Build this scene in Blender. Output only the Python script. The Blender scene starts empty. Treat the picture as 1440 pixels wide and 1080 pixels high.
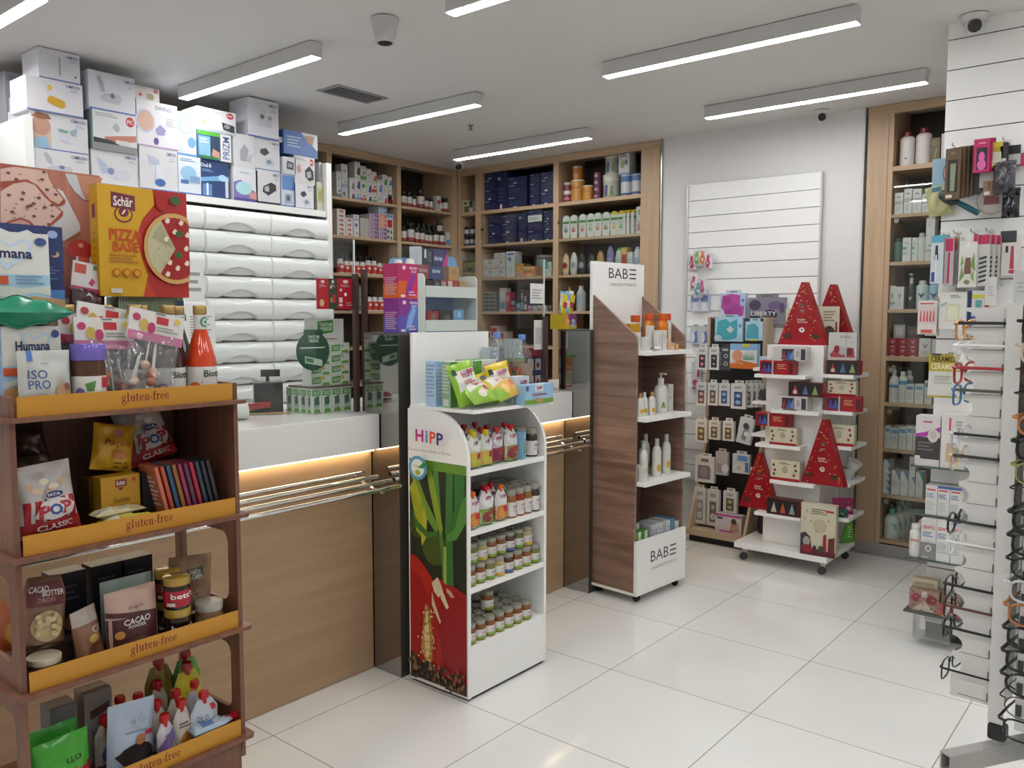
import bpy, math, random
from mathutils import Matrix, Vector
random.seed(7)
SC = bpy.context.scene
COL = SC.collection
PI = math.pi
R90 = PI / 2
# ---------------------------------------------------------------- camera, world, exposure
cam = bpy.data.objects.new('camera', bpy.data.cameras.new('camera'))
COL.objects.link(cam)
cam.data.sensor_width = 36.0
cam.data.lens = 29.281
cam.data.clip_start = 0.02
cam.matrix_world = Matrix.Translation((0, 0, 1.55)) @ Matrix.Rotation(math.radians(39.409), 4, 'Z') @ Matrix.Rotation(math.radians(90 - 4.513), 4, 'X') @ Matrix.Rotation(math.radians(0.053), 4, 'Z')
SC.camera = cam
SC.view_settings.view_transform = 'Standard'
SC.view_settings.look = 'None'
SC.view_settings.exposure = 0.92
SC.view_settings.gamma = 1.0
SC.view_settings.use_curve_mapping = False
try:
    SC.cycles.use_denoising = True
    SC.cycles.max_bounces = 8
    SC.cycles.diffuse_bounces = 6
    SC.cycles.glossy_bounces = 4
    SC.cycles.transparent_max_bounces = 16
    SC.cycles.caustics_reflective = False
    SC.cycles.caustics_refractive = False
    SC.cycles.sample_clamp_indirect = 4.0
except Exception:
    pass
world = bpy.data.worlds.new('world')
SC.world = world
world.use_nodes = True
world.node_tree.nodes['Background'].inputs[0].default_value = (0.9, 0.95, 1.0, 1)
world.node_tree.nodes['Background'].inputs[1].default_value = 0.3
LAMP = 24.0     # strength of the tube lamps' diffusers
# ---------------------------------------------------------------- materials
def lin(c):
    c /= 255.0
    return c / 12.92 if c <= 0.04045 else ((c + 0.055) / 1.055) ** 2.4
def hexc(h):
    if isinstance(h, tuple): return h
    return tuple(lin(int(h[i:i + 2], 16)) for i in (0, 2, 4))
MATS = {}
def M(col, rough=0.45, metal=0.0, emit=0.0, coat=0.0, noise=0.05):
    """plain painted / printed / plastic surface with a faint procedural variation"""
    key = (col, rough, metal, emit, coat, noise)
    if key in MATS: return MATS[key]
    m = bpy.data.materials.new('paint_' + str(col).replace('(', '').replace(')', '')[:20])
    m.use_nodes = True
    nt = m.node_tree
    b = nt.nodes['Principled BSDF']
    c = hexc(col)
    if noise and not emit:
        tx = nt.nodes.new('ShaderNodeTexCoord')
        n = nt.nodes.new('ShaderNodeTexNoise'); n.inputs['Scale'].default_value = 14
        r = nt.nodes.new('ShaderNodeMapRange')
        r.inputs[3].default_value = 1 - noise; r.inputs[4].default_value = 1 + noise
        x = nt.nodes.new('ShaderNodeMix'); x.data_type = 'RGBA'; x.blend_type = 'MULTIPLY'
        x.inputs[0].default_value = 1; x.inputs[6].default_value = (*c, 1)
        nt.links.new(tx.outputs['Object'], n.inputs['Vector'])
        nt.links.new(n.outputs[0], r.inputs[0])
        nt.links.new(r.outputs[0], x.inputs[7])
        nt.links.new(x.outputs[2], b.inputs['Base Color'])
    else:
        b.inputs['Base Color'].default_value = (*c, 1)
    b.inputs['Roughness'].default_value = rough
    b.inputs['Metallic'].default_value = metal
    b.inputs['Coat Weight'].default_value = coat
    if emit:
        b.inputs['Emission Color'].default_value = (*c, 1)
        b.inputs['Emission Strength'].default_value = emit
    MATS[key] = m
    return m
def glassy(name, tint=(1, 1, 1), refl=1.0, alpha=0.0, body=(0.8, 0.8, 0.8), rough=0.02):
    """thin clear sheet: light passes straight through, fresnel reflection on top"""
    if name in MATS: return MATS[name]
    m = bpy.data.materials.new(name); m.use_nodes = True
    nt = m.node_tree; nt.nodes.clear()
    o = nt.nodes.new('ShaderNodeOutputMaterial')
    t = nt.nodes.new('ShaderNodeBsdfTransparent'); t.inputs[0].default_value = (*tint, 1)
    g = nt.nodes.new('ShaderNodeBsdfGlossy'); g.inputs['Roughness'].default_value = rough
    f = nt.nodes.new('ShaderNodeLayerWeight'); f.inputs[0].default_value = 0.5
    pw = nt.nodes.new('ShaderNodeMath'); pw.operation = 'POWER'; pw.inputs[1].default_value = 5
    mu = nt.nodes.new('ShaderNodeMath'); mu.operation = 'MULTIPLY_ADD'; mu.inputs[1].default_value = 0.9 * refl; mu.inputs[2].default_value = 0.04 * refl
    mx = nt.nodes.new('ShaderNodeMixShader')
    nt.links.new(f.outputs['Facing'], pw.inputs[0]); nt.links.new(pw.outputs[0], mu.inputs[0]); nt.links.new(mu.outputs[0], mx.inputs[0])
    src = t
    if alpha:
        d = nt.nodes.new('ShaderNodeBsdfDiffuse'); d.inputs[0].default_value = (*body, 1)
        m2 = nt.nodes.new('ShaderNodeMixShader'); m2.inputs[0].default_value = alpha
        nt.links.new(t.outputs[0], m2.inputs[1]); nt.links.new(d.outputs[0], m2.inputs[2])
        src = m2
    nt.links.new(src.outputs[0], mx.inputs[1]); nt.links.new(g.outputs[0], mx.inputs[2])
    nt.links.new(mx.outputs[0], o.inputs[0])
    MATS[name] = m
    return m
GLASS = glassy('clear_glass', (0.96, 0.98, 0.97))
FILM = glassy('clear_film', (0.93, 0.94, 0.95), 1.6, 0.06, rough=0.12)
ACRYL = glassy('clear_acrylic', (0.93, 0.94, 0.94), 1.0, 0.08)
def wood(name, c1, c2, axis='x', scale=1.0, rough=0.45, ring=3.0):
    if name in MATS: return MATS[name]
    m = bpy.data.materials.new(name); m.use_nodes = True
    nt = m.node_tree; b = nt.nodes['Principled BSDF']
    tx = nt.nodes.new('ShaderNodeTexCoord'); mp = nt.nodes.new('ShaderNodeMapping')
    s = {'x': (0.5, 9, 9), 'y': (9, 0.5, 9), 'z': (9, 9, 0.5)}[axis]
    mp.inputs['Scale'].default_value = tuple(v * scale for v in s)
    n = nt.nodes.new('ShaderNodeTexNoise'); n.inputs['Scale'].default_value = ring; n.inputs['Detail'].default_value = 6; n.inputs['Distortion'].default_value = 0.6
    n2 = nt.nodes.new('ShaderNodeTexNoise'); n2.inputs['Scale'].default_value = ring * 9; n2.inputs['Detail'].default_value = 3
    a = nt.nodes.new('ShaderNodeMath'); a.operation = 'MULTIPLY_ADD'; a.inputs[1].default_value = 0.35
    cr = nt.nodes.new('ShaderNodeValToRGB')
    cr.color_ramp.elements[0].position = 0.42; cr.color_ramp.elements[0].color = (*hexc(c1), 1)
    cr.color_ramp.elements[1].position = 0.88; cr.color_ramp.elements[1].color = (*hexc(c2), 1)
    nt.links.new(tx.outputs['Object'], mp.inputs[0])
    nt.links.new(mp.outputs[0], n.inputs[0]); nt.links.new(mp.outputs[0], n2.inputs[0])
    nt.links.new(n2.outputs[0], a.inputs[0]); nt.links.new(n.outputs[0], a.inputs[2])
    nt.links.new(a.outputs[0], cr.inputs[0]); nt.links.new(cr.outputs[0], b.inputs['Base Color'])
    b.inputs['Roughness'].default_value = rough
    MATS[name] = m
    return m
# ---------------------------------------------------------------- geometry collector
_txt = {}
def glyphs(s, bold=0.0):
    k = (s, bold)
    if k not in _txt:
        cu = bpy.data.curves.new('glyphs', 'FONT'); cu.body = s; cu.size = 1; cu.resolution_u = 2; cu.offset = bold
        o = bpy.data.objects.new('glyphs', cu)
        me = o.to_mesh()
        v = [(p.co.x, p.co.y) for p in me.vertices]; f = [tuple(p.vertices) for p in me.polygons]
        o.to_mesh_clear(); bpy.data.objects.remove(o); bpy.data.curves.remove(cu)
        if not v: v = [(0, 0)]
        x0 = min(p[0] for p in v); x1 = max(p[0] for p in v); y0 = min(p[1] for p in v); y1 = max(p[1] for p in v)
        v = [((p[0] - x0) / max(x1 - x0, 1e-6), (p[1] - y0) / max(y1 - y0, 1e-6)) for p in v]
        _txt[k] = (v, f)
    return _txt[k]
class G:
    def __init__(self): self.v = []; self.f = []; self.mi = []; self.m = []; self.sm = []
    def mat(self, m):
        if not isinstance(m, bpy.types.Material): m = M(m)
        if m not in self.m: self.m.append(m)
        return self.m.index(m)
    def add(self, vs, fs, m, smooth=False):
        o = len(self.v); i = self.mat(m)
        self.v += [tuple(p) for p in vs]
        for f in fs:
            self.f.append(tuple(o + k for k in f)); self.mi.append(i); self.sm.append(smooth)
        return self
    def box(self, x0, x1, y0, y1, z0, z1, m, front=None, top=None, side=None):
        vs = [(x0, y0, z0), (x1, y0, z0), (x1, y1, z0), (x0, y1, z0), (x0, y0, z1), (x1, y0, z1), (x1, y1, z1), (x0, y1, z1)]
        o = len(self.v); self.v += vs
        for f, mm in (((0, 3, 2, 1), m), ((4, 5, 6, 7), top or m), ((0, 1, 5, 4), front or m), ((2, 3, 7, 6), m), ((1, 2, 6, 5), side or m), ((3, 0, 4, 7), side or m)):
            self.f.append(tuple(o + k for k in f)); self.mi.append(self.mat(mm)); self.sm.append(False)
        return self
    def prism(self, pts, axis, a, b, m, cap=None):
        n = len(pts)
        def P(p, t): return {'x': (t, p[0], p[1]), 'y': (p[0], t, p[1]), 'z': (p[0], p[1], t)}[axis]
        vs = [P(p, a) for p in pts] + [P(p, b) for p in pts]
        self.add(vs, [tuple(range(n)), tuple(range(2 * n - 1, n - 1, -1))], cap or m)
        self.add(vs, [(i, i + n, (i + 1) % n + n, (i + 1) % n) for i in range(n)], m)
        return self
    def lathe(self, prof, m, n=16, c=(0, 0), sx=1.0, sy=1.0, mats=None, cap=True):
        """prof: (radius, z) from bottom to top; mats: a material per band"""
        o = len(self.v)
        for r, z in prof:
            for k in range(n):
                a = 2 * PI * k / n
                self.v.append((c[0] + r * sx * math.cos(a), c[1] + r * sy * math.sin(a), z))
        for j in range(len(prof) - 1):
            mm = self.mat(mats[j] if mats else m)
            for k in range(n):
                k2 = (k + 1) % n
                self.f.append((o + j * n + k, o + j * n + k2, o + (j + 1) * n + k2, o + (j + 1) * n + k)); self.mi.append(mm); self.sm.append(True)
        if cap:
            mm = self.mat(mats[0] if mats else m); self.f.append(tuple(o + k for k in range(n - 1, -1, -1))); self.mi.append(mm); self.sm.append(False)
            mm = self.mat(mats[-1] if mats else m); e = o + (len(prof) - 1) * n
            self.f.append(tuple(e + k for k in range(n))); self.mi.append(mm); self.sm.append(False)
        return self
    def tube(self, path, r, m, n=8, closed=False):
        pts = [Vector(p) for p in path]; N = len(pts); o = len(self.v)
        up = Vector((0.13, 0.27, 0.95)).normalized()
        for i, p in enumerate(pts):
            a = pts[(i - 1) % N] if (closed or i) else p; b = pts[(i + 1) % N] if (closed or i < N - 1) else p
            d = (b - a).normalized()
            s = d.cross(up)
            if s.length < 1e-3: s = d.cross(Vector((1, 0, 0)))
            s.normalize(); t = s.cross(d)
            rr = r[i] if isinstance(r, (list, tuple)) else r
            for k in range(n):
                q = 2 * PI * k / n
                self.v.append(tuple(p + s * (rr * math.cos(q)) + t * (rr * math.sin(q))))
        mm = self.mat(m)
        for i in range(N if closed else N - 1):
            j = (i + 1) % N
            for k in range(n):
                k2 = (k + 1) % n
                self.f.append((o + i * n + k, o + i * n + k2, o + j * n + k2, o + j * n + k)); self.mi.append(mm); self.sm.append(True)
        if not closed:
            self.f.append(tuple(o + k for k in range(n - 1, -1, -1))); self.mi.append(mm); self.sm.append(False)
            e = o + (N - 1) * n; self.f.append(tuple(e + k for k in range(n))); self.mi.append(mm); self.sm.append(False)
        return self
    def grid(self, fn, nu, nv, m, smooth=True, pick=None):
        o = len(self.v)
        for j in range(nv + 1):
            for i in range(nu + 1): self.v.append(tuple(fn(i / nu, j / nv)))
        for j in range(nv):
            for i in range(nu):
                a = o + j * (nu + 1) + i
                self.f.append((a, a + 1, a + nu + 2, a + nu + 1)); self.sm.append(smooth)
                self.mi.append(self.mat(pick((i + .5) / nu, (j + .5) / nv) if pick else m))
        return self
    def fill(self, P, pts, c, h, seg):
        n = len(pts)
        if seg <= 1: return self.add([P(u, v, h) for u, v in pts], [tuple(range(n))], c)
        q = []                      # on a curved face: denser outline, rings towards the middle
        for i in range(n):
            a, b = pts[i], pts[(i + 1) % n]
            m = max(1, int(max(abs(b[0] - a[0]), abs(b[1] - a[1])) * seg + .5))
            q += [(a[0] + (b[0] - a[0]) * j / m, a[1] + (b[1] - a[1]) * j / m) for j in range(m)]
        cu = sum(p[0] for p in pts) / n; cv = sum(p[1] for p in pts) / n; n = len(q)
        sp = max(max(p[0] for p in pts) - min(p[0] for p in pts), max(p[1] for p in pts) - min(p[1] for p in pts))
        R = max(1, int(sp * seg / 2 + .5))
        vs = [P(cu + (u - cu) * r / R, cv + (v - cv) * r / R, h) for r in range(R, 0, -1) for u, v in q] + [P(cu, cv, h)]
        fs = [(r * n + i, r * n + (i + 1) % n, (r + 1) * n + (i + 1) % n, (r + 1) * n + i) for r in range(R - 1) for i in range(n)]
        fs += [((R - 1) * n + i, (R - 1) * n + (i + 1) % n, R * n) for i in range(n)]
        return self.add(vs, fs, c, True)
    def art(self, P, items, seg=1, lift=0.0004):
        """printed design; P(u, v, height above the surface) -> point"""
        for L, it in enumerate(items):
            h = lift * (L + 1); k = it[0]
            if k == 'r':
                _, u0, v0, u1, v1, c = it
                nu = max(1, int(seg * abs(u1 - u0) + .999)); nv = max(1, int(seg * abs(v1 - v0) + .999)) if seg > 1 else 1
                self.grid(lambda a, b: P(u0 + (u1 - u0) * a, v0 + (v1 - v0) * b, h), nu, nv, c, seg > 1)
            elif k == 'p':
                self.fill(P, it[1], it[2], h, seg)
            elif k == 'c':   # u, v, ru, rv, colour
                _, u, v, ru, rv, c = it
                n = 18
                self.fill(P, [(u + ru * math.cos(2 * PI * q / n), v + rv * math.sin(2 * PI * q / n)) for q in range(n)], c, h, seg)
            elif k == 't':   # text, u0, v0, u1, v1, colour, bold, shear
                s, u0, v0, u1, v1, c = it[1:7]
                bold = it[7] if len(it) > 7 else 0.0; sh = it[8] if len(it) > 8 else 0.0
                gv, gf = glyphs(s, bold)
                self.add([P(u0 + (u1 - u0) * (a + sh * b), v0 + (v1 - v0) * b, h) for a, b in gv], gf, c)
            elif k == 'l':   # small print: u0, v0, u1, v1, rows, colour
                _, u0, v0, u1, v1, n, c = it
                d = (v1 - v0) / n
                for q in range(n):
                    e = u0 + (u1 - u0) * (0.72 + 0.28 * ((q * 7 + 3) % 5) / 4)
                    self.add([P(u0, v0 + d * (q + .25), h), P(e, v0 + d * (q + .25), h), P(e, v0 + d * (q + .7), h), P(u0, v0 + d * (q + .7), h)], [(0, 1, 2, 3)], c)
        return self
    def mesh(self, name, sharp=40):
        me = bpy.data.meshes.new(name)
        me.from_pydata(self.v, [], self.f)
        for m in self.m: me.materials.append(m)
        me.polygons.foreach_set('material_index', self.mi)
        me.polygons.foreach_set('use_smooth', self.sm)
        me.update()
        if any(self.sm):
            try: me.set_sharp_from_angle(angle=math.radians(sharp))
            except Exception: pass
        return me
# ---------------------------------------------------------------- things and parts
def link(name, data, parent=None, loc=(0, 0, 0), rz=0.0):
    o = bpy.data.objects.new(name, data); COL.objects.link(o)
    if parent: o.parent = parent
    o.location = loc; o.rotation_euler = (0, 0, rz)
    return o
def tag(o, label, cat, group=None, kind=None):
    if label: o['label'] = label
    if cat: o['category'] = cat
    if group: o['group'] = group
    if kind: o['kind'] = kind
    return o
def thing(name, label, cat, loc=(0, 0, 0), rz=0.0, group=None):
    o = link(name, None, None, loc, rz); o.empty_display_size = 0.05
    return tag(o, label, cat, group)
def part(name, g, parent, loc=(0, 0, 0), rz=0.0, bevel=0, label=None):
    o = link(name, g.mesh(name) if isinstance(g, G) else g, parent, loc, rz)
    if bevel:
        b = o.modifiers.new('edge', 'BEVEL'); b.width = bevel; b.segments = 2; b.limit_method = 'ANGLE'
    if label: o['label'] = label
    return o
def struct(name, g, bevel=0):
    o = part(name, g, None, bevel=bevel); o['kind'] = 'structure'; return o
KITS = {}
class Kit:
    """a product: list of (part name, mesh, index of parent part or None). One entry -> the thing is that mesh."""
    def __init__(self, name, cat, parts): self.name, self.cat, self.parts = name, cat, parts
    def put(self, label, x, y, z, rz=0.0, group=None, tilt=None, scale=1.0, name=None):
        nm = name or self.name
        if len(self.parts) == 1:
            r = link(nm, self.parts[0][1], None, (x, y, z), rz)
        else:
            r = link(nm, None, None, (x, y, z), rz); r.empty_display_size = 0.03
            made = []
            for pn, me, pi in self.parts:
                made.append(link(pn, me, r if pi is None else made[pi]))
        if tilt is not None:
            r.rotation_euler = (tilt[0], tilt[1], rz)
            if abs(tilt[0]) < 1.3:     # a leaning pack stands on its lower edge
                vs = self.parts[0][1].vertices
                r.location.z += max(abs(v.co.x) for v in vs) * abs(math.sin(tilt[1])) + .5 * max(abs(v.co.y) for v in vs if v.co.z < .03) * abs(math.sin(tilt[0]))
        if scale != 1.0: r.scale = (scale,) * 3 if not isinstance(scale, tuple) else scale
        return tag(r, label, self.cat, group)
ORD = ['first', 'second', 'third', 'fourth', 'fifth', 'sixth', 'seventh', 'eighth', 'ninth', 'tenth', 'eleventh', 'twelfth', 'thirteenth', 'fourteenth', 'fifteenth', 'sixteenth', 'seventeenth', 'eighteenth']
def nth(i, n):
    if n == 1: return ''
    if i == 0: return 'leftmost'
    if i == n - 1: return 'rightmost'
    return ORD[i] + ' from left'
# ---------------------------------------------------------------- product builders
def flat_map(w, d, h):
    return lambda u, v, k: (-w / 2 + w * u, -d / 2 - k, h * v)
def side_map(w, d, h, right=True):
    if right: return lambda u, v, k: (w / 2 + k, -d / 2 + d * u, h * v)
    return lambda u, v, k: (-w / 2 - k, d / 2 - d * u, h * v)
def top_map(w, d, h):
    return lambda u, v, k: (-w / 2 + w * u, -d / 2 + d * v, h + k)
def carton(name, w, d, h, col, art=(), cat='box', side=None, top=None, sart=(), lart=(), tart=(), rough=0.4, key=None):
    k = key or (name, round(w, 3), round(d, 3), round(h, 3), str(col), repr(art), repr(side), repr(sart), repr(lart), repr(tart))
    if k in KITS: return KITS[k]
    g = G()
    mk = lambda c: M(c, rough) if not isinstance(c, bpy.types.Material) else c
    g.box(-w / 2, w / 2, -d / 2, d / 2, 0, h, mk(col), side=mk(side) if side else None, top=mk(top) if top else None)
    g.art(flat_map(w, d, h), art); g.art(side_map(w, d, h), sart); g.art(side_map(w, d, h, False), lart); g.art(top_map(w, d, h), tart)
    KITS[k] = Kit(name, cat, [(name, g.mesh(name), None)])
    return KITS[k]
def cyl_map(r, z0, z1, span=PI, sy=1.0, sx=1.0):
    def P(u, v, k):
        a = -R90 + (u - .5) * span
        return ((r + k) * sx * math.cos(a), (r + k) * sy * math.sin(a), z0 + (z1 - z0) * v)
    return P
def bottle(name, prof, col, cap, capcol, lab=None, art=(), cat='bottle', sx=1.0, sy=1.0, n=16, key=None, rough=0.3, fill=None, span=PI, capmat=None, lid='cap', pump=False, bodyname='body'):
    """prof body (r,z); cap profile; lab (r, z0, z1, colour)"""
    k = key or (name, str(prof), str(col), str(cap), str(capcol), str(lab), repr(art), sx, sy, pump)
    if k in KITS: return KITS[k]
    mk = lambda c: M(c, rough) if not isinstance(c, bpy.types.Material) else c
    parts = [(bodyname, G().lathe(prof, mk(col), n, sx=sx, sy=sy).mesh(bodyname), None)]
    if cap:
        g = G().lathe(cap, mk(capcol), n)
        if pump:
            zt = cap[-1][1]; r0 = cap[0][0]
            g.lathe([(r0 * .25, zt), (r0 * .25, zt + .02)], mk(capcol), 8)
            g.box(-.007, .007, -.034, .008, zt + .019, zt + .028, mk(capcol))
        parts.append((lid if not pump else 'pump', g.mesh(lid), None))
    if lab:
        r, z0, z1, lc = lab
        g = G().lathe([(r, z0), (r, z1)], mk(lc), n, sx=sx, sy=sy, cap=False)
        g.art(cyl_map(r * (1 + (0.4 / n) ** 2), z0, z1, span, sy, sx), art, seg=10)
        parts.append(('label', g.mesh('label'), None))
    KITS[k] = Kit(name, cat, parts)
    return KITS[k]
def pouch_fn(w, d, h, gus=0.0, crink=0.0, seed=1, neck=1.0):
    rnd = random.Random(seed); ph = [rnd.uniform(0, 6.3) for _ in range(8)]
    def S(u, v, k, side=-1):
        a = 2 * u - 1
        t = (1 - abs(a) ** 2.6) ** 0.6 if abs(a) < 1 else 0
        vv = min(1, max(0, v))
        prof = (vv ** 0.01 if gus else min(1, (vv / .3)) ** .55) * min(1, (1 - vv) / .45) ** .6
        if gus: prof = prof * (1 - .15 * vv)
        y = d / 2 * t * prof
        c = crink * min(1, vv / .08 if not gus else 1) * min(1, (1 - vv) / .08) * (math.sin(9 * u + 5 * v + ph[0]) + math.sin(-7 * u + 11 * v + ph[1]) + .7 * math.sin(17 * v + 3 * u + ph[2]) + .6 * math.sin(19 * u - 4 * v + ph[3])) * (1 - abs(a) ** 6)
        ww = w * (neck + (1 - neck) * min(1, (1 - vv) / .25)) if neck < 1 else w
        ww *= 1 - .05 * math.sin(PI * vv) * (1 if not gus else 0)
        return (ww * a / 2, side * y + side * (c + k), h * vv)
    return S
def pouch(name, w, d, h, col, art=(), cat='bag', back=None, zones=None, gus=0.0, crink=0.0015, seed=1, neck=1.0, cap=None, rough=0.35, key=None, seg=12):
    """soft bag; zones(u,v)->colour of the front film; cap = (colour, radius, height, u position)"""
    k = key or (name, w, d, h, str(col), repr(art), seed)
    if k in KITS: return KITS[k]
    mk = lambda c: M(c, rough) if not isinstance(c, bpy.types.Material) else c
    S = pouch_fn(w, d, h, gus, crink, seed, neck)
    g = G()
    g.grid(lambda u, v: S(u, v, 0, -1), 18, 22, mk(col), pick=(lambda u, v: mk(zones(u, v))) if zones else None)
    g.grid(lambda u, v: S(1 - u, v, 0, 1), 14, 16, mk(back or col))
    g.art(lambda u, v, kk: S(u, v, kk + .0006, -1), art, seg=seg, lift=0.0005)
    parts = [('pouch_body', g.mesh(name, 70), None)]
    if cap:
        cc, r, hh, up = cap
        x = (up - .5) * w
        c = G().lathe([(r * .55, h - .012), (r * .55, h + .004), (r, h + .004), (r * 1.02, h + hh * .6), (r * .85, h + hh)], mk(cc), 10, c=(x, 0))
        parts.append(('cap', c.mesh('cap'), None))
    else:
        parts = [(name, parts[0][1], None)]
    KITS[k] = Kit(name, cat, parts)
    return KITS[k]
class Fr:
    """a shelf face: s runs to the right, d goes back from the face, z up"""
    def __init__(self, axis, c): self.axis, self.c = axis, c; self.rz = R90 if axis == 'x' else 0.0
    bays = None
    def at(self, s, d): return (self.c - d, s) if self.axis == 'x' else (s, self.c + d)
    def put(self, kit, label, s, d, z, group=None, turn=0.0, **kw):
        if self.bays:      # keep the goods between the uprights
            hw = max(abs(v.co.x) for v in kit.parts[0][1].vertices)
            b = min(self.bays, key=lambda q: abs((q[0] + q[1]) / 2 - s) - (q[1] - q[0]) / 2)
            s = min(max(s, b[0] + hw), b[1] - hw) if b[1] - b[0] > 2 * hw else s
        x, y = self.at(s, d); return kit.put(label, x, y, z, self.rz + turn, group, **kw)

# ================================================================ the room
def floor_mat():
    m = bpy.data.materials.new('glazed_floor_tiles'); m.use_nodes = True
    nt = m.node_tree; b = nt.nodes['Principled BSDF']
    tx = nt.nodes.new('ShaderNodeTexCoord'); mp = nt.nodes.new('ShaderNodeMapping')
    mp.inputs['Location'].default_value = (0.634, -0.445, 0)
    br = nt.nodes.new('ShaderNodeTexBrick'); br.offset = 0; br.squash = 1
    br.inputs['Color1'].default_value = (*hexc('e0e0dd'), 1); br.inputs['Color2'].default_value = (*hexc('dcdcd9'), 1)
    br.inputs['Mortar'].default_value = (*hexc('8c8a86'), 1)
    br.inputs['Scale'].default_value = 1; br.inputs['Mortar Size'].default_value = 0.002
    br.inputs['Brick Width'].default_value = 0.65; br.inputs['Row Height'].default_value = 0.65
    n = nt.nodes.new('ShaderNodeTexNoise'); n.inputs['Scale'].default_value = 2.2; n.inputs['Detail'].default_value = 8
    r = nt.nodes.new('ShaderNodeMapRange'); r.inputs[3].default_value = 0.93; r.inputs[4].default_value = 1.05
    x = nt.nodes.new('ShaderNodeMix'); x.data_type = 'RGBA'; x.blend_type = 'MULTIPLY'; x.inputs[0].default_value = 1
    for a, c in ((tx.outputs['Object'], mp.inputs[0]), (mp.outputs[0], br.inputs['Vector']), (tx.outputs['Object'], n.inputs['Vector']),
                 (n.outputs[0], r.inputs[0]), (br.outputs['Color'], x.inputs[6]), (r.outputs[0], x.inputs[7]), (x.outputs[2], b.inputs['Base Color'])):
        nt.links.new(a, c)
    b.inputs['Roughness'].default_value = 0.07
    return m
CEIL = 2.90
WALL = M('d6d5d3', 0.75, noise=0.02)
WHITE = M('e8e8e6', 0.35, noise=0.02)
GLOSS = M('eeeeed', 0.14, noise=0.0)
OAK = wood('light_oak', 'a88d70', 'b89d80', 'z')
OAKH = wood('light_oak_shelf', 'a88d70', 'b89d80', 'x')
OAKD = wood('oak_in_counter', '9b7f60', 'ab8e70', 'y', ring=2.2)
PLY = wood('reddish_plywood', '5f3a2b', '7d5442', 'z', 1.3, ring=4)
WAL = wood('walnut_laminate', '634a3c', '96786a', 'x', 1.2, ring=2.0)
BLACK = M('151517', 0.4)
STEEL = M('b9b8b5', 0.25, 1.0, noise=0)
CHROME = M('d5d5d3', 0.08, 1.0, noise=0)
g = G(); g.box(-6.2, 2.4, -2.6, 6.6, -0.06, 0, floor_mat()); struct('floor', g)
g = G(); g.box(-6.2, 2.4, -2.6, 6.6, CEIL, CEIL + 0.06, M('d9d7d5', 0.8, noise=0.01)); struct('ceiling', g)
g = G(); g.box(-3.2, -1.715, 5.68, 6.2, 0, CEIL, WALL); struct('wall_back', g)
g = G(); g.box(-6.2, 2.4, 6.2, 6.6, 0, CEIL, WALL); struct('wall_rear', g)
g = G(); g.box(-6.2, -5.75, -2.6, 6.2, 0, CEIL, WALL); struct('wall_left', g)
g = G(); g.box(2.1, 2.4, -2.6, 6.2, 0, CEIL, WALL); struct('wall_right', g)
g = G(); g.box(-5.75, 2.1, -2.6, -2.4, 0, CEIL, WALL); struct('wall_front', g)
# the column clad in slat boards on the customer side
g = G()
g.box(-0.955, 2.1, 4.36, 6.2, 0, CEIL, WALL)
g.box(-0.955, 2.1, 4.345, 4.36, 0, CEIL, M('3a3a3a', 0.6))
z = 2.417 - 0.1375 * 17
while z < CEIL:
    g.box(-0.957, 2.1, 4.335, 4.36, max(0, z + 0.0025), min(CEIL, z + 0.135), WHITE); z += 0.1375
struct('wall_column', g)
g = G(); g.box(-3.2, -3.19, 5.665, 5.68, 0, CEIL, STEEL); g.box(-1.728, -1.715, 5.655, 5.69, 0, CEIL, M('c5c5c4', 0.4)); struct('trim_1', g)
# ---------------------------------------------------------------- ceiling lamps
LEDW = M((1.0, 0.998, 0.99), 0.5, emit=LAMP)
def ceiling_light(x0, x1, y, label):
    t = thing('ceiling_light', label, 'light', ((x0 + x1) / 2, y, CEIL), 0, 'linear ceiling lamps')
    w = (x1 - x0) / 2
    hm = M('c4c3c2', 0.4, noise=0)
    h = G(); h.box(-w, w, -0.032, 0.032, -0.075, -0.004, hm); h.box(-w + .01, w - .01, -0.02, 0.02, -0.004, 0, BLACK)
    part('housing', h, t)
    d = G(); d.box(-w + .004, w - .004, -0.026, 0.026, -0.0775, -0.0752, LEDW); part('diffuser', d, t)
ceiling_light(-4.65, -3.4, 2.63, 'white linear ceiling lamp above the stacked white boxes')
ceiling_light(-4.68, -3.4, 3.82, 'white linear ceiling lamp just behind the grey air vent')
ceiling_light(-4.71, -3.4, 5.01, 'white linear ceiling lamp next to the back wooden shelves')
ceiling_light(-2.5, -1.2, 2.63, 'white linear ceiling lamp cut off by the top edge of the photo')
ceiling_light(-2.5, -1.2, 3.82, 'large white linear ceiling lamp over the middle of the floor')
ceiling_light(-2.5, -1.2, 5.0, 'white linear ceiling lamp nearest the wall with the slat board')
ceiling_light(-4.9, -3.65, 1.465, 'white linear ceiling lamp in the top left corner of the photo')
for n, y in (('first', 1.44), ('second', 0.25), ('third', -0.94)): ceiling_light(-2.5, -1.2, y, 'white linear ceiling lamp, %s of the customer floor row behind the photographer' % n)
for n, y in (('first', 0.27), ('second', -0.92)): ceiling_light(-4.9, -3.65, y, 'white linear ceiling lamp, %s of the counter row behind the photographer' % n)
for n, y in zip(ORD, (3.6, 2.63, 1.44, 0.25, -0.94)): ceiling_light(-0.3, 1.0, y, 'white linear ceiling lamp, %s of the row over the spectacles side' % n)
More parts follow.
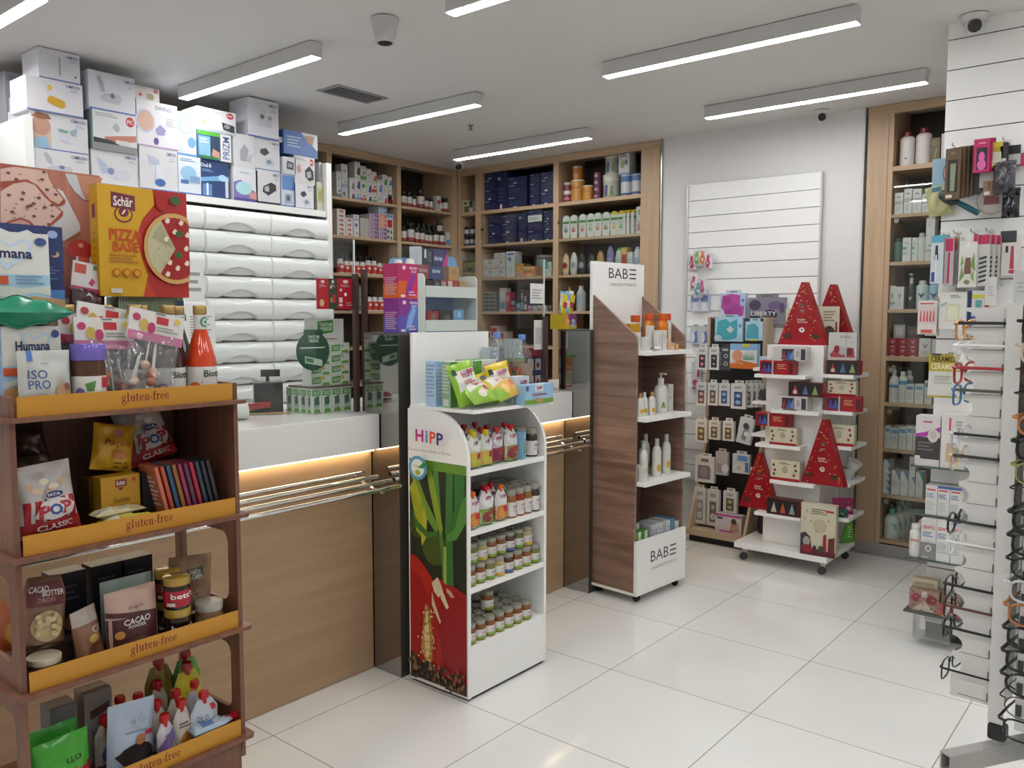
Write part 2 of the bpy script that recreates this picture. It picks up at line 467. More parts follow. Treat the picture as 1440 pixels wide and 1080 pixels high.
# ---------------------------------------------------------------- other ceiling fittings
t = thing('air_vent', 'grey slotted air vent set in the ceiling', 'vent', (-4.015, 3.37, CEIL))
g = G(); g.box(-.1, .1, -.195, .195, -.006, 0, M('8f8e8d', 0.5)); part('frame', g, t)
g = G(); g.box(-.075, .075, -.165, .165, -.0075, -.0062, M('2a2a2c', 0.6)); part('grille', g, t)
for k in range(5):
    g = G(); g.box(-.066 + k * .03, -.054 + k * .03, -.165, .165, -.012, -.0078, M('77777a', 0.5)); part('slat', g, t)
t = thing('security_camera', 'white tapered camera housing hanging from the ceiling', 'camera', (-2.906, 2.63, CEIL))
part('housing', G().lathe([(.044, -.11), (.06, -.02), (.062, -.004)], M('bdbcba', 0.4), 20), t)
part('mounting_ring', G().lathe([(.056, -.0038), (.056, 0)], BLACK, 20), t)
part('lens', G().lathe([(.03, -.114), (.034, -.1102)], M('1a1a1c', 0.15), 16), t)
def dome(x, y, label, r, rz):
    t = thing('security_camera', label, 'camera', (x, y, CEIL), rz)
    part('base', G().lathe([(r * .8, -r * .55), (r * 1.02, -r * .1), (r * 1.05, -.004)], M('d0cfcd', 0.4), 20), t)
    part('mounting_ring', G().lathe([(r, -.0038), (r, 0)], BLACK, 20), t)
    ball = G()
    ball.lathe([(max(.001, r * .72 * math.cos(a * PI / 16)), -r * .75 + r * .72 * math.sin(a * PI / 16)) for a in range(-8, 5)], M('c9c8c6', 0.35), 18)
    b = part('ball', ball, t)
    e = G(); e.lathe([(r * .5, 0), (r * .48, .012), (r * .2, .016)], M('1d1d22', 0.15), 18)
    o = part('lens', e, t, (0, -r * .52, -r * .92)); o.rotation_euler = (math.radians(125), 0, 0)
dome(-0.84, 4.27, 'white dome camera where the ceiling meets the slat clad column', .058, math.radians(15))
dome(-1.96, 5.56, 'small white dome camera by the lamp nearest the slat board wall', .05, math.radians(20))
dome(-5.0, 5.36, 'dark lensed dome camera in the ceiling corner above the back shelves', .055, math.radians(40))
t = thing('sprinkler', 'tiny sprinkler head on the ceiling between two lamps', 'sprinkler', (-4.013,4.425,2.9))
part('body', G().lathe([(.008, -.03), (.008, -.003), (.022, -.003), (.022, 0)], M('8b8a88', .4), 10), t)
part('deflector', G().lathe([(.02, -.034), (.02, -.031)], M('8b8a88', .4), 10), t)
# ---------------------------------------------------------------- sales counters, mirrored pillars, glass screens
LEDC = M((1.0, 0.78, 0.48), 0.5, emit=7.0)
def counter(y0, y1, label):
    t = thing('sales_counter', label, 'counter', (-2.756, (y0 + y1) / 2, 0), 0, 'sales counters')
    w = (y1 - y0) / 2
    g = G(); g.box(-.58, .056, -w, w, .988, 1.14, M('d9d8d5', 0.18, noise=0)); part('countertop', g, t, bevel=.003)
    g = G(); g.box(-.03, 0, -w, w, 0.003, .9875, OAKD); part('front_panel', g, t)
    g = G(); g.box(.008, .03, -w + .01, w - .01, .979, .9876, LEDC); part('led_strip', g, t)
    for s in (-w + .02, w - .045):
        g = G(); g.box(-.56, -.031, s, s + .025, 0.003, .9875, WHITE); part('side_panel', g, t)
counter(0.45, 2.388, 'white topped counter with oak front behind the gluten free stand')
counter(2.562, 3.822, 'white topped counter with oak front behind the radish picture stand')
counter(3.996, 5.2, 'far white topped counter with oak front behind the walnut stand')
MIRROR = M('a5a29f', 0.04, 1.0, noise=0)
for y, nm in ((2.39, 'mirrored grey pillar between counters, behind the radish picture stand'), (3.824, 'mirrored grey pillar between counters, behind the walnut stand')):
    t = thing('counter_pillar', nm, 'pillar', (-2.69, y + .085, 0))
    g = G(); g.box(-.108, .106, -.083, .083, 0.002, 1.478, MIRROR); part('body', g, t)
    g = G(); g.box(.1061, .109, -.083, .083, 0.002, 1.478, M('3b3733', .4)); part('front_panel', g, t)
    g = G(); g.box(-.11, .11, -.085, .085, 1.4781, 1.488, M('55524f', .3)); part('top_plate', g, t)
def rail(y0, y1, label):
    t = thing('bag_rail', label, 'rail', (-2.72, (y0 + y1) / 2, .86)); w = (y1 - y0) / 2
    for x, z, e in ((-.012, .03, -.06), (.04, .015, -.03), (.095, 0, -.002), (.15, -.016, -.002)):
        part('tube', G().tube([(x, -w, z), (x, w + e, z)], .009, CHROME, 10), t)
    for s in (-w + .1, w - .1):
        g = G(); g.tube([(-.034, s, .01), (.155, s, -.032)], .006, CHROME, 8); part('bracket', g, t)
rail(0.7, 2.386, 'chrome bag rail of four tubes next to the gluten free stand')
rail(2.57, 3.82, 'chrome bag rail of four tubes between the two white stands')
def screen(y0, y1, z1, label, posts):
    t = thing('glass_screen', label, 'screen', (-2.86, (y0 + y1) / 2, 1.141), 0, 'clear counter screens'); w = (y1 - y0) / 2
    g = G(); g.box(-.003, .003, -w, w, .02, z1 - 1.141, GLASS); part('pane', g, t)
    g = G(); g.box(-.004, .004, w, w + .006, .02, z1 - 1.141, M('cfd6d4', .3)); part('edge_strip', g, t)
    for y, zt, dx in posts:
        g = G(); g.box(-.012 + dx, .012 + dx, y - .009, y + .009, 0, zt, M('4a3a34', .25)); part('post', g, t)
screen(0.95, 2.39, 1.89, 'clear glass screen on the counter, red gift cards hung on it', [(.712, .6, .02), (.742, .62, .045)])
screen(2.6, 3.76, 1.88, 'clear glass screen on the middle counter with paper notices', [(.56, .42, .03)])
# ---------------------------------------------------------------- white drawer cabinet
t = thing('drawer_cabinet', 'large white pharmacy drawer cabinet with scalloped drawer fronts', 'cabinet', (-4.5, 2.64, 0))
for y, nm in ((-.925, 'left'), (.91, 'right')):
    g = G(); g.box(-.9, .01, y - .015, y + .025, 0.002, 2.54 + (.03 if y > 0 else 0), WHITE); part('side_panel', g, t)
g = G(); g.box(-.9, .006, -.9, .89, 2.215, 2.255, WHITE); part('top_shelf', g, t)
g = G(); g.box(-.9, -.88, -.9, .89, 0.05, 2.5, WHITE); part('back_panel', g, t)
g = G(); g.box(-.9, -.03, -.9, .89, 0.002, .78, WHITE); part('base', g, t)
def drawer_mesh(w, h):
    def S(u, v):
        a = 2 * u - 1
        y = -.038 * (1 - abs(2 * v - 1) ** 3.2) ** .5 * (1 - max(0, (abs(a) - .965) / .035) ** 2 * .6)
        lb = .40 * (1 - (a / .62) ** 2) if abs(a) < .62 else 0
        lt = .26 * (1 - (a / .55) ** 2) if abs(a) < .55 else 0
        if lb and v < lb: y += .030 * min(1, (lb - v) / .05) * (1 - .35 * min(1, (lb - v) / .4))
        if lt and (1 - v) < lt: y = max(y, -.034 + .034 * min(1, (lt - (1 - v)) / .22))
        return (-y, w * a / 2, h * v)
    g = G(); g.grid(lambda u, v: S(u, v), 64, 40, GLOSS)
    g.box(-.4, -.002, -w / 2, w / 2, -.002, h, M('4a4a4a', .6))
    tab = M('dfdedb', .3)
    for dz in (.56,):
        for du in (-.30, .28): g.box(.036, .0385, w * du - .035, w * du + .035, h * dz, h * dz + .005, tab)
    return g.mesh('drawer', 28)
dm = drawer_mesh(.4455, .1285)
for c in range(4):
    for r in range(11):
        if c == 0 and r > 6: continue
        part('drawer', dm, t, (0, -.675 + .449 * c, 2.196 - .1322 * (r + 1) + .004))
# ---------------------------------------------------------------- oak shelving
SH = [2.51, 2.21, 1.91, 1.61, 1.31, 1.01, .71, .41, .11]
def shelf_z(k): return SH[k]
BK = M('33281f', .6)
def unit(nm, label, fr, s0, s1, depth, stiles, zs, thick=(), back=BK):
    """built-in shelving: fr is its face; stiles: (s, width)"""
    x, y = fr.at(0, 0)
    t = thing(nm, label, 'shelf', (x, y, 0), fr.rz)
    g = G(); g.box(s0, s1, depth - .02, depth, 0.002, CEIL - .002, back); part('back_panel', g, t)
    for s, w in stiles:
        g = G(); g.box(s, s + w, 0, depth - .021, 0.002, CEIL - .002, OAK); part('stile', g, t)
    g = G(); g.box(s0, s1, -.001, .04, CEIL - .06, CEIL - .003, OAKH); part('top_rail', g, t)
    g = G(); g.box(s0, s1, -.004, -.001, 0.003, .082, M('93918e', .35)); part('plinth', g, t)
    for k in range(len(stiles) - 1):
        a = stiles[k][0] + stiles[k][1]; b = stiles[k + 1][0]
        for z in zs:
            th = .03 if z in thick else .022
            g = G(); g.box(a + .0005, b - .0005, .004, depth - .021, z - th, z, OAKH); part('shelf', g, t)
    return t
FL = Fr('x', -5.31); FL.bays = [(4.237, 4.923), (4.972, 5.598)]
FB = Fr('y', 5.67); FB.bays = [(-5.273, -5.092), (-5.018, -4.217), (-4.158, -3.377), (-1.541, -.632)]
unit('wall_shelving', 'oak wall shelving beside the drawer cabinet, behind the counter', FL, 1.5, 5.68, .4, [(1.5, .03), (2.2, .03), (3.1, .03), (4.185, .05), (4.925, .045), (5.60, .07)], SH[:6])
unit('back_shelving', 'oak back wall shelving with navy boxes', FB, -5.3, -3.205, .4, [(-5.305, .03), (-5.09, .07), (-4.215, .055), (-3.375, .165)], SH[:6], (2.51,))
tw = unit('tall_cabinet', 'tall oak display cabinet built in the wall beside the slat column', FB, -1.7, -.6, .4, [(-1.7, .125), (-1.573, .03), (-.63, .03)], SH, (2.51, 1.31))
for z0, z1 in ((2.22, 2.47), (1.92, 2.18), (1.62, 1.88), (1.33, 1.58), (1.02, 1.28), (.72, .98), (.42, .68), (.12, .38)): pass
g = G(); g.box(-1.53, -.66, -.008, -.003, .12, 2.45, GLASS); part('glass_door', g, tw)
for z in (2.165, 1.22, .95, .37):
    o = part('door_knob', G().lathe([(.006, 0), (.006, .012), (.016, .014), (.016, .024)], CHROME, 12), tw, (-1.50, -.008, z)); o.rotation_euler = (R90, 0, 0)
bk = [o for o in SC.objects if o.name == 'back_shelving'][0]
for a, b in ((-5.01, -4.22), (-4.155, -3.38)):
    g = G(); g.box(a, b, -.008, -.003, 1.63, 2.47, GLASS); part('glass_door', g, bk)
for s in (-4.985, -4.25, -4.135):
    o = part('door_knob', G().lathe([(.006, 0), (.006, .012), (.014, .014), (.014, .022)], STEEL, 12), bk, (s, -.008, 2.34)); o.rotation_euler = (R90, 0, 0)
# ---------------------------------------------------------------- slat board on the wall
t = thing('slat_board', 'white slat board hung on the back wall above the baby goods', 'slat board', (-2.475, 5.68, 0))
g = G(); g.box(-.49, .49, -.012, -.001, .35, 2.524, M('3c3c3c', .6)); part('back_panel', g, t)
g = G()
z = 2.524
while z > .4:
    g.box(-.486, .486, -.026, -.0121, z - .1105, z, WHITE); z -= .1152
part('slats', g, t)
for s in (-.494, .488):
    g = G(); g.box(s, s + .012, -.034, -.001, .35, 2.526, M('c8c8c6', .3, .6)); part('edge_profile', g, t)
g = G(); g.box(-.486, .486, -.0262, -.001, 2.5243, 2.53, M('c8c8c6', .3, .6)); part('top_profile', g, t)

# ================================================================ lettering with serifs
def serif_word(s, u0, v0, u1, v1, col):
    polys = []; x = 0.0
    def R(a, b, c, d): polys.append([(x + a, b), (x + c, b), (x + c, d), (x + a, d)])
    def arc(cx, cy, rx, ry, a0, a1, tx, ty, n=14):
        for k in range(n):
            p = [math.radians(a0 + (a1 - a0) * (k + j) / n) for j in (0, 1)]
            polys.append([(x + cx + rx * math.cos(p[0]), cy + ry * math.sin(p[0])), (x + cx + rx * math.cos(p[1]), cy + ry * math.sin(p[1])),
                          (x + cx + (rx - tx) * math.cos(p[1]), cy + (ry - ty) * math.sin(p[1])), (x + cx + (rx - tx) * math.cos(p[0]), cy + (ry - ty) * math.sin(p[0]))])
    for ch in s:
        w = .8
        if ch == 'l': R(.2, 0, .46, 1.5); R(.02, 0, .66, .09); R(.04, 1.42, .46, 1.5); w = .7
        elif ch == 'u': R(.16, .25, .42, 1); R(.72, 0, .98, 1); arc(.5, .32, .34, .33, 180, 300, .1, .12); R(.02, .91, .42, 1); R(.6, .91, .98, 1); R(.72, 0, 1.12, .09); w = 1.15
        elif ch == 'n': R(.16, 0, .42, 1); R(.72, 0, .98, .72); arc(.66, .68, .32, .33, 0, 130, .24, .12); R(.02, .91, .42, 1); R(.02, 0, .56, .09); R(.6, 0, 1.12, .09); w = 1.15
        elif ch == 't': R(.16, .2, .42, 1.28); R(.02, .9, .7, 1); arc(.5, .26, .34, .28, 180, 320, .2, .12); w = .76
        elif ch == 'e': arc(.48, .5, .46, .52, 20, 325, .24, .11, 22); R(.2, .46, .9, .56); w = 1.0
        elif ch == 'f': R(.16, 0, .42, 1.2); R(0, .9, .66, 1); R(0, 0, .62, .09); arc(.5, 1.18, .34, .34, 20, 180, .22, .12); w = .72
        elif ch == 'r': R(.16, 0, .42, 1); R(.02, .91, .42, 1); R(.02, 0, .62, .09); arc(.62, .66, .26, .35, 20, 150, .16, .14); w = .86
        elif ch == 'g': arc(.46, .66, .38, .38, 0, 360, .2, .1, 22); arc(.48, -.2, .48, .32, 0, 360, .18, .12, 22); R(.7, .9, 1.0, 1.04); R(.1, .12, .8, .26); w = 1.02
        elif ch == '-': R(.08, .4, .5, .56); w = .58
        x += w + .04
    W = x; lo, hi = -.52, 1.52
    return [('p', [(u0 + (u1 - u0) * a / W, v0 + (v1 - v0) * (b - lo) / (hi - lo)) for a, b in p], col) for p in polys]
def art_flat(g, P, items, lift=.0004):
    """like G.art but letters share one layer"""
    for it in items: g.art(P, [it], lift=lift)
# ================================================================ gluten free plywood stand
GFZ = [1.33, 1.018, .704, .394]
t = thing('display_stand', 'reddish plywood display stand with ochre gluten free shelf fronts', 'display stand', (-2.165, .981, 0))
GX0, GX1, GY0, GY1 = -.165, .165, -.281, .281
OCH = M('bb8426', .45); DKR = M('7e1d1a', .5)
for s in (GY0, GY1 - .012):
    g = G()
    def pl(x0, x1, z0, z1): g.box(x0, x1, s, s + .012, z0, z1, PLY)
    pl(GX1 - .045, GX1, .33, 1.376); pl(GX0, GX0 + .045, .002, 1.376)
    pl(GX0 + .045, GX1 - .045, 1.018, 1.376)
    for z in (.704, .394): pl(GX0 + .045, GX1 - .045, z - .06, z + .062)
    pl(GX0 + .045, GX1 - .045, .96, 1.018)
    for zz, up in ((.96, -1), (.766, 1), (.644, -1), (.456, 1)):
        for xx, d in ((GX0 + .045, 1), (GX1 - .045, -1)):
            pts = [(xx, zz)] + [(xx + d * (.03 - .03 * math.sin(a * PI / 12)), zz + up * (.03 - .03 * math.cos(a * PI / 12))) for a in range(7)]
            g.prism(pts if d * up > 0 else pts[::-1], 'y', s, s + .012, PLY)
    part('side_panel', g, t)
g = G(); g.box(GX0, GX0 + .008, GY0 + .013, GY1 - .013, 1.0, 1.376, PLY); part('back_panel', g, t)
for z in GFZ:
    pts = [(GX0, GY0 - .001), (GX0, GY1 + .001)]
    pts = [(GX0 - .005, GY0 - .02), (GX1 + .012, GY0 - .02), (GX1 + .022, GY0 - .01), (GX1 + .022, GY1 + .01), (GX1 + .012, GY1 + .02), (GX0 - .005, GY1 + .02)]
    g = G(); g.prism(pts, 'z', z - .010, z, PLY); part('shelf', g, t)
    g = G(); g.box(GX1 - .0, GX1 + .004, GY0 + .016, GY1 - .016, z + .0005, z + .046, OCH)
    W = GY1 - GY0 - .032
    art_flat(g, lambda u, v, k: (GX1 + .004 + k, GY0 + .016 + W * u, z + .046 * v), serif_word('gluten-free', .435, .22, .665, .86, DKR))
    part('shelf_front', g, t, label='ochre shelf front reading gluten-free')
g = G(); g.box(GX1 - .012, GX1 - .002, GY0 + .013, GY1 - .013, .002, .383, PLY); part('kick_panel', g, t)
# header picture: bread on a board
hd = G()
hd.box(-.143, -.139, -.28, .075, .0, .60, WHITE)
HP = lambda u, v, k: (-.139 + k, -.28 + .355 * u, .60 * v)
CR = 'cfb2a4'
hd.art(HP, [('r', 0, 0, 1, 1, wood('pink_board', 'a0604f', 'b5796a', 'z', .8, .6, 5)),
    ('p',[(0.69,0.922),(0.727,0.913),(0.839,0.776),(0.837,0.748),(0.725,0.701),(0.528,0.692),(0.535,0.806)],'c9c9ca'),('p',[(0.837,0.748),(0.842,0.729),(0.737,0.693),(0.725,0.701)],'8f5a3c'),('p',[(0.746,0.991),(0.767,0.954),(0.809,0.918),(0.878,0.884),(0.888,0.892),(0.855,0.929),(0.827,0.991)],'b9c0c4'),('p',[(0.827,0.991),(0.855,0.929),(0.888,0.885),(0.95,0.885),(1.017,0.992)],'b57f66'),('p',[(0.317,0.997),(0.621,0.99),(0.643,0.956),(0.689,0.914),(0.74,0.875),(0.736,0.859),(0.697,0.846),(0.636,0.861),(0.484,0.915),(0.31,0.902)],'9c4a38'),('p',[(0.315,0.975),(0.402,0.991),(0.618,0.99),(0.634,0.957),(0.677,0.913),(0.724,0.878),(0.691,0.855),(0.637,0.869),(0.556,0.923),(0.486,0.946),(0.312,0.924)],'cfaea0'),('p',[(0.309,0.888),(0.386,0.926),(0.474,0.942),(0.544,0.93),(0.601,0.885),(0.721,0.824),(0.713,0.804),(0.591,0.737),(0.516,0.699),(0.295,0.69)],'a04c3a'),('p',[(0.309,0.884),(0.391,0.92),(0.473,0.934),(0.535,0.924),(0.592,0.88),(0.708,0.823),(0.592,0.746),(0.517,0.707),(0.295,0.697)],'d2b3a6'),('p',[(0.299,0.745),(0.351,0.766),(0.433,0.785),(0.491,0.773),(0.549,0.735),(0.297,0.719)],'a04c3a'),('p',[(0.298,0.734),(0.362,0.759),(0.433,0.776),(0.479,0.765),(0.524,0.734),(0.297,0.719)],'c49c8f'),('c',0.359,0.872,.014,.006,'6d4238'),('c',0.443,0.86,.014,.006,'6d4238'),('c',0.376,0.804,.014,.006,'6d4238'),('c',0.452,0.886,.014,.006,'6d4238'),('c',0.554,0.873,.014,.006,'6d4238'),('c',0.589,0.835,.014,.006,'6d4238'),('c',0.496,0.837,.014,.006,'6d4238'),('c',0.516,0.846,.014,.006,'6d4238'),('c',0.474,0.831,.014,.006,'6d4238'),('c',0.579,0.951,.014,.006,'6d4238'),('c',0.593,0.983,.014,.006,'6d4238'),('c',0.608,0.91,.014,.006,'6d4238'),('c',0.407,0.939,.014,.006,'6d4238'),('c',0.635,0.846,.014,.006,'6d4238'),('c',0.512,0.793,.014,.006,'6d4238'),('c',0.608,0.764,.014,.006,'6d4238'),('c',0.635,0.799,.014,.006,'6d4238'),('c',0.354,0.96,.014,.006,'6d4238'),('c',0.663,0.893,.014,.006,'6d4238')]
    + [('c', .02 + .62 * random.random(), .66 + .3 * random.random(), .006 + .006 * random.random(), .003, '9c7264') for _ in range(60)]
    + [('c', 0.792, 0.66, .09, .045, 'a3201c'), ('c', 0.794, 0.68, .02, .01, 'd8837c'), ('r', .66, .3, .8, .45, 'd9d5d2')])
part('header_poster', hd, t, (0, 0, 1.331), label='picture of sliced bread on a wooden board')
# ================================================================ stand with the radish picture
t = thing('display_stand', 'white baby food stand with a red radish picture on its side', 'display stand', (-2.37, 2.66, 0))
hx0, hx1, hy0, hy1 = -.172, .168, -.255, .262
prof = [(hx0, .012), (hx1, .012), (hx1, .98)] + [(hx1 - .19 + .19 * math.cos(a * PI / 20), .985 + .19 * math.sin(a * PI / 20)) for a in range(0, 11)] + [(hx0, 1.175)]
g = G(); g.prism(prof, 'y', hy0, hy0 + .016, WHITE)
HP = lambda u, v, k: (hx0 + .008 + (hx1 - hx0 - .016) * u, hy0 - k, v)
GR1, GR2, GR3, GR4 = '5e8a2b', '2f5a22', '3f6d28', '1c2416'
RED, RED2 = '9b1114', 'b32218'
rnd = random.Random(3)
art = [('r', 0, .022, 1, .927, '20271a'), ('c', .45, .60, .22, .07, '45551f'), ('c', .15, .68, .16, .05, '39491d'),
  ('r', 0, .927, 1, .966, GR1),
  ('p', [(.42, .927), (.52, .927), (.58, .70), (.66, .48), (.72, .44), (.60, .44), (.56, .60)], '4f7d34'),
  ('p', [(.66, .927), (.78, .927), (.76, .70), (.78, .46), (.66, .45), (.64, .70)], '3a6f33'),
  ('p', [(.30, .927), (.40, .927), (.52, .80), (.60, .69), (.55, .66), (.44, .76)], '7f9a2e'),
  ('p', [(.02, .90), (.10, .927), (.30, .80), (.52, .70), (.50, .66), (.26, .74)], '6c9338'),
  ('p', [(0, .84), (.10, .88), (.22, .80), (.26, .70), (.22, .64), (.12, .66), (.08, .74)], 'a2a52a'),
  ('p', [(.26, .78), (.32, .72), (.30, .64), (.22, .60), (.20, .66)], 'b4b034'),
  ('p', [(.80, .927), (.98, .927), (.97, .82), (.86, .72), (.70, .66), (.68, .70), (.80, .78)], '2f6b2f'),
  ('p', [(.90, .80), (1, .85), (1, .74), (.84, .66), (.66, .64), (.66, .67), (.80, .70)], '4c8438'),
  ('p', [(.02, .75), (.16, .70), (.34, .665), (.50, .68), (.50, .655), (.32, .64), (.12, .675)], '3d7434'),
  ('r', .61, .45, .66, .62, '8fae52'),
  ('p', [(0, .555), (.12, .55), (.26, .52), (.40, .475), (.48, .43), (.50, .34), (.44, .24), (.40, .10), (0, .10)], RED2),
  ('p', [(0, .50), (.20, .46), (.36, .38), (.38, .24), (.36, .1), (0, .1)], RED),
  ('p', [(.34, .40), (.42, .46), (.52, .485), (.64, .465), (.82, .462), (1, .44), (1, .05), (.30, .09), (.28, .24)], 'a4161a'),
  ('p', [(.55, .43), (.8, .44), (1, .42), (1, .07), (.6, .1), (.5, .3)], '93121a'),
  ('p', [(.40, .455), (.50, .485), (.56, .46), (.60, .43), (.52, .40), (.44, .42)], 'cfc39f'),
  ('p', [(.56, .44), (.62, .42), (.70, .37), (.66, .36), (.56, .40)], 'd7c9a4'), ('p', [(.40, .42), (.44, .38), (.56, .30), (.54, .29), (.40, .36)], 'd2bb96'),
  ('p', [(.66, .45), (.74, .44), (.80, .42), (.74, .415), (.66, .435)], 'c9a27c'),
  ('p', [(.28, .36), (.34, .35), (.42, .22), (.40, .12), (.30, .10), (.20, .16), (.24, .26)], 'b5843c'),
  ('p', [(.29, .33), (.32, .32), (.36, .22), (.34, .13), (.28, .13), (.26, .22)], 'd8c88c'),
  ('p', [(0, .14), (.10, .12), (.22, .10), (.36, .12), (.48, .085), (.64, .075), (.8, .055), (1, .07), (1, .022), (0, .022)], '3b2a1e')]
art += [('c', .16 + .3 * rnd.random(), .10 + .24 * rnd.random(), .012, .005, rnd.choice(['d9c48a', '7c4a1c', 'e2d6a6', '94601f'])) for _ in range(70)]
art += [('c', rnd.random(), .03 + .09 * rnd.random(), .012 + .02 * rnd.random(), .006 + .007 * rnd.random(), rnd.choice(['55402c', '281a12', '7b5c3d', '1f140f', '8c6b48'])) for _ in range(80)]
art += [('c', .5 + .45 * rnd.random(), .08 + .2 * rnd.random(), .006, .003, '5c0d10') for _ in range(40)]
art += [('r', .20, .03, .70, .042, 'd2d0cc')]
art += [('c', .235, .935, .165, .05, '4d93bf'), ('c', .235, .935, .118, .036, 'd9e0d6'), ('t', 'organic', .15, .935, .32, .948, '6d8a35'), ('p', [(.24, .935), (.34, .962), (.40, .955), (.34, .935)], '1f7a4a'), ('c', .235, .915, .05, .012, '8fa83c')]
art += [('t', 'H', .20, 1.045, .345, 1.095, 'c2187a', .03), ('t', 'i', .38, 1.045, .42, 1.095, '2a8fc4', .03), ('t', 'P', .455, 1.043, .56, 1.093, 'dd4a26', .03), ('t', 'P', .575, 1.04, .69, 1.09, '2b2f7d', .03), ('t', 'Za ono najvrednije u životu', .06, 1.0, .82, 1.018, '8d8c8a')]
g.art(HP, art, lift=.00012)
part('side_panel', g, t, label='white side panel with red radish picture')
g = G(); g.prism(prof, 'y', hy1 - .016, hy1, WHITE); part('side_panel', g, t)
g = G(); g.box(hx0, hx0 + .014, hy0 + .017, hy1 - .017, .012, 1.49, WHITE); part('back_board', g, t)
for z in (.945, .700, .466, .226):
    g = G(); g.box(hx0 + .0145, hx1 - .001, hy0 + .0165, hy1 - .0165, z - .022, z, WHITE); part('shelf', g, t)
g = G(); g.box(hx0 + .0145, hx1 + .035, hy0 - .002, hy1 + .002, 1.156 + .0195, 1.188, WHITE); part('top_shelf', g, t)
g = G(); g.box(hx1 - .014, hx1 - .001, hy0 + .0165, hy1 - .0165, .014, .2035, WHITE); part('front_panel', g, t)
g = G(); g.box(hx0 + .01, hx1 - .01, hy0 + .01, hy1 - .01, .0005, .011, BLACK); part('base', g, t)
HZ = [.945, .700, .466, .226]; HTOP = 1.188
# ================================================================ walnut stand
t = thing('display_stand', 'white and walnut cosmetics stand on castors, thin black capitals on its header', 'display stand', (-2.61, 3.86, 0), math.radians(-4.5))
W4 = .48
wp = [(.02, .06), (.315, .06), (.315, 1.40)] + [(.315 - .03 + .03 * math.cos(a * PI / 8), 1.42 + .05 * math.sin(a * PI / 8)) for a in range(1, 4)] + [(.02, 1.68)]
for s in (0, W4 - .016):
    g = G(); g.prism(wp, 'y', s, s + .016, WAL); part('side_panel', g, t, label='walnut side panel')
g = G(); g.box(0, .019, -.004, W4 + .004, .045, 1.865, WHITE)
def babe(P):
    ink = '3c3b3a'
    return [('t', 'BAB', 0, .42, .70, 1, ink), ('r', .75, .42, 1, .5, ink), ('r', .75, .66, 1, .74, ink), ('r', .75, .92, 1, 1, ink), ('t', 'LABORATORIOS', .02, 0, 1, .16, '9a9896')]
g.art(lambda u, v, k: (.019 + k, .14 + .26 * u, 1.735 + .10 * v), babe(0))
part('header_board', g, t, label='white header board with thin black capitals')
g = G(); g.box(.0195, .03, .017, W4 - .017, .06, 1.5, WAL); part('back_panel', g, t)
BZ = [1.375, 1.02, .67]
for z in BZ:
    g = G(); g.box(.031, .37, .017, W4 - .0165, z - .022, z, WHITE); part('shelf', g, t)
g = G(); g.box(.3155, .335, -.002, W4 + .002, .06, .345, WHITE)
g.art(lambda u, v, k: (.335 + k, .13 + .25 * u, .165 + .105 * v), babe(0)); part('front_panel', g, t, label='white front panel with thin black capitals')
g = G(); g.box(.2, .3345, .017, W4 - .017, .15, .16, WHITE); part('bin_floor', g, t)
g = G(); g.box(-.002, .336, -.006, W4 + .006, .046, .0595, WHITE); part('base', g, t)
for x in (.04, .3):
    for y in (.05, W4 - .05):
        g = G(); g.prism([(x + .019 * math.cos(a * PI / 8), .02 + .019 * math.sin(a * PI / 8)) for a in range(16)], 'y', y - .009, y + .009, BLACK); g.box(x - .012, x + .012, y - .012, y + .012, .036, .0458, STEEL)
        part('castor', g, t)
# ================================================================ white wheeled gift tower
t = thing('gift_tower', 'white wheeled shelf tower holding red Christmas tea boxes', 'display stand', (-1.925, 5.235, 0))
def bx(nm, x0, x1, y0, y1, z0, z1, m=WHITE, bevel=.002):
    g = G(); g.box(x0 + 1.925, x1 + 1.925, y0 - 5.235, y1 - 5.235, z0, z1, m); return part(nm, g, t, bevel=bevel)
bx('base', -2.235, -1.645, 4.97, 5.5, .085, .122)
bx('column', -2.10, -1.745, 5.10, 5.45, .1225, 1.385)
TF = [1.205, .99, .77, .55, .335]      # shelves on the front face
TR = [1.215, .995, .785, .565, .35]    # shelves on the right face
for (x0, x1), z in zip(((-2.13, -1.81), (-2.02, -1.725), (-2.115, -1.83), (-2.015, -1.74), (-2.11, -1.815)), TF):
    bx('shelf', x0, x1, 4.98, 5.0995, z - .022, z)
for z in TR: bx('shelf', -1.7445, -1.56, 5.08, 5.38, z - .022, z)
for z in (1.235, 1.02, .81, .585): bx('shelf', -2.2, -2.1005, 5.12, 5.36, z - .02, z)
for x in (-2.19, -1.69):
    for y in (5.02, 5.45):
        g = G(); g.prism([(x + 1.925 + .024 * math.cos(a * PI / 8), .0245 + .024 * math.sin(a * PI / 8)) for a in range(16)], 'y', y - 5.235 - .01, y - 5.235 + .01, M('3c3c3e', .4))
        g.prism([(x + 1.925 - .02, .0845), (x + 1.925 + .025, .0845), (x + 1.925 + .008, .02), (x + 1.925 - .004, .02)], 'y', y - 5.235 + .0105, y - 5.235 + .014, M('d2d2d2', .3)); part('castor', g, t)
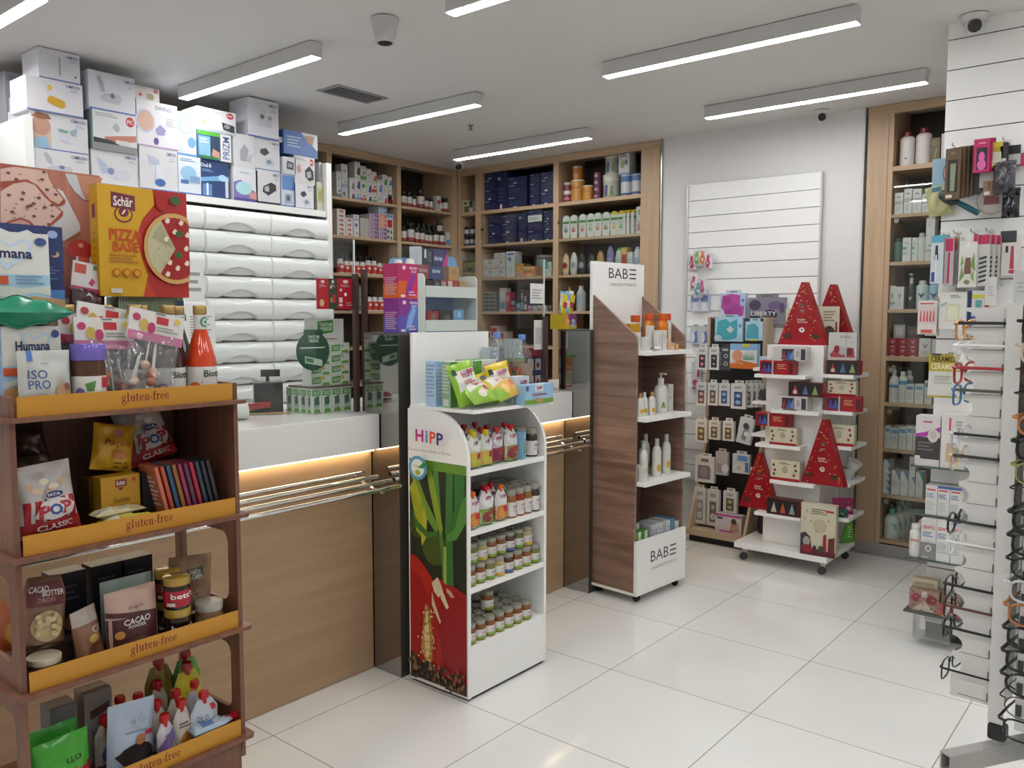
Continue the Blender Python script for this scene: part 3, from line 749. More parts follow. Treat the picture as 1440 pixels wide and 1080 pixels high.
# ================================================================ pegged baby goods stand
t = thing('peg_stand', 'pale wood stand with dark back hung with boxed baby goods', 'display stand', (-2.475, 5.4, 0))
BEECH = wood('pale_beech', 'b09a80', 'bda88f', 'z')
for x0, x1 in ((-.215, -.197), (.195, .213)):
    g = G(); g.prism([(-.2, .09), (.2, .09), (.2, 1.56), (.06, 1.56), (.06, .7)], 'x', x0, x1, BEECH); part('side_panel', g, t)
g = G(); g.box(-.1965, .1945, .08, .1, .09, 1.55, M('2a2829', .5)); part('back_panel', g, t)
g = G(); g.box(-.23, .23, -.205, .21, .05, .0895, wood('pale_beech_flat', 'b09a80', 'bda88f', 'x')); part('base', g, t)
g = G(); g.box(-.21, .21, -.17, .19, .001, .0495, BLACK); part('plinth', g, t)
PEGS = t
# ================================================================ white contraceptive display on the pillar side
t = thing('counter_display', 'small white two shelf counter display with a blue back, full of small boxes', 'display', (-3.04, 3.105, 1.141))
AC2 = M('dcdedd', .3)
pr = [(-.085, .0), (.09, .0), (.09, .60)] + [(.06 + .03 * math.cos(a * PI / 12), .60 + .03 * math.sin(a * PI / 12)) for a in range(1, 7)] + [(-.085, .63)]
for y in (-.196, .188):
    g = G(); g.prism(pr, 'y', y, y + .008, AC2); part('side_panel', g, t)
for z in (.348, .518):
    g = G(); g.box(-.085, .084, -.1875, .1875, z, z + .006, AC2); part('shelf', g, t)
    g = G(); g.box(.0845, .0925, -.1875, .1875, z - .004, z + .052, AC2); part('shelf_lip', g, t)
g = G(); g.prism([(-.265, 0), (.225, 0), (.225, .70), (.215, .725), (.195, .74), (-.235, .71), (-.255, .70), (-.265, .68)], 'x', -.091, -.0855, M('6f9bd0', .3)); part('back_panel', g, t, label='blue rounded back panel')
g = G(); g.box(-.0795, .084, -.1875, .1875, 0, .006, AC2); part('base', g, t)
# ================================================================ spectacles spinner on a small metal edged table
SPX, SPY, SPR = -.232, 1.5, math.radians(-5.6)
TT = .868
t = thing('glass_table', 'metal edged glass table under the white spectacles spinner', 'table', (SPX, SPY, 0), SPR)
g = G(); g.box(.0, .42, -.02, .22, TT - .008, TT, glassy('table_glass', (.97, .98, .98), .45)); part('table_top', g, t)
g = G(); ch = M('b5b3b0', .3, .35, noise=0)
for q in ((0, .34, -.011, -.008, -.030, 0), (0, .34, .008, .011, -.030, 0), (0, .34, -.0079, .0079, -.003, 0), (0, .34, -.0079, .0079, -.030, -.027)): g.box(*q, ch)
o = part('edge_rail', g, t, (-.038, -.074, TT - .0105), math.radians(57.5) - SPR)
for x, y in ((.3, 0), (.3, .18), (.4, 0), (.4, .18)):
    g = G(); g.box(x - .012, x + .012, y - .012, y + .012, .001, TT - .0085, STEEL); part('leg', g, t)
t = thing('spectacles_spinner', 'white spinner display rack for reading spectacles', 'spectacles rack', (SPX, SPY, TT), SPR)
SPW = M('d4d3d0', .25, noise=0)
for q in ((0, .022, 0, .003), (.038, .152, 0, .003), (.168, .19, 0, .003), (0, .19, .187, .19), (0, .003, .0135, .131), (0, .003, .145, .1869), (.187, .19, .0031, .1869)):
    g = G(); g.box(*q, .03, .703, SPW); part('column_panel', g, t)
g = G(); g.box(0, .19, 0, .19, .7031, .706, SPW); part('top_plate', g, t)
g = G()
fin = [(-.068, .05)]
for k in range(9):
    zc = .66 - k * .072
    fin = fin + []
pts = [(-.0005, .05), (-.0005, .70), (-.062, .70)]
for k in range(17):
    zc = .68 - k * .036
    pts += [(-.062, zc + .014)] + [(-.062 + .016 * math.sin(a * PI / 6), zc + .014 * math.cos(a * PI / 6)) for a in range(1, 6)] + [(-.062, zc - .014)]
pts += [(-.062, .05)]
g.prism(pts[::-1], 'y', .0145, .0175, SPW)
for k in range(18):
    z = .668 - k * .036
    g.box(-.05, -.006, .0137, .0144, z - .0005, z + .0003, '8a8988'); g.box(-.0065, -.0055, .0133, .0144, z, z + .014, '1a1a1a')
part('side_fin', g, t)
for k in range(18):
    z = .668 - k * .036
    for x in (.0435, .1465):
        g = G(); g.box(x - .004, x + .004, -.004, -.0003, z - .002, z + .016, BLACK); part('temple_slot', g, t)
g = G(); g.box(.0, .027, -.004, .02, .002, .0295, M('1b1b1d', .35)); part('foot', g, t, bevel=.005)
g = G(); g.box(.14, .19, -.004, .02, .002, .0295, M('1b1b1d', .35)); part('foot', g, t)
g = G(); g.box(.14, .19, .16, .19, .002, .0295, M('1b1b1d', .35)); part('foot', g, t)
LENS = glassy('spectacle_lens', (.97, .97, .98), 1.3)
def spectacles(col, rt, rnd, temple=None):
    k = ('specs', col, rt, rnd)
    if k in KITS: return KITS[k]
    m = M(col, .25, noise=0) if not isinstance(col, bpy.types.Material) else col
    m2 = m if not temple else M(temple, .3, noise=0)
    w, h = .0255, .0165 if not rnd else .0172
    e = 3.2 if not rnd else 2.2
    def rim(cx, n=26):
        out = []
        for q in range(n):
            a = 2 * PI * q / n; c, s = math.cos(a), math.sin(a)
            out.append((cx + w * abs(c) ** (2 / e) * (1 if c > 0 else -1), -.002 * c * (1 if cx < 0 else -1), h * abs(s) ** (2 / e) * (1 if s > 0 else -1) * (1 if s > 0 else .94)))
        return out
    g = G()
    for cx in (-.034, .034): g.tube(rim(cx), rt, m, 6, closed=True)
    g.tube([(-.0095, 0, .004), (-.004, -.002, .008), (.004, -.002, .008), (.0095, 0, .004)], rt, m, 6)
    for s in (-1, 1): g.tube([(s * .058, 0, .011), (s * .066, .002, .012), (s * .068, .008, .012)], rt * 1.25, m, 6)
    parts = [('front_frame', g.mesh('front_frame'), None)]
    for cx in (-.034, .034):
        l = G(); l.add([(p[0], p[1], p[2]) for p in rim(cx)], [tuple(range(26))], LENS); parts.append(('lens', l.mesh('lens'), None))
    for s in (-1, 1):
        l = G(); l.tube([(s * .068, .008, .012), (s * .067, .06, .0118), (s * .064, .105, .011), (s * .062, .13, 0)], [rt * 1.3, rt * 1.2, rt * 1.1, rt * 1.4], m2, 6); parts.append(('temple', l.mesh('temple'), None))
    KITS[k] = Kit('spectacles', 'spectacles', parts)
    return KITS[k]
def sploc(x, y, z):
    c, s = math.cos(SPR), math.sin(SPR)
    return SPX + c * x - s * y, SPY + s * x + c * y, TT + z
TIN = M('4a4640', .3, .8, noise=0)
front = [('141416', .0022, 0, 'black'), ('c9b7a6', .002, 0, 'pale clear'), (TIN, .0011, 1, 'thin metal'), (TIN, .0011, 1, 'thin metal'), ('b5703f', .002, 1, 'orange'), ('141416', .0026, 0, 'black'), ('8f8a4e', .0016, 0, 'olive green'), (TIN, .0012, 0, 'thin metal'),
         ('141416', .0026, 0, 'black'), ('141416', .0022, 0, 'black'), ('141416', .0018, 1, 'black'), ('bfc2c2', .002, 0, 'clear'), ('a86a3a', .002, 0, 'orange brown'), ('141416', .0022, 0, 'black'), ('141416', .0024, 0, 'black'), ('141416', .0022, 1, 'black'), (TIN, .001, 1, 'thin metal'), ('1c1a1a', .0018, 0, 'dark')]
for k, (c, r, rd, nm) in enumerate(front):
    x, y, z = sploc(.095, -.052, .667 - k * .0362)
    spectacles(c, r, rd).put(nm + ' framed reading spectacles on the rack front, ' + ('topmost' if k == 0 else 'bottom pair' if k == 17 else ORD[k] + ' from the top'), x, y, z, SPR, 'spectacles on the rack front')
side = [(0, 'c58b50', .0022, 0, '141416', 'orange fronted'), (1, 'dddddb', .0022, 1, None, 'white'), (2, 'a3252b', .0022, 0, None, 'red'), (3, '3f6f9e', .002, 0, '4a4a3a', 'blue fronted'), (5, 'c4c6c6', .002, 0, '141416', 'clear fronted'), (6, 'c8b495', .0022, 0, '17171a', 'beige fronted'), (9, '141416', .002, 1, None, 'round black'), (10, 'e0e0de', .0016, 0, None, 'thin white'), (12, '141416', .0018, 0, None, 'slim black'), (13, '30201a', .0018, 0, '5a2e20', 'brown armed'), (14, '141416', .0018, 0, None, 'black'), (16, '141416', .0014, 0, None, 'thin black, lowest')]
for k, c, r, rd, tm, nm in side:
    x, y, z = sploc(-.078, .073, .667 - k * .0362 - .004)
    spectacles(c, r, rd, tm).put(nm + ' reading spectacles sticking out of the rack side', x, y, z, SPR - R90, 'spectacles on the rack side')

# ================================================================ boxes piled on the drawer cabinet
def snap(rows, base, tol=.09):
    """rows: [s0, s1, z0, z1, ...]; let every box rest on what is under it"""
    rows = [list(r) for r in rows]; rows.sort(key=lambda r: r[2]); done = []
    for r in rows:
        sup = base
        for q in done:
            ov = min(r[1], q[1]) - max(r[0], q[0])
            if ov > .25 * (r[1] - r[0]) and q[3] < r[2] + tol: sup = max(sup, q[3])
        r[2] = sup + .0005
        if r[3] - r[2] < .02: r[3] = r[2] + .04
        done.append(r)
    return done
W1 = 'cdcdd0'
def omron(kind, logo=(.70, .84, .95, .93)):
    a = [('r', 0, 0, 1, .04, '4766a8'), ('t', 'OMRON', *logo, '34427c', .01), ('l', logo[0] + .08, logo[1] - .13, .95, logo[1] - .03, 2, 'a9acb6')]
    if kind == 'neb': a += [('p', [(.26, .25), (.62, .20), (.70, .34), (.66, .48), (.34, .46), (.24, .36)], 'b9bac2'), ('p', [(.18, .85), (.24, .9), (.32, .70), (.34, .48), (.26, .5)], 'a9aab4'), ('c', .5, .42, .05, .07, '6f7694')]
    if kind == 'yel': a += [('p', [(.36, .30), (.60, .18), (.68, .26), (.66, .42), (.42, .52), (.36, .44)], 'c99a2e'), ('c', .40, .74, .05, .08, 'd9b23c'), ('p', [(.30, .9), (.36, .9), (.40, .5), (.36, .5)], 'c9cbd4')]
    if kind == 'stick': a += [('r', .48, .18, .52, .78, '9d9aa6'), ('c', .88, .22, .025, .035, '3b4266')]
    if kind == 'mask': a += [('p', [(.10, .80), (.30, .62), (.36, .40), (.22, .30)], 'a7b5cf'), ('c', .40, .42, .07, .1, '7e86aa'), ('p', [(.45, .2), (.78, .16), (.82, .36), (.74, .5), (.5, .46)], 'c3c5cf')]
    if kind == 'tall': a += [('p', [(.2, .82), (.5, .74), (.52, .62), (.25, .6)], 'aeb6c8'), ('p', [(.42, .62), (.56, .6), (.66, .26), (.60, .12), (.44, .14), (.40, .4)], 'cfd3dc'), ('c', .52, .2, .14, .09, '3f62a8')]
    if kind == 'bp': a += [('p', [(.30, .66), (.50, .72), (.62, .58), (.44, .46), (.28, .54)], '39404e'), ('p', [(.45, .36), (.66, .42), (.80, .30), (.76, .16), (.5, .14)], 'b8c0cc'), ('p', [(.5, .32), (.64, .36), (.7, .26), (.54, .2)], '7c8894')]
    if kind == 'bpblack': a += [('p', [(.30, .52), (.62, .66), (.82, .60), (.84, .44), (.5, .26), (.26, .36)], '2a2b30'), ('p', [(.34, .50), (.52, .56), (.54, .38), (.36, .38)], 'a8b0b2'), ('r', 0, 0, 1, .07, '1a1a1c')]
    if kind == 'multi': a += [('p', [(.32, .3), (.56, .28), (.58, .72), (.36, .74)], 'c6c6cc'), ('c', .46, .56, .07, .06, '6e7074'), ('c', .66, .40, .13, .11, 'bfc0c8'), ('c', .7, .55, .08, .06, '9a9ca4')]
    if kind == 'baby': a += [('p', [(0, 0), (0, .9), (.18, 1), (.32, .92), (.34, .5), (.34, .05)], 'cdb3a3'), ('c', .17, .62, .17, .25, 'b98f7b'), ('p', [(.02, .86), (.10, .99), (.3, .96), (.36, .84), (.16, .80)], '8d5f48'), ('p', [(.04, .02), (.06, .3), (.26, .34), (.32, .05)], '8fb3cd'), ('p', [(.46, .62), (.64, .60), (.62, .52), (.48, .54)], '74a296'), ('p', [(.48, .3), (.68, .26), (.70, .42), (.56, .5), (.46, .44)], 'c4c8d2'), ('p', [(.68, .6), (.80, .70), (.78, .48), (.70, .5)], '93a5bb')]
    return a
def pic(k):
    a = [('c', .85, .82, .10, .13, 'b5212c'), ('t', 'PiC', .78, .77, .92, .87, 'ede6e4', .02), ('l', .06, .84, .6, .95, 2, '9c9a9e')]
    if k == 0: a += [('p', [(.25, .34), (.62, .42), (.98, .48), (.98, .32), (.6, .24), (.28, .22)], 'b1705a'), ('p', [(.44, .62), (.52, .74), (.62, .6), (.56, .5)], '9fb2b0'), ('r', 0, 0, 1, .17, '838084'), ('p', [(0, .17), (.6, .17), (.4, .27), (0, .30)], '2a2a2c'), ('p', [(.5, .2), (.8, .2), (.8, .3), (.5, .3)], 'c9c9c4')]
    if k == 1: a += [('c', .62, .34, .16, .24, 'a9977a'), ('p', [(.12, .3), (.2, .55), (.3, .3)], 'c23a32')]
    if k == 2: a += [('p', [(.5, .5), (.72, .68), (.92, .50), (.94, .2), (.7, .12), (.52, .26)], '2d3034'), ('p', [(.56, .44), (.78, .5), (.82, .28), (.6, .22)], '9aa2a6'), ('p', [(.1, .6), (.26, .7), (.3, .4), (.14, .4)], 'b98a80')]
    if k == 3: a += [('p', [(.62, .5), (.96, .42), (.96, .1), (.66, .18)], '33353b'), ('c', .76, .34, .08, .1, '8a9094'), ('r', 0, 0, 1, .12, 'a9b0be'), ('p', [(.1, .3), (.14, .55), (.2, .3)], 'd8b04a')]
    return a
DT = 2.2555
rows = [
 (1.74,2.018,2.25,2.396, W1, omron('neb', (.68, .78, .97, .9)), 'white nebulizer box, bottom of the pile beside the cabinet side panel', None, None),
 (2.035,2.288,2.286,2.436, W1, omron('mask'), 'white box with mask nebulizer picture, behind the pizza box', None, None),
 (2.289,2.51,2.231,2.492, W1, omron('tall'), 'tall white box with an upright nebulizer picture', None, None),
 (2.512,2.653,2.243,2.474, 'd3dbe4', [('c', .45, .55, .36, .2, '8fb9d6'), ('l', .1, .85, .8, .95, 2, '6d90b4'), ('r', .1, .28, .45, .38, '3c6ea5'), ('r', .5, .32, .95, .5, '7e9cc0'), ('r', 0, 0, 1, .05, '4169a8')], 'pale blue toothbrush box with blue rings, lower of two', None, None),
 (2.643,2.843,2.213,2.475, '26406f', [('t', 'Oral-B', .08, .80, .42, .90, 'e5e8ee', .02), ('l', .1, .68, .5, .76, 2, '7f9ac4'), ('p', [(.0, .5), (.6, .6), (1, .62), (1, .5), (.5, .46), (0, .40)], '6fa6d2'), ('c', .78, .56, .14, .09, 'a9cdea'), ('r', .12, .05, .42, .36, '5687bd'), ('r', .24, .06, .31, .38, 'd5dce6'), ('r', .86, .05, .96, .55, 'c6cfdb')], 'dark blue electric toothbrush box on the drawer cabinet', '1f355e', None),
 (2.863,3.031,2.226,2.457, 'd5d6dc', [('c', .48, .86, .3, .06, 'c8cfd8'), ('l', .3, .84, .66, .88, 1, '8b929e'), ('p', [(0, .1), (0, .55), (.3, .64), (.5, .5), (.95, .30), (.95, .06)], '7b6fae'), ('c', .42, .4, .34, .2, 'a8d3d8'), ('p', [(.6, .26), (.95, .34), (.95, .1), (.7, .08)], 'c98e84'), ('r', 0, 0, 1, .1, '4b4284')], 'white box with purple and teal swirl picture', None, None),
 (3.018,3.194,2.212,2.465, W1, omron('bpblack'), 'white blood pressure monitor box with black base strip', None, None),
 (3.211,3.316,2.229,2.463, 'c9d2df', [('r', .05, .52, .95, .96, '5c86c0'), ('p', [(.2, .1), (.75, .12), (.75, .42), (.25, .42)], '9aa8b8'), ('r', .36, .2, .6, .35, '4d5866'), ('r', 0, 0, 1, .06, '4169a8')], 'narrow blue and white monitor box, bottom of its pile', None, None),
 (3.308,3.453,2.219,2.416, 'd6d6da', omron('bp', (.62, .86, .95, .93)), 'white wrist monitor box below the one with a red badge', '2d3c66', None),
 (3.48,3.55,2.229,2.443, 'c9cab4', [('r', .1, .3, .9, .8, 'b5b678'), ('l', .2, .4, .8, .7, 4, '8a8c58')], 'small greenish carton against the cabinet side', None, None),
 (1.731,2.024,2.362,2.579, W1, omron('baby'), 'white inhaler box with a sleeping child picture', None, None),
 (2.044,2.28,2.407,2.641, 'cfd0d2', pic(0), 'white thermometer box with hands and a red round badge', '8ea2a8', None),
 (2.281,2.518,2.471,2.74, 'd3d2d8', [('t', 'SWING', .45, .83, .85, .92, '55597a', .01), ('c', .2, .55, .24, .26, 'b7b9cf'), ('c', .21, .56, .19, .22, 'c59d8c'), ('p', [(.44, .4), (.56, .52), (.7, .42), (.66, .3), (.5, .28)], '8d86b4'), ('c', .45, .14, .06, .08, '5c3f88'), ('r', 0, 0, 1, .03, 'b08ab8'), ('l', .72, .5, .95, .7, 4, 'a9a8b4')], 'white breast pump box with a mother and baby picture', None, None),
 (2.508,2.651,2.466,2.72, 'd3dbe4', [('c', .45, .68, .34, .18, '9cc4dc'), ('c', .45, .66, .22, .12, 'c5dcea'), ('l', .12, .86, .7, .94, 2, '6d90b4'), ('r', .16, .1, .32, .5, 'c3ccd6'), ('c', .7, .34, .18, .12, '6d9ac6'), ('r', 0, 0, 1, .06, '6a93c4')], 'pale blue toothbrush box with blue rings, upper of two', None, None),
 (2.635,2.784,2.468,2.636, '3f6f96', [('r', .55, .1, 1, 1, '2c3f58'), ('r', 0, .86, 1, 1, '57a83c'), ('r', .05, .12, .55, .8, '7fb0cc'), ('l', .1, .55, .5, .75, 2, 'cfe0e6'), ('p', [(.6, .14), (.95, .05), (.95, .3), (.66, .4)], 'b98f7a'), ('r', .1, .02, .9, .1, '2f7a34')], 'blue and green plaster box beside the box with sideways blue letters', None, None),
 (2.869,3.016,2.453,2.657, 'c9cacd', [('p', [(.3, .2), (.6, .2), (.72, .56), (.5, .72), (.3, .5)], '9b9ea6'), ('p', [(.6, .36), (.9, .46), (.8, .18), (.62, .2)], 'b0b3ba')], 'grey white box next to the narrow box with sideways blue letters', None, 'PRIZM'),
 (3.003,3.205,2.464,2.656, W1, omron('bp', (.7, .86, .97, .93)), 'white blood pressure monitor box below the tall monitor box', None, None),
 (3.221,3.316,2.46,2.57, 'c6c8cd', [('p', [(.25, .3), (.8, .26), (.85, .7), (.3, .78)], '2b2d33'), ('r', .38, .4, .72, .64, '8e969c')], 'small white box with a black monitor, middle of its pile', None, None),
 (3.308,3.465,2.424,2.59, 'd0cdce', pic(2), 'white monitor box with a red round badge, right end of the pile', None, None),
 (3.507,3.612,2.45,2.575, 'b3b3b1', [('l', .2, .3, .8, .7, 3, '97968f')], 'plain greyish white carton on the end of the cabinet', None, None),
 (1.727,2,2.542,2.746, 'd5d3d9', omron('yel'), 'white inhaler box with a yellow device', None, None),
 (2.029,2.277,2.623,2.84, 'cfd0d8', omron('neb', (.76, .82, .98, .90)), 'white compressor nebulizer box, top of its pile', None, None),
 (2.282,2.422,2.711,2.814, 'cfcbc9', pic(1), 'small white box with a red badge on top of the breast pump box', None, None),
 (2.64,2.89,2.64,2.77, 'd3d4d8', pic(3), 'wide white monitor box on the green and blue plaster box', None, None),
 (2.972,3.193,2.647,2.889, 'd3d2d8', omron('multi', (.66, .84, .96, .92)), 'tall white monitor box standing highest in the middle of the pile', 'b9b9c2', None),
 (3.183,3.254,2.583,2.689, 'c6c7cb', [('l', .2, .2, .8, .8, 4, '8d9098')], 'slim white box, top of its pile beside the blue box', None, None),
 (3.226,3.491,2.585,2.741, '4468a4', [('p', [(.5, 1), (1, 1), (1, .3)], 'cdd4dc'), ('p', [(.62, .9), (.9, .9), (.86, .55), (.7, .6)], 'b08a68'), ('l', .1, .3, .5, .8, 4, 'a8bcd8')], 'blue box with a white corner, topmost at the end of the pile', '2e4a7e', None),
 (1.79,1.991,2.723,2.9, 'cfced6', omron('stick', (.66, .80, .96, .9)), 'white box touching the ceiling, highest of the whole pile', None, None),
]
named = {}
dat = snap([(s0, s1, z0, z1, i) for i, (s0, s1, z0, z1, *_) in enumerate(rows)], DT)
FD = Fr('x', -4.5)
for s0, s1, z0, z1, i in dat:
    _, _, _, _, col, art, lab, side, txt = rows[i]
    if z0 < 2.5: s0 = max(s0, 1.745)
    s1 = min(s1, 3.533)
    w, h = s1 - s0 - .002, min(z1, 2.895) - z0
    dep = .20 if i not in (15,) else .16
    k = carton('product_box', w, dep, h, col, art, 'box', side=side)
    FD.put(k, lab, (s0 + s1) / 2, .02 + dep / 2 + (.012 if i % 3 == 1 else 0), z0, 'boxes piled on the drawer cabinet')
# the lettered box beside the PRIZM device box
s0, s1, z0, z1 = 2.782,2.855,2.428,2.628
w = s1 - s0 - .002
g = G(); hh = [r for r in dat if r[4] == 23][0][2] - max(r[3] for r in dat if r[4] == 4) - .003
g.box(-w / 2, w / 2, -.1, .1, 0, hh, M('cfd0d4', .4))
gv, gf = glyphs('PRIZM', .01)
g.add([(-w * .28 + w * .62 * (1 - b), -.1004, .015 + (hh - .03) * a) for a, b in gv], gf, '48608c')
FD.put(Kit('product_box', 'box', [('product_box', g.mesh('product_box'), None)]), 'narrow white box with large blue letters running sideways', (s0 + s1) / 2, .12, max(r[3] for r in dat if r[4] == 4) + .001, 'boxes piled on the drawer cabinet')
# boxes further back, left of the cabinet side panel
for x, y0, y1, z, h, d, col, art, lab in (
  (-4.88, 1.765, 1.90, DT, .58, .2, 'a0a0a8', [('c', .4, .75, .08, .05, '5d6380'), ('r', .7, .7, .82, .9, '4a5070'), ('l', .1, .92, .6, .97, 2, '74757f')], 'tall dim grey box behind the inhaler boxes'),
  (-4.745, 1.765, 1.87, DT, .365, .12, 'c9c8cc', [('l', .2, .6, .8, .9, 5, 'a9a8ae')], 'tall white carton just behind the cabinet side panel'),
  (-4.75, 1.765, 1.85, DT + .3655, .068, .09, 'bdbcc2', [('p', [(.3, .1), (.55, .1), (.5, .5), (.35, .5)], 'b03a34'), ('l', .2, .6, .9, .85, 2, '84838a')], 'small white box with a red mark beside the inhaler boxes')):
    k = carton('product_box', y1 - y0, d, h, col, art)
    k.put(lab, x - d / 2, (y0 + y1) / 2, z, R90, 'boxes piled on the drawer cabinet')

# ================================================================ goods on the oak wall shelves
def stack_cols(fr, z, d, cols, group, where, dep=.09, name='carton', cat='box', unitname='carton'):
    """cols: (s0, s1, [(height, colour, art, word), ...]) bottom first"""
    for ci, (s0, s1, items) in enumerate(cols):
        zz = z + .0005
        for ri, (h, col, art, word) in enumerate(items):
            lv = '' if len(items) == 1 else (', bottom' if ri == 0 else ', top' if ri == len(items) - 1 else ', ' + ('middle' if len(items) == 3 else ORD[ri] + ' up'))
            k = carton(name, s1 - s0 - .002, dep, h, col, art, cat)
            fr.put(k, '%s %s%s of column %s, %s' % (word, unitname, lv, ORD[ci] if ci < 18 else ci, where) if lv else '%s %s in column %s, %s' % (word, unitname, ORD[ci], where),
                   (s0 + s1) / 2, d + dep / 2, zz, group)
            zz += h + .0004
def row(fr, kit, ss, d, z, word, where, group, words=None, turn=0.0):
    n = len(ss); ss = list(ss)
    hw = [max(abs(v.co.x) for v in (kit[i] if isinstance(kit, list) else kit).parts[0][1].vertices) * 1.03 + .0006 for i in range(n)]
    for i in range(1, n): ss[i] = max(ss[i], ss[i - 1] + hw[i] + hw[i - 1])
    if fr.bays:
        b = min(fr.bays, key=lambda q: abs((q[0] + q[1]) / 2 - sum(ss) / n) - (q[1] - q[0]) / 2)
        ss[-1] = min(ss[-1], b[1] - hw[-1])
        for i in range(n - 2, -1, -1): ss[i] = min(ss[i], ss[i + 1] - hw[i] - hw[i + 1])
    for i, s in enumerate(ss):
        w = words[i] if words else word
        k = kit[i] if isinstance(kit, list) else kit
        fr.put(k, '%s, %s %s' % (w, nth(i, n), where) if n > 1 else w + ' ' + where, s, d, z + .0005, group, turn)
def med(acc, kind=0):
    a = [('l', .12, .80, .85, .93, 2, '9a9a9c')]
    if kind == 0: a += [('p', [(.35, .08), (.95, .02), (.95, .55), (.62, .62)], acc)]
    if kind == 1: a += [('r', 0, 0, 1, .3, acc), ('c', .6, .5, .2, .12, acc)]
    if kind == 2: a += [('c', .5, .45, .28, .18, acc), ('l', .15, .1, .8, .22, 2, 'a8a8a6')]
    return a
WB = 'c9c8c4'
def mc(z, acc, kind, word): return (z, WB, med(acc, kind), word)
# --- first bay, top shelf (beside the drawer cabinet)
B1 = [4.319,4.367,4.371,4.433,4.45,4.505,4.505,4.565,4.567,4.629,4.631,4.684,4.684,4.741,4.744,4.802,4.804,4.857,4.859,4.913,4.915,4.973]
sp = [(B1[2 * i], B1[2 * i + 1]) for i in range(len(B1) // 2)]
its = [[mc(.105, '6c6c6c', 1, 'grey picture'), mc(.10, '9fb7a0', 2, 'white and green')],
  [(.09, 'b4b6ba', [('c', .4, .4, .2, .2, '62656b')], 'silver'), mc(.085, '8fa3b5', 1, 'blue grey'), mc(.095, 'a89486', 2, 'white')],
  [mc(.078, '4c4642', 0, 'dark picture'), mc(.095, '7c7571', 0, 'grey picture')],
  [mc(.088, '5f93c8', 1, 'light blue'), mc(.11, '3c4d9a', 0, 'blue'), mc(.11, '4a4440', 0, 'white and dark')],
  [mc(.083, 'b5503f', 1, 'white and red'), mc(.088, '3f8f3a', 2, 'green dot'), mc(.112, '6a9a55', 1, 'white and green')],
  [mc(.072, '30367a', 0, 'navy'), mc(.105, '3f3f85', 0, 'dark blue'), mc(.09, 'a9b2a0', 2, 'pale')],
  [mc(.084, '6a9a55', 1, 'green based'), mc(.088, 'b8462c', 1, 'red based'), mc(.08, 'c24e2c', 0, 'orange')],
  [mc(.088, '9aa4ac', 2, 'white'), mc(.107, '4f86bd', 0, 'blue wedge')],
  [mc(.084, 'b3202a', 0, 'red'), mc(.07, 'b9a590', 2, 'cream'), mc(.088, '3a8a3c', 0, 'green wedge')],
  [mc(.086, 'c03a2c', 0, 'red orange'), mc(.07, 'b7a893', 2, 'cream'), mc(.078, '4580b6', 0, 'blue topped')],
  [mc(.084, 'b02630', 0, 'red')]]
stack_cols(FL, SH[0], .05, [(a, b, i) for (a, b), i in zip(sp, its)], 'medicine cartons on the top shelf', 'top shelf by the drawers', .08)
# --- first bay, second shelf
B2 = [4.318,4.404,4.406,4.48,4.486,4.545,4.557,4.654,4.66,4.743,4.76,4.849,4.862,4.948]
sp = [(B2[2 * i], B2[2 * i + 1]) for i in range(len(B2) // 2)]
def dots(acc): return [('c', .62, .45, .13, .3, acc), ('c', .36, .5, .1, .22, '6f625c')]
def slab(acc): return [('r', .12, .12, .95, .88, acc), ('l', .2, .3, .8, .7, 2, 'd8d2d6')]
thin = lambda n, c, w, h=.0365: [(h, 'cbc6bf', dots(c), w)] * n
its = [thin(6, 'b03a33', 'red dotted', .035), thin(4, 'b03a33', 'red dotted', .037), [(.062, 'cfccc6', [('l', .4, .3, .9, .7, 2, '77746f')], 'barcoded'), (.12, 'c5c6cc', [('c', .5, .3, .24, .12, '51658f'), ('r', .1, .6, .9, .7, '9a8fae'), ('l', .2, .8, .8, .92, 2, '6c6d78')], 'white round emblem')],
  [(.04, 'aaa59e', [], 'plain grey')] * 4, [(.034, 'c3b6c2', slab('6d3f7e'), 'purple')] * 6, [(.034, 'c3b6b6', slab('6b4285'), 'purple')] * 3 + [(.036, 'c9b5a5', slab('c96a3a'), 'orange')] * 3 + [(.032, 'b8c2cc', slab('5f86b2'), 'blue')] * 2,
  [(.05, 'b9c2b4', [('c', .3, .5, .14, .3, '3c4f44'), ('c', .7, .4, .14, .3, '4a6a5c')], 'green spotted'), (.05, 'b9c2b4', [('c', .3, .5, .14, .3, '3c4f44'), ('c', .7, .4, .14, .3, '5a4a6c')], 'green spotted'), (.08, 'c9c2bd', [('r', .2, .1, .85, .9, '9c1f2c')], 'red'), (.04, 'a5b4c4', [('r', .1, .3, .9, .8, '5c7fa8')], 'blue')]]
stack_cols(FL, SH[1], .05, [(a, b, i) for (a, b), i in zip(sp, its)], 'thin medicine cartons on the second shelf', 'second shelf by the drawers', .14)
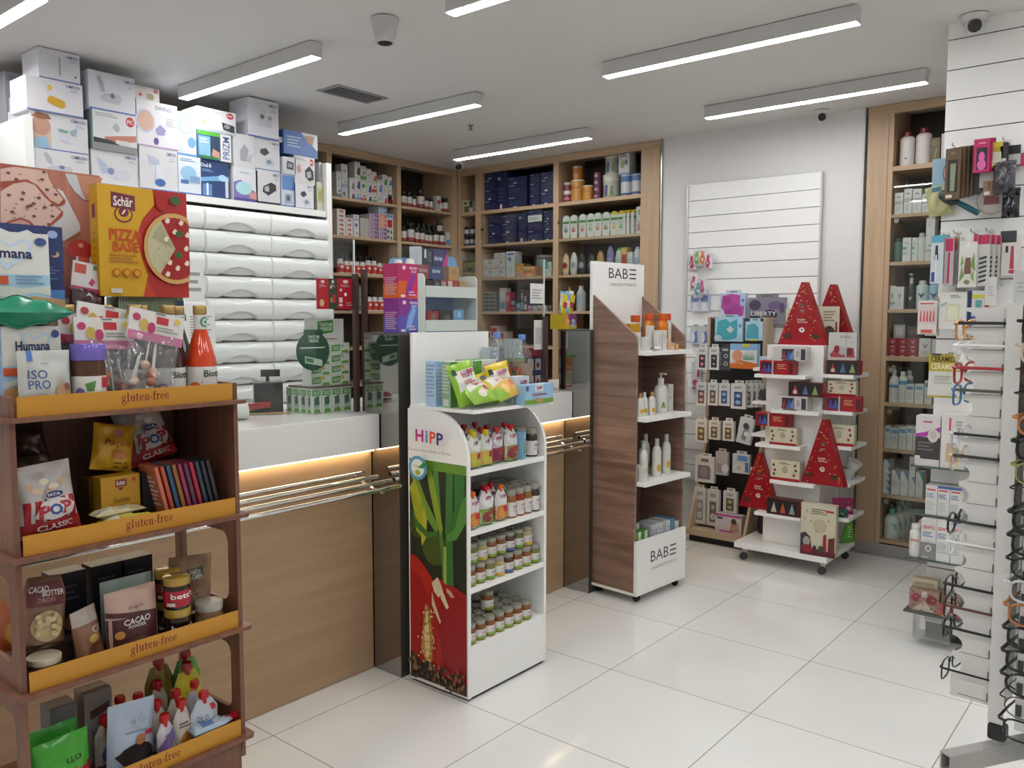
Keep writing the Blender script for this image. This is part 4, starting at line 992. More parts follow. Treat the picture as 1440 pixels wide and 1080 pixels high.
# --- pill bottles
def pill(body, capc, lab, band=None, h=.10, r=.026, nm='pill_bottle'):
    art = [('r', .02, .0, .98, .30, band)] if band else []
    art += [('c', .5, .62, .16, .16, 'a9a29c' if lab != 'b3382a' else 'd9cfc8')]
    return bottle(nm, [(r * .96, 0), (r, .004), (r, h * .70), (r * .82, h * .80), (r * .66, h * .83)], body, [(r * .72, h * .80), (r * .74, h * .81), (r * .74, h), (r * .68, h * 1.01)], capc, (r * 1.012, h * .08, h * .68, lab), art, n=14)
RW = [4.35,4.393,4.437,4.493,4.52,4.573,4.64,4.698,4.752,4.803]
P1 = pill('c9c4be', 'd6d3cf', 'b3382a', None, .115, .03)
P1b = pill('c9c4be', 'd6d3cf', 'b3382a', None, .10, .027)
row(FL, [P1, P1b, P1b, P1b, P1b, P1, P1, P1b, P1b, P1b], RW, .06, SH[2], 'red labelled pill bottle', 'on the third shelf by the drawers', 'red labelled pill bottles on the third shelf')
RB = [4.466,4.515,4.563,4.643,4.703,4.764]
P2 = pill('2a1c18', '1e1e1f', '6a2c26', None, .16, .033)
row(FL, P2, RB, .20, SH[2], 'dark brown supplement bottle', 'in the third shelf back row by the drawers', 'dark bottles in the back row')
RW = [4.645,4.706,4.773]
row(FL, P1, RW, .06, SH[3], 'red labelled pill bottle', 'on the fourth shelf by the drawers', 'red labelled pill bottles on the fourth shelf')
FL.put(pill('2a2322', '1c1c1d', '8e8a84', '8a2f2a', .155, .04), 'large dark bottle with a red banded label behind the fourth shelf pill bottles', 4.789, .2, SH[3] + .0005)
FL.put(carton('carton', .05, .12, .21, '59605f', [('l', .1, .2, .9, .9, 6, '8c9898')]), 'tall grey carton at the left of the fourth shelf by the drawers', 4.568, .12, SH[3] + .0005)
FL.put(carton('carton', .035, .12, .21, '6b4232', []), 'tall reddish brown carton on the fourth shelf by the drawers', 4.608, .12, SH[3] + .0005)
# --- second bay: brown bottles with dark caps
DB, DC = '241512', '15181a'
S1 = pill(DB, DC, 'bdb9b2', '8a2a2c', .13, .031); S2 = pill(DB, DC, 'bdb9b2', '8a2a2c', .16, .038); S3 = pill(DB, DC, 'c2beb7', '8a3a2c', .115, .023)
T = [5.045,5.114,5.171,5.251,5.322,5.382]
row(FL, [S1, S1, S3, S2, S3, S3], T, .055, SH[0], 'brown bottle with white label', 'on the top corner shelf', 'brown supplement bottles on the top corner shelf')
FL.put(carton('carton', .05, .06, .135, 'c4c1ba', [('c', .5, .6, .4, .16, 'b83d2b'), ('l', .15, .1, .85, .35, 3, '8b8883')]), 'white carton with a red spot on the top corner shelf', 5.458, .06, SH[0] + .0005)
T = [5.521,5.565,5.639]
row(FL, [S3, S3, S1], T, .055, SH[0], 'brown bottle beside the red spotted carton', 'on the top corner shelf', 'brown supplement bottles on the top corner shelf')
T = [5.041,5.128,5.185,5.244,5.311,5.37,5.441,5.519,5.575]
row(FL, [S1, S2, S1, S1, S3, S3, S1, S1, S3], T, .055, SH[1], 'brown bottle with white label', 'on the second corner shelf', 'brown supplement bottles on the second corner shelf')
FL.put(carton('carton', .045, .05, .12, 'b9b7b2', [('r', .1, .05, .95, .45, '3f86c0')]), 'white and blue carton at the corner end of the second shelf', 5.658, .055, SH[1] + .0005)
T = [5.241,5.352,5.412,5.477,5.589,5.668]
S4 = pill('1d2a22', '0f1212', '3a4a40', None, .19, .032)
row(FL, S4, T, .20, SH[1], 'dark green bottle', 'in the back row of the second corner shelf', 'dark green bottles in the back row')
FL.put(pill(DB, '2c4a44', 'bdb9b2', '8a4a2c', .13, .03), 'brown bottle standing on the back row of the second corner shelf', 5.67, .13, SH[1] + .10)
g = G(); g.box(-.2, .2, 0, .006, 0, .20, M('55504b', .5)); o = part('shelf_liner', g, None, (-5.68, 5.12, SH[0] + .001), R90); tag(o, 'grey board leaning at the back of the top corner shelf', 'board')
T = [5.083,5.133]
T = [4.99, 5.06, 5.14, 5.22, 5.30, 5.38, 5.46]
row(FL, [S1, S3, S1, S1, S3, S1, S3], T, .055, SH[2], 'brown bottle', 'on the third corner shelf behind the counter display', 'brown supplement bottles on the third corner shelf')
# --- back wall, narrow corner bay
NB = pill('17181c', '101114', '9a9ca2', '2a2b33', .088, .024)
s = [-5.322,-5.241,-5.178,-5.12]
row(FB, NB, s, .06, SH[1], 'small black bottle, lower row', 'in the narrow corner bay', 'black bottles in the corner bay')
row(FB, NB, s, .06, SH[1] + .0905, 'small black bottle, upper row', 'in the narrow corner bay', 'black bottles in the corner bay')
s = [-5.317,-5.199,-5.131]
FB.put(carton('carton', .085, .07, .115, 'a9a58d', [('c', .5, .75, .18, .12, '3a3428'), ('r', .3, 0, 1, .5, '5c5a34')]), 'beige and olive carton on the top shelf of the corner bay', s[0], .06, SH[0] + .0005)
FB.put(carton('carton', .10, .06, .10, 'b5b5ae', [('r', 0, .45, 1, 1, '2e3a2e'), ('l', .1, .6, .8, .85, 2, '6c7a6a')]), 'white carton with a dark green top on the corner bay top shelf', s[1], .06, SH[0] + .0005)
k = pouch('foil_bag', .08, .04, .2, 'a2a4a6', [], back='8a8c8e', seed=5)
FB.put(k, 'silver foil bag standing in the corner bay top shelf', s[2] - .01, .12, SH[0] + .0005)
for i, (a, zz) in enumerate(((-5.03 - .0, 0), (-5.03, .08))): pass
OLB = carton('carton', .1, .08, .085, '4f4e2e', [('r', .1, .2, .9, .7, '7d7a3c'), ('l', .2, .3, .8, .5, 2, '3a3920')])
for i, x in enumerate((-5.21, -5.14)):
    for j in range(2): FB.put(OLB, 'olive green carton, %s %s stack, corner bay third shelf' % (('bottom', 'top')[j], ('outer', 'inner')[i]), x + .0 + i * .035, .06, SH[2] + .0005 + j * .0855, 'olive cartons')
# --- navy boxes, main bay
def navy(seed):
    r = random.Random(seed)
    return [('l', .08, .2, .8, .6, 4, '3a4466'), ('r', .06, .80, .36, .88, '8c93a8'), ('r', 0, .06, 1, .09, '6b2c44')] + ([('r', .3, .02, .5, .14, 'c9cad0')] if r.random() < .75 else [])
NV = '20274a'
def navies(z, specs, where):
    for ci, (x0, x1, hs) in enumerate(specs):
        zz = z + .0005
        for ri, h in enumerate(hs):
            k = carton('boxed_corset', x1 - x0 - .002, .2, h, NV, navy(ci * 7 + ri), rough=.35)
            lv = 'lying alone' if len(hs) == 1 else ('bottom', 'second up', 'third up', 'top')[ri if ri < len(hs) - 1 else 3] 
            FB.put(k, 'navy box, %s in column %s, %s' % (lv, ORD[ci], where), (x0 + x1) / 2, .045 + .1, zz, 'navy boxes on the back shelves')
            zz += h + .0004
e = [-5.034,-4.874,-4.817,-4.751,-4.746,-4.534,-4.499,-4.389,-4.382,-4.237]
navies(SH[0], [(e[0], e[1], [.095, .09, .09, .07]), (e[1] + .004, e[3], [.32]), (e[4], e[5], [.105, .105, .055]), (e[6], e[7], [.10, .10, .07]), (e[8], e[9], [.11, .11, .05])], 'top back shelf')
e = [-4.972,-4.82,-4.817,-4.641,-4.625,-4.533,-4.523,-4.357,-4.351,-4.24]
navies(SH[1], [(e[0], e[1], [.085, .10, .07]), (e[2], e[3], [.09, .09, .065]), (e[4], e[5], [.25]), (e[6], e[7], [.10, .075, .09]), (e[8], e[9], [.085, .09, .075])], 'second back shelf')
g = G(); g.box(-.075, .075, -.001, 0, 0, .055, M('c9c8c6', .5)); g.art(lambda u, v, k: (-.075 + .15 * u, -.001 - k, .055 * v), [('l', .1, .3, .9, .7, 2, '8a8a8a')])
o = part('paper_label', g, None, ((-4.43), 5.6985, 2.375)); tag(o, 'white paper label on a navy box, second back shelf', 'label')
# --- main bay, third shelf
def teaart(acc='b3606a'): return [('l', .5, .5, .8, .8, 2, '4a4a50'), ('l', .1, .2, .8, .4, 2, '9c9a9a'), ('r', 0, 0, 1, .08, acc)]
e = [-5.035,-4.902,-4.894,-4.763,-4.749,-4.654,-4.647,-4.554,-4.546,-4.414,-4.356,-4.295,-4.293,-4.261]
for i, (a, b) in enumerate(((e[0], e[1]), (e[2], e[3]))):
    for j in range(2 if i == 0 else 3):
        h = .083 if j < 2 else .05
        FB.put(carton('carton', b - a - .003, .12, h, 'c4c0bc', teaart()), 'white and pink carton, %s of the %s stack, third back shelf' % (('bottom', 'second', 'top')[j if i or j == 0 else 2], ('first', 'second')[i]), (a + b) / 2, .09, SH[2] + .0005 + j * .0835, 'white cartons third back shelf')
FB.put(carton('carton', e[5] - e[4], .1, .225, 'c3c5c8', [('r', .1, .86, .9, .93, '3d5fa0'), ('p', [(.1, .72), (.5, .80), (.6, .66), (.4, .58), (.3, .66)], '3f5f9c'), ('l', .2, .1, .8, .4, 4, '9fa7a0')]), 'tall white carton with a blue ribbon mark, third back shelf', (e[4] + e[5]) / 2, .08, SH[2] + .0005)
FB.put(carton('carton', e[7] - e[6], .1, .115, 'c28a3a', [('r', .1, .5, .9, .9, 'b3742c'), ('c', .5, .14, .4, .1, '9b7fa8'), ('l', .15, .5, .8, .8, 3, 'd9b878')], side='8a5a26'), 'small orange carton with a violet spot, third back shelf', (e[6] + e[7]) / 2, .08, SH[2] + .0005)
FB.put(carton('carton', e[9] - e[8], .1, .085, 'b8723a', [('r', 0, .7, .9, 1, 'c9a25c'), ('l', .05, .35, .85, .6, 2, '8e2f22'), ('r', .3, 0, .7, .3, 'd2a062')]), 'orange brown carton in front of a wide jar, third back shelf', (e[8] + e[9]) / 2, .065, SH[2] + .0005)
FB.put(bottle('supplement_tub', [(.075, 0), (.078, .01), (.078, .15), (.07, .158)], '93978e', [(.08, .158), (.082, .162), (.082, .185), (.078, .19)], 'a9a59c', (.0788, .03, .14, '7f8a84'), [('l', .2, .3, .8, .8, 4, 'b2b8b0')], 'tub', n=20), 'wide pale tub behind the orange brown carton', (e[8] + e[9]) / 2 + .03, .21, SH[2] + .0005)
FB.put(carton('carton', e[11] - e[10], .08, .125, 'b5c4bf', [('r', 0, .45, 1, 1, '4e9a94'), ('l', .1, .1, .8, .35, 3, '7b8a88')]), 'white and teal carton at the end of the third back shelf', (e[10] + e[11]) / 2, .08, SH[2] + .0005)
FB.put(carton('carton', e[13] - e[12], .08, .115, 'bfc3b2', [('l', .2, .2, .8, .8, 4, '9aa08c')]), 'slim pale green carton at the end of the third back shelf', (e[12] + e[13]) / 2, .08, SH[2] + .0005)
FB.put(carton('carton', .09, .08, .22, '8c9284', []), 'tall dim grey green carton behind the teal carton', e[11], .2, SH[2] + .0005)
# --- main bay, fourth shelf: small packs
r4 = random.Random(12)
e = [-5.033,-4.994,-4.99,-4.952,-4.948,-4.884]
for i in range(3):
    for j in range(5):
        FB.put(carton('carton', .045 if i < 2 else .06, .1, .034, '8f8f8c', [('r', .1, .2, .45, .8, '3a3a3c'), ('r', .55, .2, .9, .7, '4b4b4f')]), 'tiny grey and black carton, row %s of column %s, fourth back shelf' % (ORD[j], ORD[i]), (e[0] + e[1]) / 2 + i * .052, .08, SH[3] + .0005 + j * .0344, 'tiny cartons in a grid')
misc = [(325, 400, 535, 'b9b4b2', 'tall pale'), (400, 452, 585, 'b83a58', 'pink'), (455, 512, 660, '3c4250', 'dark blue'), (518, 565, 710, '3f8f98', 'teal'), (570, 600, 560, '5c3a44', 'dark plum'), (603, 640, 600, '39305a', 'violet'), (645, 700, 735, '9c7aa2', 'lilac'), (705, 745, 740, '8fb0b8', 'pale blue'), (750, 800, 735, 'b7aab0', 'pinkish'), (805, 850, 738, 'b8bcc0', 'white'), (870, 910, 730, '3a3440', 'dark')]
for x0, x1, y0, c, w in [(misc_[0], misc_[1], misc_[2], misc_[3], misc_[4]) for misc_ in misc]:
    a = [('l', .15, .55, .85, .85, 3, 'd0ccca'), ('r', .1, .1, .9, .4, r4.choice(['b9b4b8', '55505c', 'a84a5a', '6f8fa0']))]
    sa = -4.985 + (x0 - 165) * (-4.24 + 4.985) / (910 - 165); sb = -4.985 + (x1 - 165) * (-4.24 + 4.985) / (910 - 165)
    FB.put(carton('carton', sb - sa, .07, (800 - y0) * .00078, c, a), '%s carton among the small packs on the fourth back shelf' % w, (sa + sb) / 2, .06, SH[3] + .0005)
for i, x in enumerate((-4.98, -4.90, -4.82)):
    FB.put(carton('carton', .075, .12, .17 if i == 1 else .12, 'b5a9a4', [('r', .1, .5, .9, .9, 'a84038'), ('l', .1, .1, .8, .4, 3, '7c706c')]), 'white and red carton on the fifth back shelf, ' + nth(i, 3), x, .1, SH[4] + .0005, 'cartons on the fifth back shelf')
# --- right bay, top shelf: tubs
def tub(r, h, col, lidc, lab, art=(), lh=.02, nm='powder_tub'):
    return bottle(nm, [(r * .97, 0), (r, .005), (r, h - lh)], col, [(r * 1.03, h - lh), (r * 1.03, h - .003), (r, h)], lidc, (r * 1.01, .008, h - lh - .006, lab), art, 'tub', n=20, lid='lid')
def ty(x): return [-4.148,-4.019,-3.916,-3.823,-3.702,-3.552,-3.442][x]
EV = [('t', 'vita', .28, .62, .72, .8, '5a3a16'), ('l', .3, .2, .7, .35, 2, '8a5a1c')]
PR = [('p', [(.2, .1), (.32, .1), (.34, .7), (.24, .8)], '4a4458'), ('p', [(.4, .1), (.5, .1), (.52, .75), (.42, .8)], '3f3a80'), ('p', [(.6, .1), (.72, .15), (.7, .7), (.62, .7)], '6a7a5a'), ('r', 0, .0, 1, .1, '7f9a70')]
BL = [('r', 0, .7, 1, 1, '4a6fa0'), ('l', .25, .3, .75, .6, 3, '8f949c'), ('r', 0, 0, 1, .12, '3c5888')]
zt = SH[0] + .0005
FB.put(tub(.038, .165, '5c1420', 'b5b2ac', '6e1a2a', [('r', .1, .45, .9, .68, 'c9c5c0'), ('r', .1, .1, .9, .25, 'b5606a')]), 'dark red jar with a pale band, first on the top right back shelf', ty(0), .08, zt)
FB.put(tub(.058, .175, 'b07a2c', 'c9b9a0', 'b57c2a', EV, .012), 'large ochre tub at the bottom of two', ty(1), .08, zt)
FB.put(tub(.043, .11, 'a8651f', 'b5a088', 'a8651f', EV, .012), 'orange brown tub on top of the large ochre tub', ty(1) - .005, .08, zt + .1755)
FB.put(tub(.048, .12, 'b97f28', 'cbb79c', 'bd8228', EV, .012), 'small ochre tub beside the large one', ty(2), .08, zt)
for j in range(4): FB.put(tub(.036, .054, '4a1c38', '3a1830', '5c2446', [('c', .5, .5, .14, .3, 'a87a90')], .006), 'plum tin, %s of a column of four' % (('bottom', 'second', 'third', 'top')[j]), ty(3), .08, zt + j * .0545, 'plum tins')
FB.put(tub(.073, .19, 'b3b2a8', 'c4c2b8', 'a9ab9c', PR, .05), 'large white lidded powder tub, lower of two', ty(4) - .01, .12, zt)
FB.put(tub(.066, .17, 'b3b2a8', 'b9b6ad', '8f9488', PR, .045), 'large white lidded powder tub, upper of two', ty(4), .12, zt + .1905)
FB.put(tub(.053, .17, 'c0c0c2', '9fb0c8', 'b9babd', BL, .008), 'white and blue milk powder tin beneath a carton', ty(5), .095, zt)
FB.put(tub(.05, .165, 'b9b9bc', '5a5f78', 'b5b3b6', BL, .008), 'white and blue milk powder tin at the shelf end', ty(6), .07, zt)
FB.put(carton('carton', .098, .098, .185, 'bdbdbe', [('l', .1, .72, .9, .88, 2, '3d4a63'), ('p', [(.2, .3), (.5, .25), (.55, .55), (.3, .62)], '8e9a6a'), ('c', .7, .5, .16, .12, '55688a'), ('r', 0, 0, 1, .08, '7f97b5')]), 'white carton standing on a milk powder tin', ty(5) - .005, .095, zt + .1705)
FB.put(tub(.045, .15, 'a5a39a', 'b5b2a8', '8c8f84', PR, .04), 'white lidded tub half hidden behind the milk powder tins', ty(5) - .07, .255, zt)
# --- right bay, second shelf: flat bottles with rounded tops
def flat(acc, cap='cfcfc9', w=.036, h=.19):
    k = ('flat', acc, cap)
    if k in KITS: return KITS[k]
    g = G(); pts = [(-w * .86, 0), (w * .86, 0), (w, .05), (w, h * .80)] + [(w * math.cos(a * PI / 20), h * .80 + h * .2 * math.sin(a * PI / 20)) for a in range(1, 20)] + [(-w, h * .80), (-w, .05)]
    lo = [(x, z) for x, z in pts]
    g.prism(lo, 'y', -.013, .013, M('cbcac4', .25))
    P = lambda u, v, kk: (-w + 2 * w * u, -.013 - kk, h * v)
    g.art(P, [('r', .06, .64, .94, .74, '3f7a3a'), ('c', .5, .36, .26, .1, acc), ('c', .56, .38, .1, .04, 'c9c4b8'), ('l', .2, .48, .8, .58, 2, '9aa09a')])
    c = G(); c.prism([(w * 1.01 * math.cos(a * PI / 20), h * .805 + h * .2 * math.sin(a * PI / 20)) for a in range(2, 19)], 'y', -.0136, .0136, M(cap, .3))
    KITS[k] = Kit('shower_gel_bottle', 'bottle', [('body', g.mesh('body'), None), ('cap', c.mesh('cap'), None)])
    return KITS[k]
e = [-4.109,-4.031,-3.942,-3.864,-3.793,-3.715,-3.637,-3.57,-3.524,-3.49,-3.45]
names = [('2f5a8a', 'cfcfc9', 'blue'), ('a84a66', 'cfcfc9', 'pink'), ('b5552c', 'cfcfc9', 'orange'), ('8a9088', 'cfcfc9', 'grey'), ('b5713a', 'cfcfc9', 'tan'), ('6a6a2c', 'cfcfc9', 'olive'), ('c9a02c', 'c9b23a', 'yellow'), ('5f9a6a', 'c9a52c', 'green'), ('c9a02c', 'c9a52c', 'yellow edged'), ('b9b0a0', 'c9a52c', 'cream'), ('b9b0a0', 'c9a52c', 'ivory')]
for i, (s, (a, c, w)) in enumerate(zip(e, names)):
    FB.put(flat(a, c), 'white flat bottle, %s spot, %s on second right back shelf' % (w, nth(i, 11)), s, .05, SH[1] + .0005, 'white flat shower gel bottles', turn=(1.35 if i > 7 else 0))
FB.put(carton('carton', .05, .06, .205, 'c2bfbd', [('p', [(.2, .1), (.5, .5), (.8, .1), (.6, .1), (.5, .3), (.4, .1)], 'a83a4a'), ('r', .4, .7, .6, .9, '55504e')]), 'white carton with red figures at the end of the gel bottles', [-3.406][0], .06, SH[1] + .0005)
# --- right bay, third shelf: oval bottles
def oval(col, capc, acc, h=.15):
    return bottle('gel_bottle', [(.024, 0), (.034, .02), (.036, h * .5), (.03, h * .85), (.02, h * .97)], col, [(.018, h * .96), (.017, h), (.012, h + .01)], capc, (.0362, h * .25, h * .68, col), [('c', .5, .5, .24, .36, acc)], sy=.6)
e = [-4.128,-4.04,-3.959,-3.865,-3.777,-3.682,-3.598,-3.537,-3.483,-3.43]
FB.put(oval('c9b08e', 'b59a76', '8a2a2c', .17), 'beige oval bottle with a dark red emblem, third right back shelf', e[0], .06, SH[2] + .0005)
FB.put(oval('bfc0bd', 'c9c9c6', '8f9698', .175), 'white oval bottle with a grey emblem, third right back shelf', e[1], .06, SH[2] + .0005)
FB.put(oval('26292e', '1a1c20', '8a8f94', .165), 'black oval bottle with a pale emblem, third right back shelf', e[2], .06, SH[2] + .0005)
FB.put(oval('33363c', '1a1c20', '6a6f74', .16), 'dark grey oval bottle, third right back shelf', e[3], .06, SH[2] + .0005)
FB.put(oval('a8834e', '8a6a3a', 'c9a870', .175), 'golden brown oval bottle behind the walnut stand header', e[4], .06, SH[2] + .0005)
FB.put(oval('6f6690', '5c5580', '8a82a8', .21), 'violet bottle above the walnut stand header', e[5], .06, SH[2] + .0005)
FB.put(oval('b9beb4', '3fa04a', 'a9b0a4', .19), 'white bottle with a bright green cap above the walnut stand header', e[6], .06, SH[2] + .0005)
FB.put(carton('carton', .055, .06, .2, 'b58a4a', [('r', .1, .3, .9, .7, 'a03a2c'), ('l', .1, .75, .9, .95, 2, 'd9c08a')]), 'ochre carton with a red patch above the walnut stand header', e[7], .06, SH[2] + .0005)
FB.put(carton('carton', .045, .06, .16, 'bfc0bd', [('l', .2, .2, .8, .7, 4, '8f949a')]), 'white carton above the walnut stand header', e[8], .06, SH[2] + .0005)
FB.put(oval('b5bcc2', '9fb0bd', '8aa0b2', .19), 'pale bottle at the end of the third right back shelf', e[9], .06, SH[2] + .0005)
FB.put(bottle('spray_bottle', [(.03, 0), (.033, .01), (.033, .12), (.012, .16)], '6f5a6a', [(.011, .16), (.011, .19), (.006, .205)], 'a87a4a', (.0335, .02, .11, '5a4a66'), []), 'plum spray bottle with a tan nozzle behind the paper notice', -4.09, .07, SH[3] + .0005)
FB.put(bottle('spray_bottle', [(.036, 0), (.04, .01), (.04, .15), (.02, .18)], 'b5b2ae', [(.02, .18), (.02, .21)], 'c9c6c2', (.0405, .03, .14, 'a9b0b8'), []), 'pale bottle beside the plum spray bottle', -3.98, .08, SH[3] + .0005)

# ================================================================ goods on the gluten free stand
def mid(a): return (a[0] + a[1]) / 2
def gf(kit, label, x, s, lev, dz=0.0, turn=0.0, tilt=None, group=None):
    return kit.put(label, x, s, GFZ[lev] + .0008 + dz, R90 + turn, group, tilt)
LEAN = lambda a, b=0: (math.radians(-a), math.radians(b))
# --- top shelf
HUM = lambda top, mid_, band: [('r', 0, 0, 1, .55, mid_), ('p', [(0, 0), (1, 0), (1, .30), (.8, .32), (.55, .25), (.3, .34), (0, .28)], 'b98a58'), ('p', [(0, .3), (.3, .36), (.55, .28), (.8, .36), (1, .33), (1, .44), (.7, .40), (.4, .43), (0, .36)], 'c9cbc4'),
    ('p', [(.30, .92), (.42, .70), (.50, .60), (.78, .76), (.82, .90), (.70, .93), (.55, .86), (.44, .93)], 'b9cbe0'), ('p', [(.36, .90), (.44, .74), (.50, .66), (.74, .78), (.77, .88), (.70, .90), (.55, .83), (.45, .90)], top),
    ('t', 'Humana', .22, .72, .80, .83, '1f2c58', .03), ('c', .90, .91, .07, .045, '2f4a80'), ('r', 0, .44, .52, .53, band), ('l', .6, .44, .95, .55, 3, '6f8fb0')]
k = carton('cereal_box', .126, .05, .20, 'd3d2cb', HUM('d3d2cb', '9fc0d6', 'c2502c'), side='7f9fc4')
gf(k, 'white and blue cereal box with blue lettering, lower one at the end of the shelf', -2.09, .778, 0)
k2 = carton('cereal_box', .19, .05, .215, 'd3d2cb', HUM('d3d2cb', '9fc0d6', 'c2502c'), side='7f9fc4')
gf(carton('cereal_box', .13, .05, .20, 'c9c8c0', [('r', 0, 0, 1, 1, '7f9fc4')]), 'pale blue cereal box standing behind the lower white cereal box', -2.145, .781, 0)
gf(k2, 'white and blue cereal box with blue lettering, upper one with an orange band', -2.145, .75, 0, .2012)
NI = [('r', 0, 0, 1, .36, '3f78b0'), ('p', [(0, 0), (1, 0), (1, .26), (.7, .30), (.4, .24), (0, .28)], 'b9946a'), ('p', [(.2, .86), (.3, .95), (.45, .90), (.6, .95), (.74, .88), (.7, .78), (.3, .78)], 'c9cdd4'), ('t', 'Humana', .16, .72, .80, .80, '22305c', .03), ('c', .88, .92, .06, .04, '8fa5c8'), ('c', .90, .72, .05, .03, 'c9a27a'), ('c', .88, .73, .04, .025, '223060'), ('l', .55, .46, .95, .60, 5, '4f6fa5'), ('r', .6, .08, 1, .16, 'b5402c'), ('c', .5, .52, .14, .09, 'c2502c')]
gf(carton('cereal_box', .2, .05, .24, '222f60', NI, side='1c2850'), 'dark blue cereal box with moon and stars behind the white one', -2.20, .80, 0, .2012)
gf(carton('cereal_box', .17, .05, .20, '8a8c9a', []), 'grey blue carton under the dark blue cereal box', -2.20, .801, 0)
k = pouch('snack_bag', .20, .06, .115, '1f7a5c', [('r', .05, .3, .6, .5, '2f9a74'), ('p', [(.0, .9), (1, .9), (1, .98), (0, .98)], 'c98a3a')], crink=.004, seed=4, rough=.2)
k.put('green foil snack bag lying on the lower white cereal box', -2.02, .76, GFZ[0] + .232, R90, None, (-R90, 0))
ISO = [('t', 'ISO', .16, .56, .52, .70, '3f5a8c', .01), ('t', 'PRO', .16, .40, .56, .54, '3f5a8c', .01), ('r', .16, .84, .26, 1, '3a6ab0'), ('l', .14, .78, .6, .82, 1, '9a9c9c'), ('c', .82, .28, .17, .2, 'b08a66'), ('c', .74, .14, .14, .1, 'c9ac8a'), ('c', .9, .42, .06, .06, '8a5f40'), ('r', 0, .04, .5, .07, '3a6ab0'), ('t', 'OAT', .36, .1, .6, .16, '6d7076')]
gf(pouch('protein_pouch', .112, .03, .145, 'b9bbb7', ISO, gus=1, seed=8), 'grey white pouch with blue capitals on the top shelf', -2.035, .79, 0)
JL = bottle('cream_jar', [(.036, 0), (.038, .006), (.038, .10), (.036, .118)], '4f2f20', [(.0385, .119), (.039, .121), (.039, .155), (.037, .158)], '6b5cae', (.0385, .012, .082, 'cfcdc6'), [('c', .2, .4, .1, .22, '6a5a92'), ('p', [(.3, .75), (.5, .85), (.46, .5), (.34, .5)], '4f7a44'), ('r', .62, .6, .84, .95, 'b0252f'), ('l', .56, .2, .9, .5, 2, '6c6c70')], 'jar', n=22, rough=.15, lid='lid')
gf(JL, 'brown cream jar with a violet lid on the top shelf', -2.045, .893, 0)
# clear sweets bags with printed header cards
def sweets(a, b, seed, base='cfccc6'):
    k = ('sweets', a, seed)
    if k in KITS: return KITS[k]
    S = pouch_fn(.105, .026, .125, 0, .002, seed)
    g = G(); g.grid(lambda u, v: S(u, v, 0, -1), 14, 12, FILM); g.grid(lambda u, v: S(1 - u, v, 0, 1), 14, 12, FILM)
    c = G(); c.box(-.056, .056, -.0025, .0025, .105, .165, M(base, .4))
    P = lambda u, v, kk: (-.056 + .112 * u, -.0025 - kk, .105 + .06 * v)
    c.art(P, [('r', 0, 0, 1, .28, a), ('r', .48, .62, .70, .86, 'b0252f'), ('c', .12, .72, .07, .12, b), ('c', .26, .5, .08, .2, 'b99a4a'), ('c', .40, .45, .07, .18, b), ('c', .86, .8, .06, .1, 'c9b25a'), ('l', .5, .36, .92, .55, 2, '8a8a88'), ('r', .44, .92, .62, .97, '6c6c6a')])
    parts = [('bag_film', g.mesh('bag_film', 70), None), ('header_card', c.mesh('header_card'), None)]
    for q in range(7):
        r = random.Random(seed * 10 + q); x, z = r.uniform(-.036, .036), r.uniform(.015, .06)
        s = G(); s.lathe([(.003, z - .009), (.008, z - .005), (.0095, z), (.008, z + .005), (.003, z + .009)], M(r.choice(['b5562c', 'b03a34', 'c9a08a', 'a89a90']), .15), 10, c=(x, r.uniform(-.002, .002)))
        s.tube([(x, 0, z + .01), (x * .8, 0, z + .055)], .0016, 'd6d3cc', 6); parts.append(('lollipop', s.mesh('lollipop'), None))
    KITS[k] = Kit('sweets_bag', 'sweets bag', parts); return KITS[k]
for x, y, dz, tl, a, b, sd, lab in ((-2.03, 1.03, .012, (-6, 12), 'b5668a', 'a8305a', 3, 'clear lollipop bag with a pink edged header card, nearest the shelf front'),
        (-2.058, .945, .004, (-8, 2), 'b5668a', 'a8305a', 4, 'clear lollipop bag with a pink edged card behind the front one'),
        (-2.094, .945, .03, (-10, 10), 'b8405a', 'a82838', 5, 'clear lollipop bag with a red and white header card, tallest'),
        (-2.128, .93, .012, (-12, 6), 'b8405a', 'a82838', 6, 'clear lollipop bag at the back with a white card')):
    gf(sweets(a, b, sd, 'cdc9c4'), lab, x, y, 0, dz, 0, LEAN(*[-v if i == 0 else v for i, v in enumerate(tl)]), 'clear lollipop bags').scale = (1.3,) * 3
# juice bottles
def juice(liq, band, name):
    pr = [(.031, 0), (.0335, .005), (.0335, .078), (.0325, .092), (.026, .118), (.0138, .160), (.0130, .200)]
    k = ('juice', liq)
    if k in KITS: return KITS[k]
    m = M(liq, .06, coat=.6, noise=0)
    parts = [('body', G().lathe(pr, m, 26).mesh('body'), None), ('cap', G().lathe([(.0145, .194), (.0152, .196), (.0152, .212), (.0142, .214)], M('b59a62', .3, .7, noise=0), 18).mesh('cap'), None)]
    g = G().lathe([(.0144, .160), (.0144, .193)], M('cfcfc9', .4), 18, cap=False)
    g.art(cyl_map(.01445, .160, .193), [('c', .58, .5, .26, .36, '4a8a6a'), ('c', .6, .5, .16, .24, 'cfcfc9'), ('c', .6, .5, .09, .13, '4a8a6a')], 10); parts.append(('neck_label', g.mesh('neck_label'), None))
    g = G().lathe([(.0338, .012), (.0338, .076)], M('d2d1cb', .4), 26, cap=False)
    g.art(cyl_map(.03392, .012, .076), [('r', 0, 0, 1, .27, band), ('t', 'Biotta', .38, .64, .86, .88, '27402f', .02), ('l', .34, .42, .9, .54, 1, '7c7c7a'), ('c', .2, .35, .1, .12, band), ('l', .5, .08, .9, .2, 2, 'c9a9b9')], 12); parts.append(('label', g.mesh('label'), None))
    KITS[k] = Kit('juice_bottle', 'bottle', parts); return KITS[k]
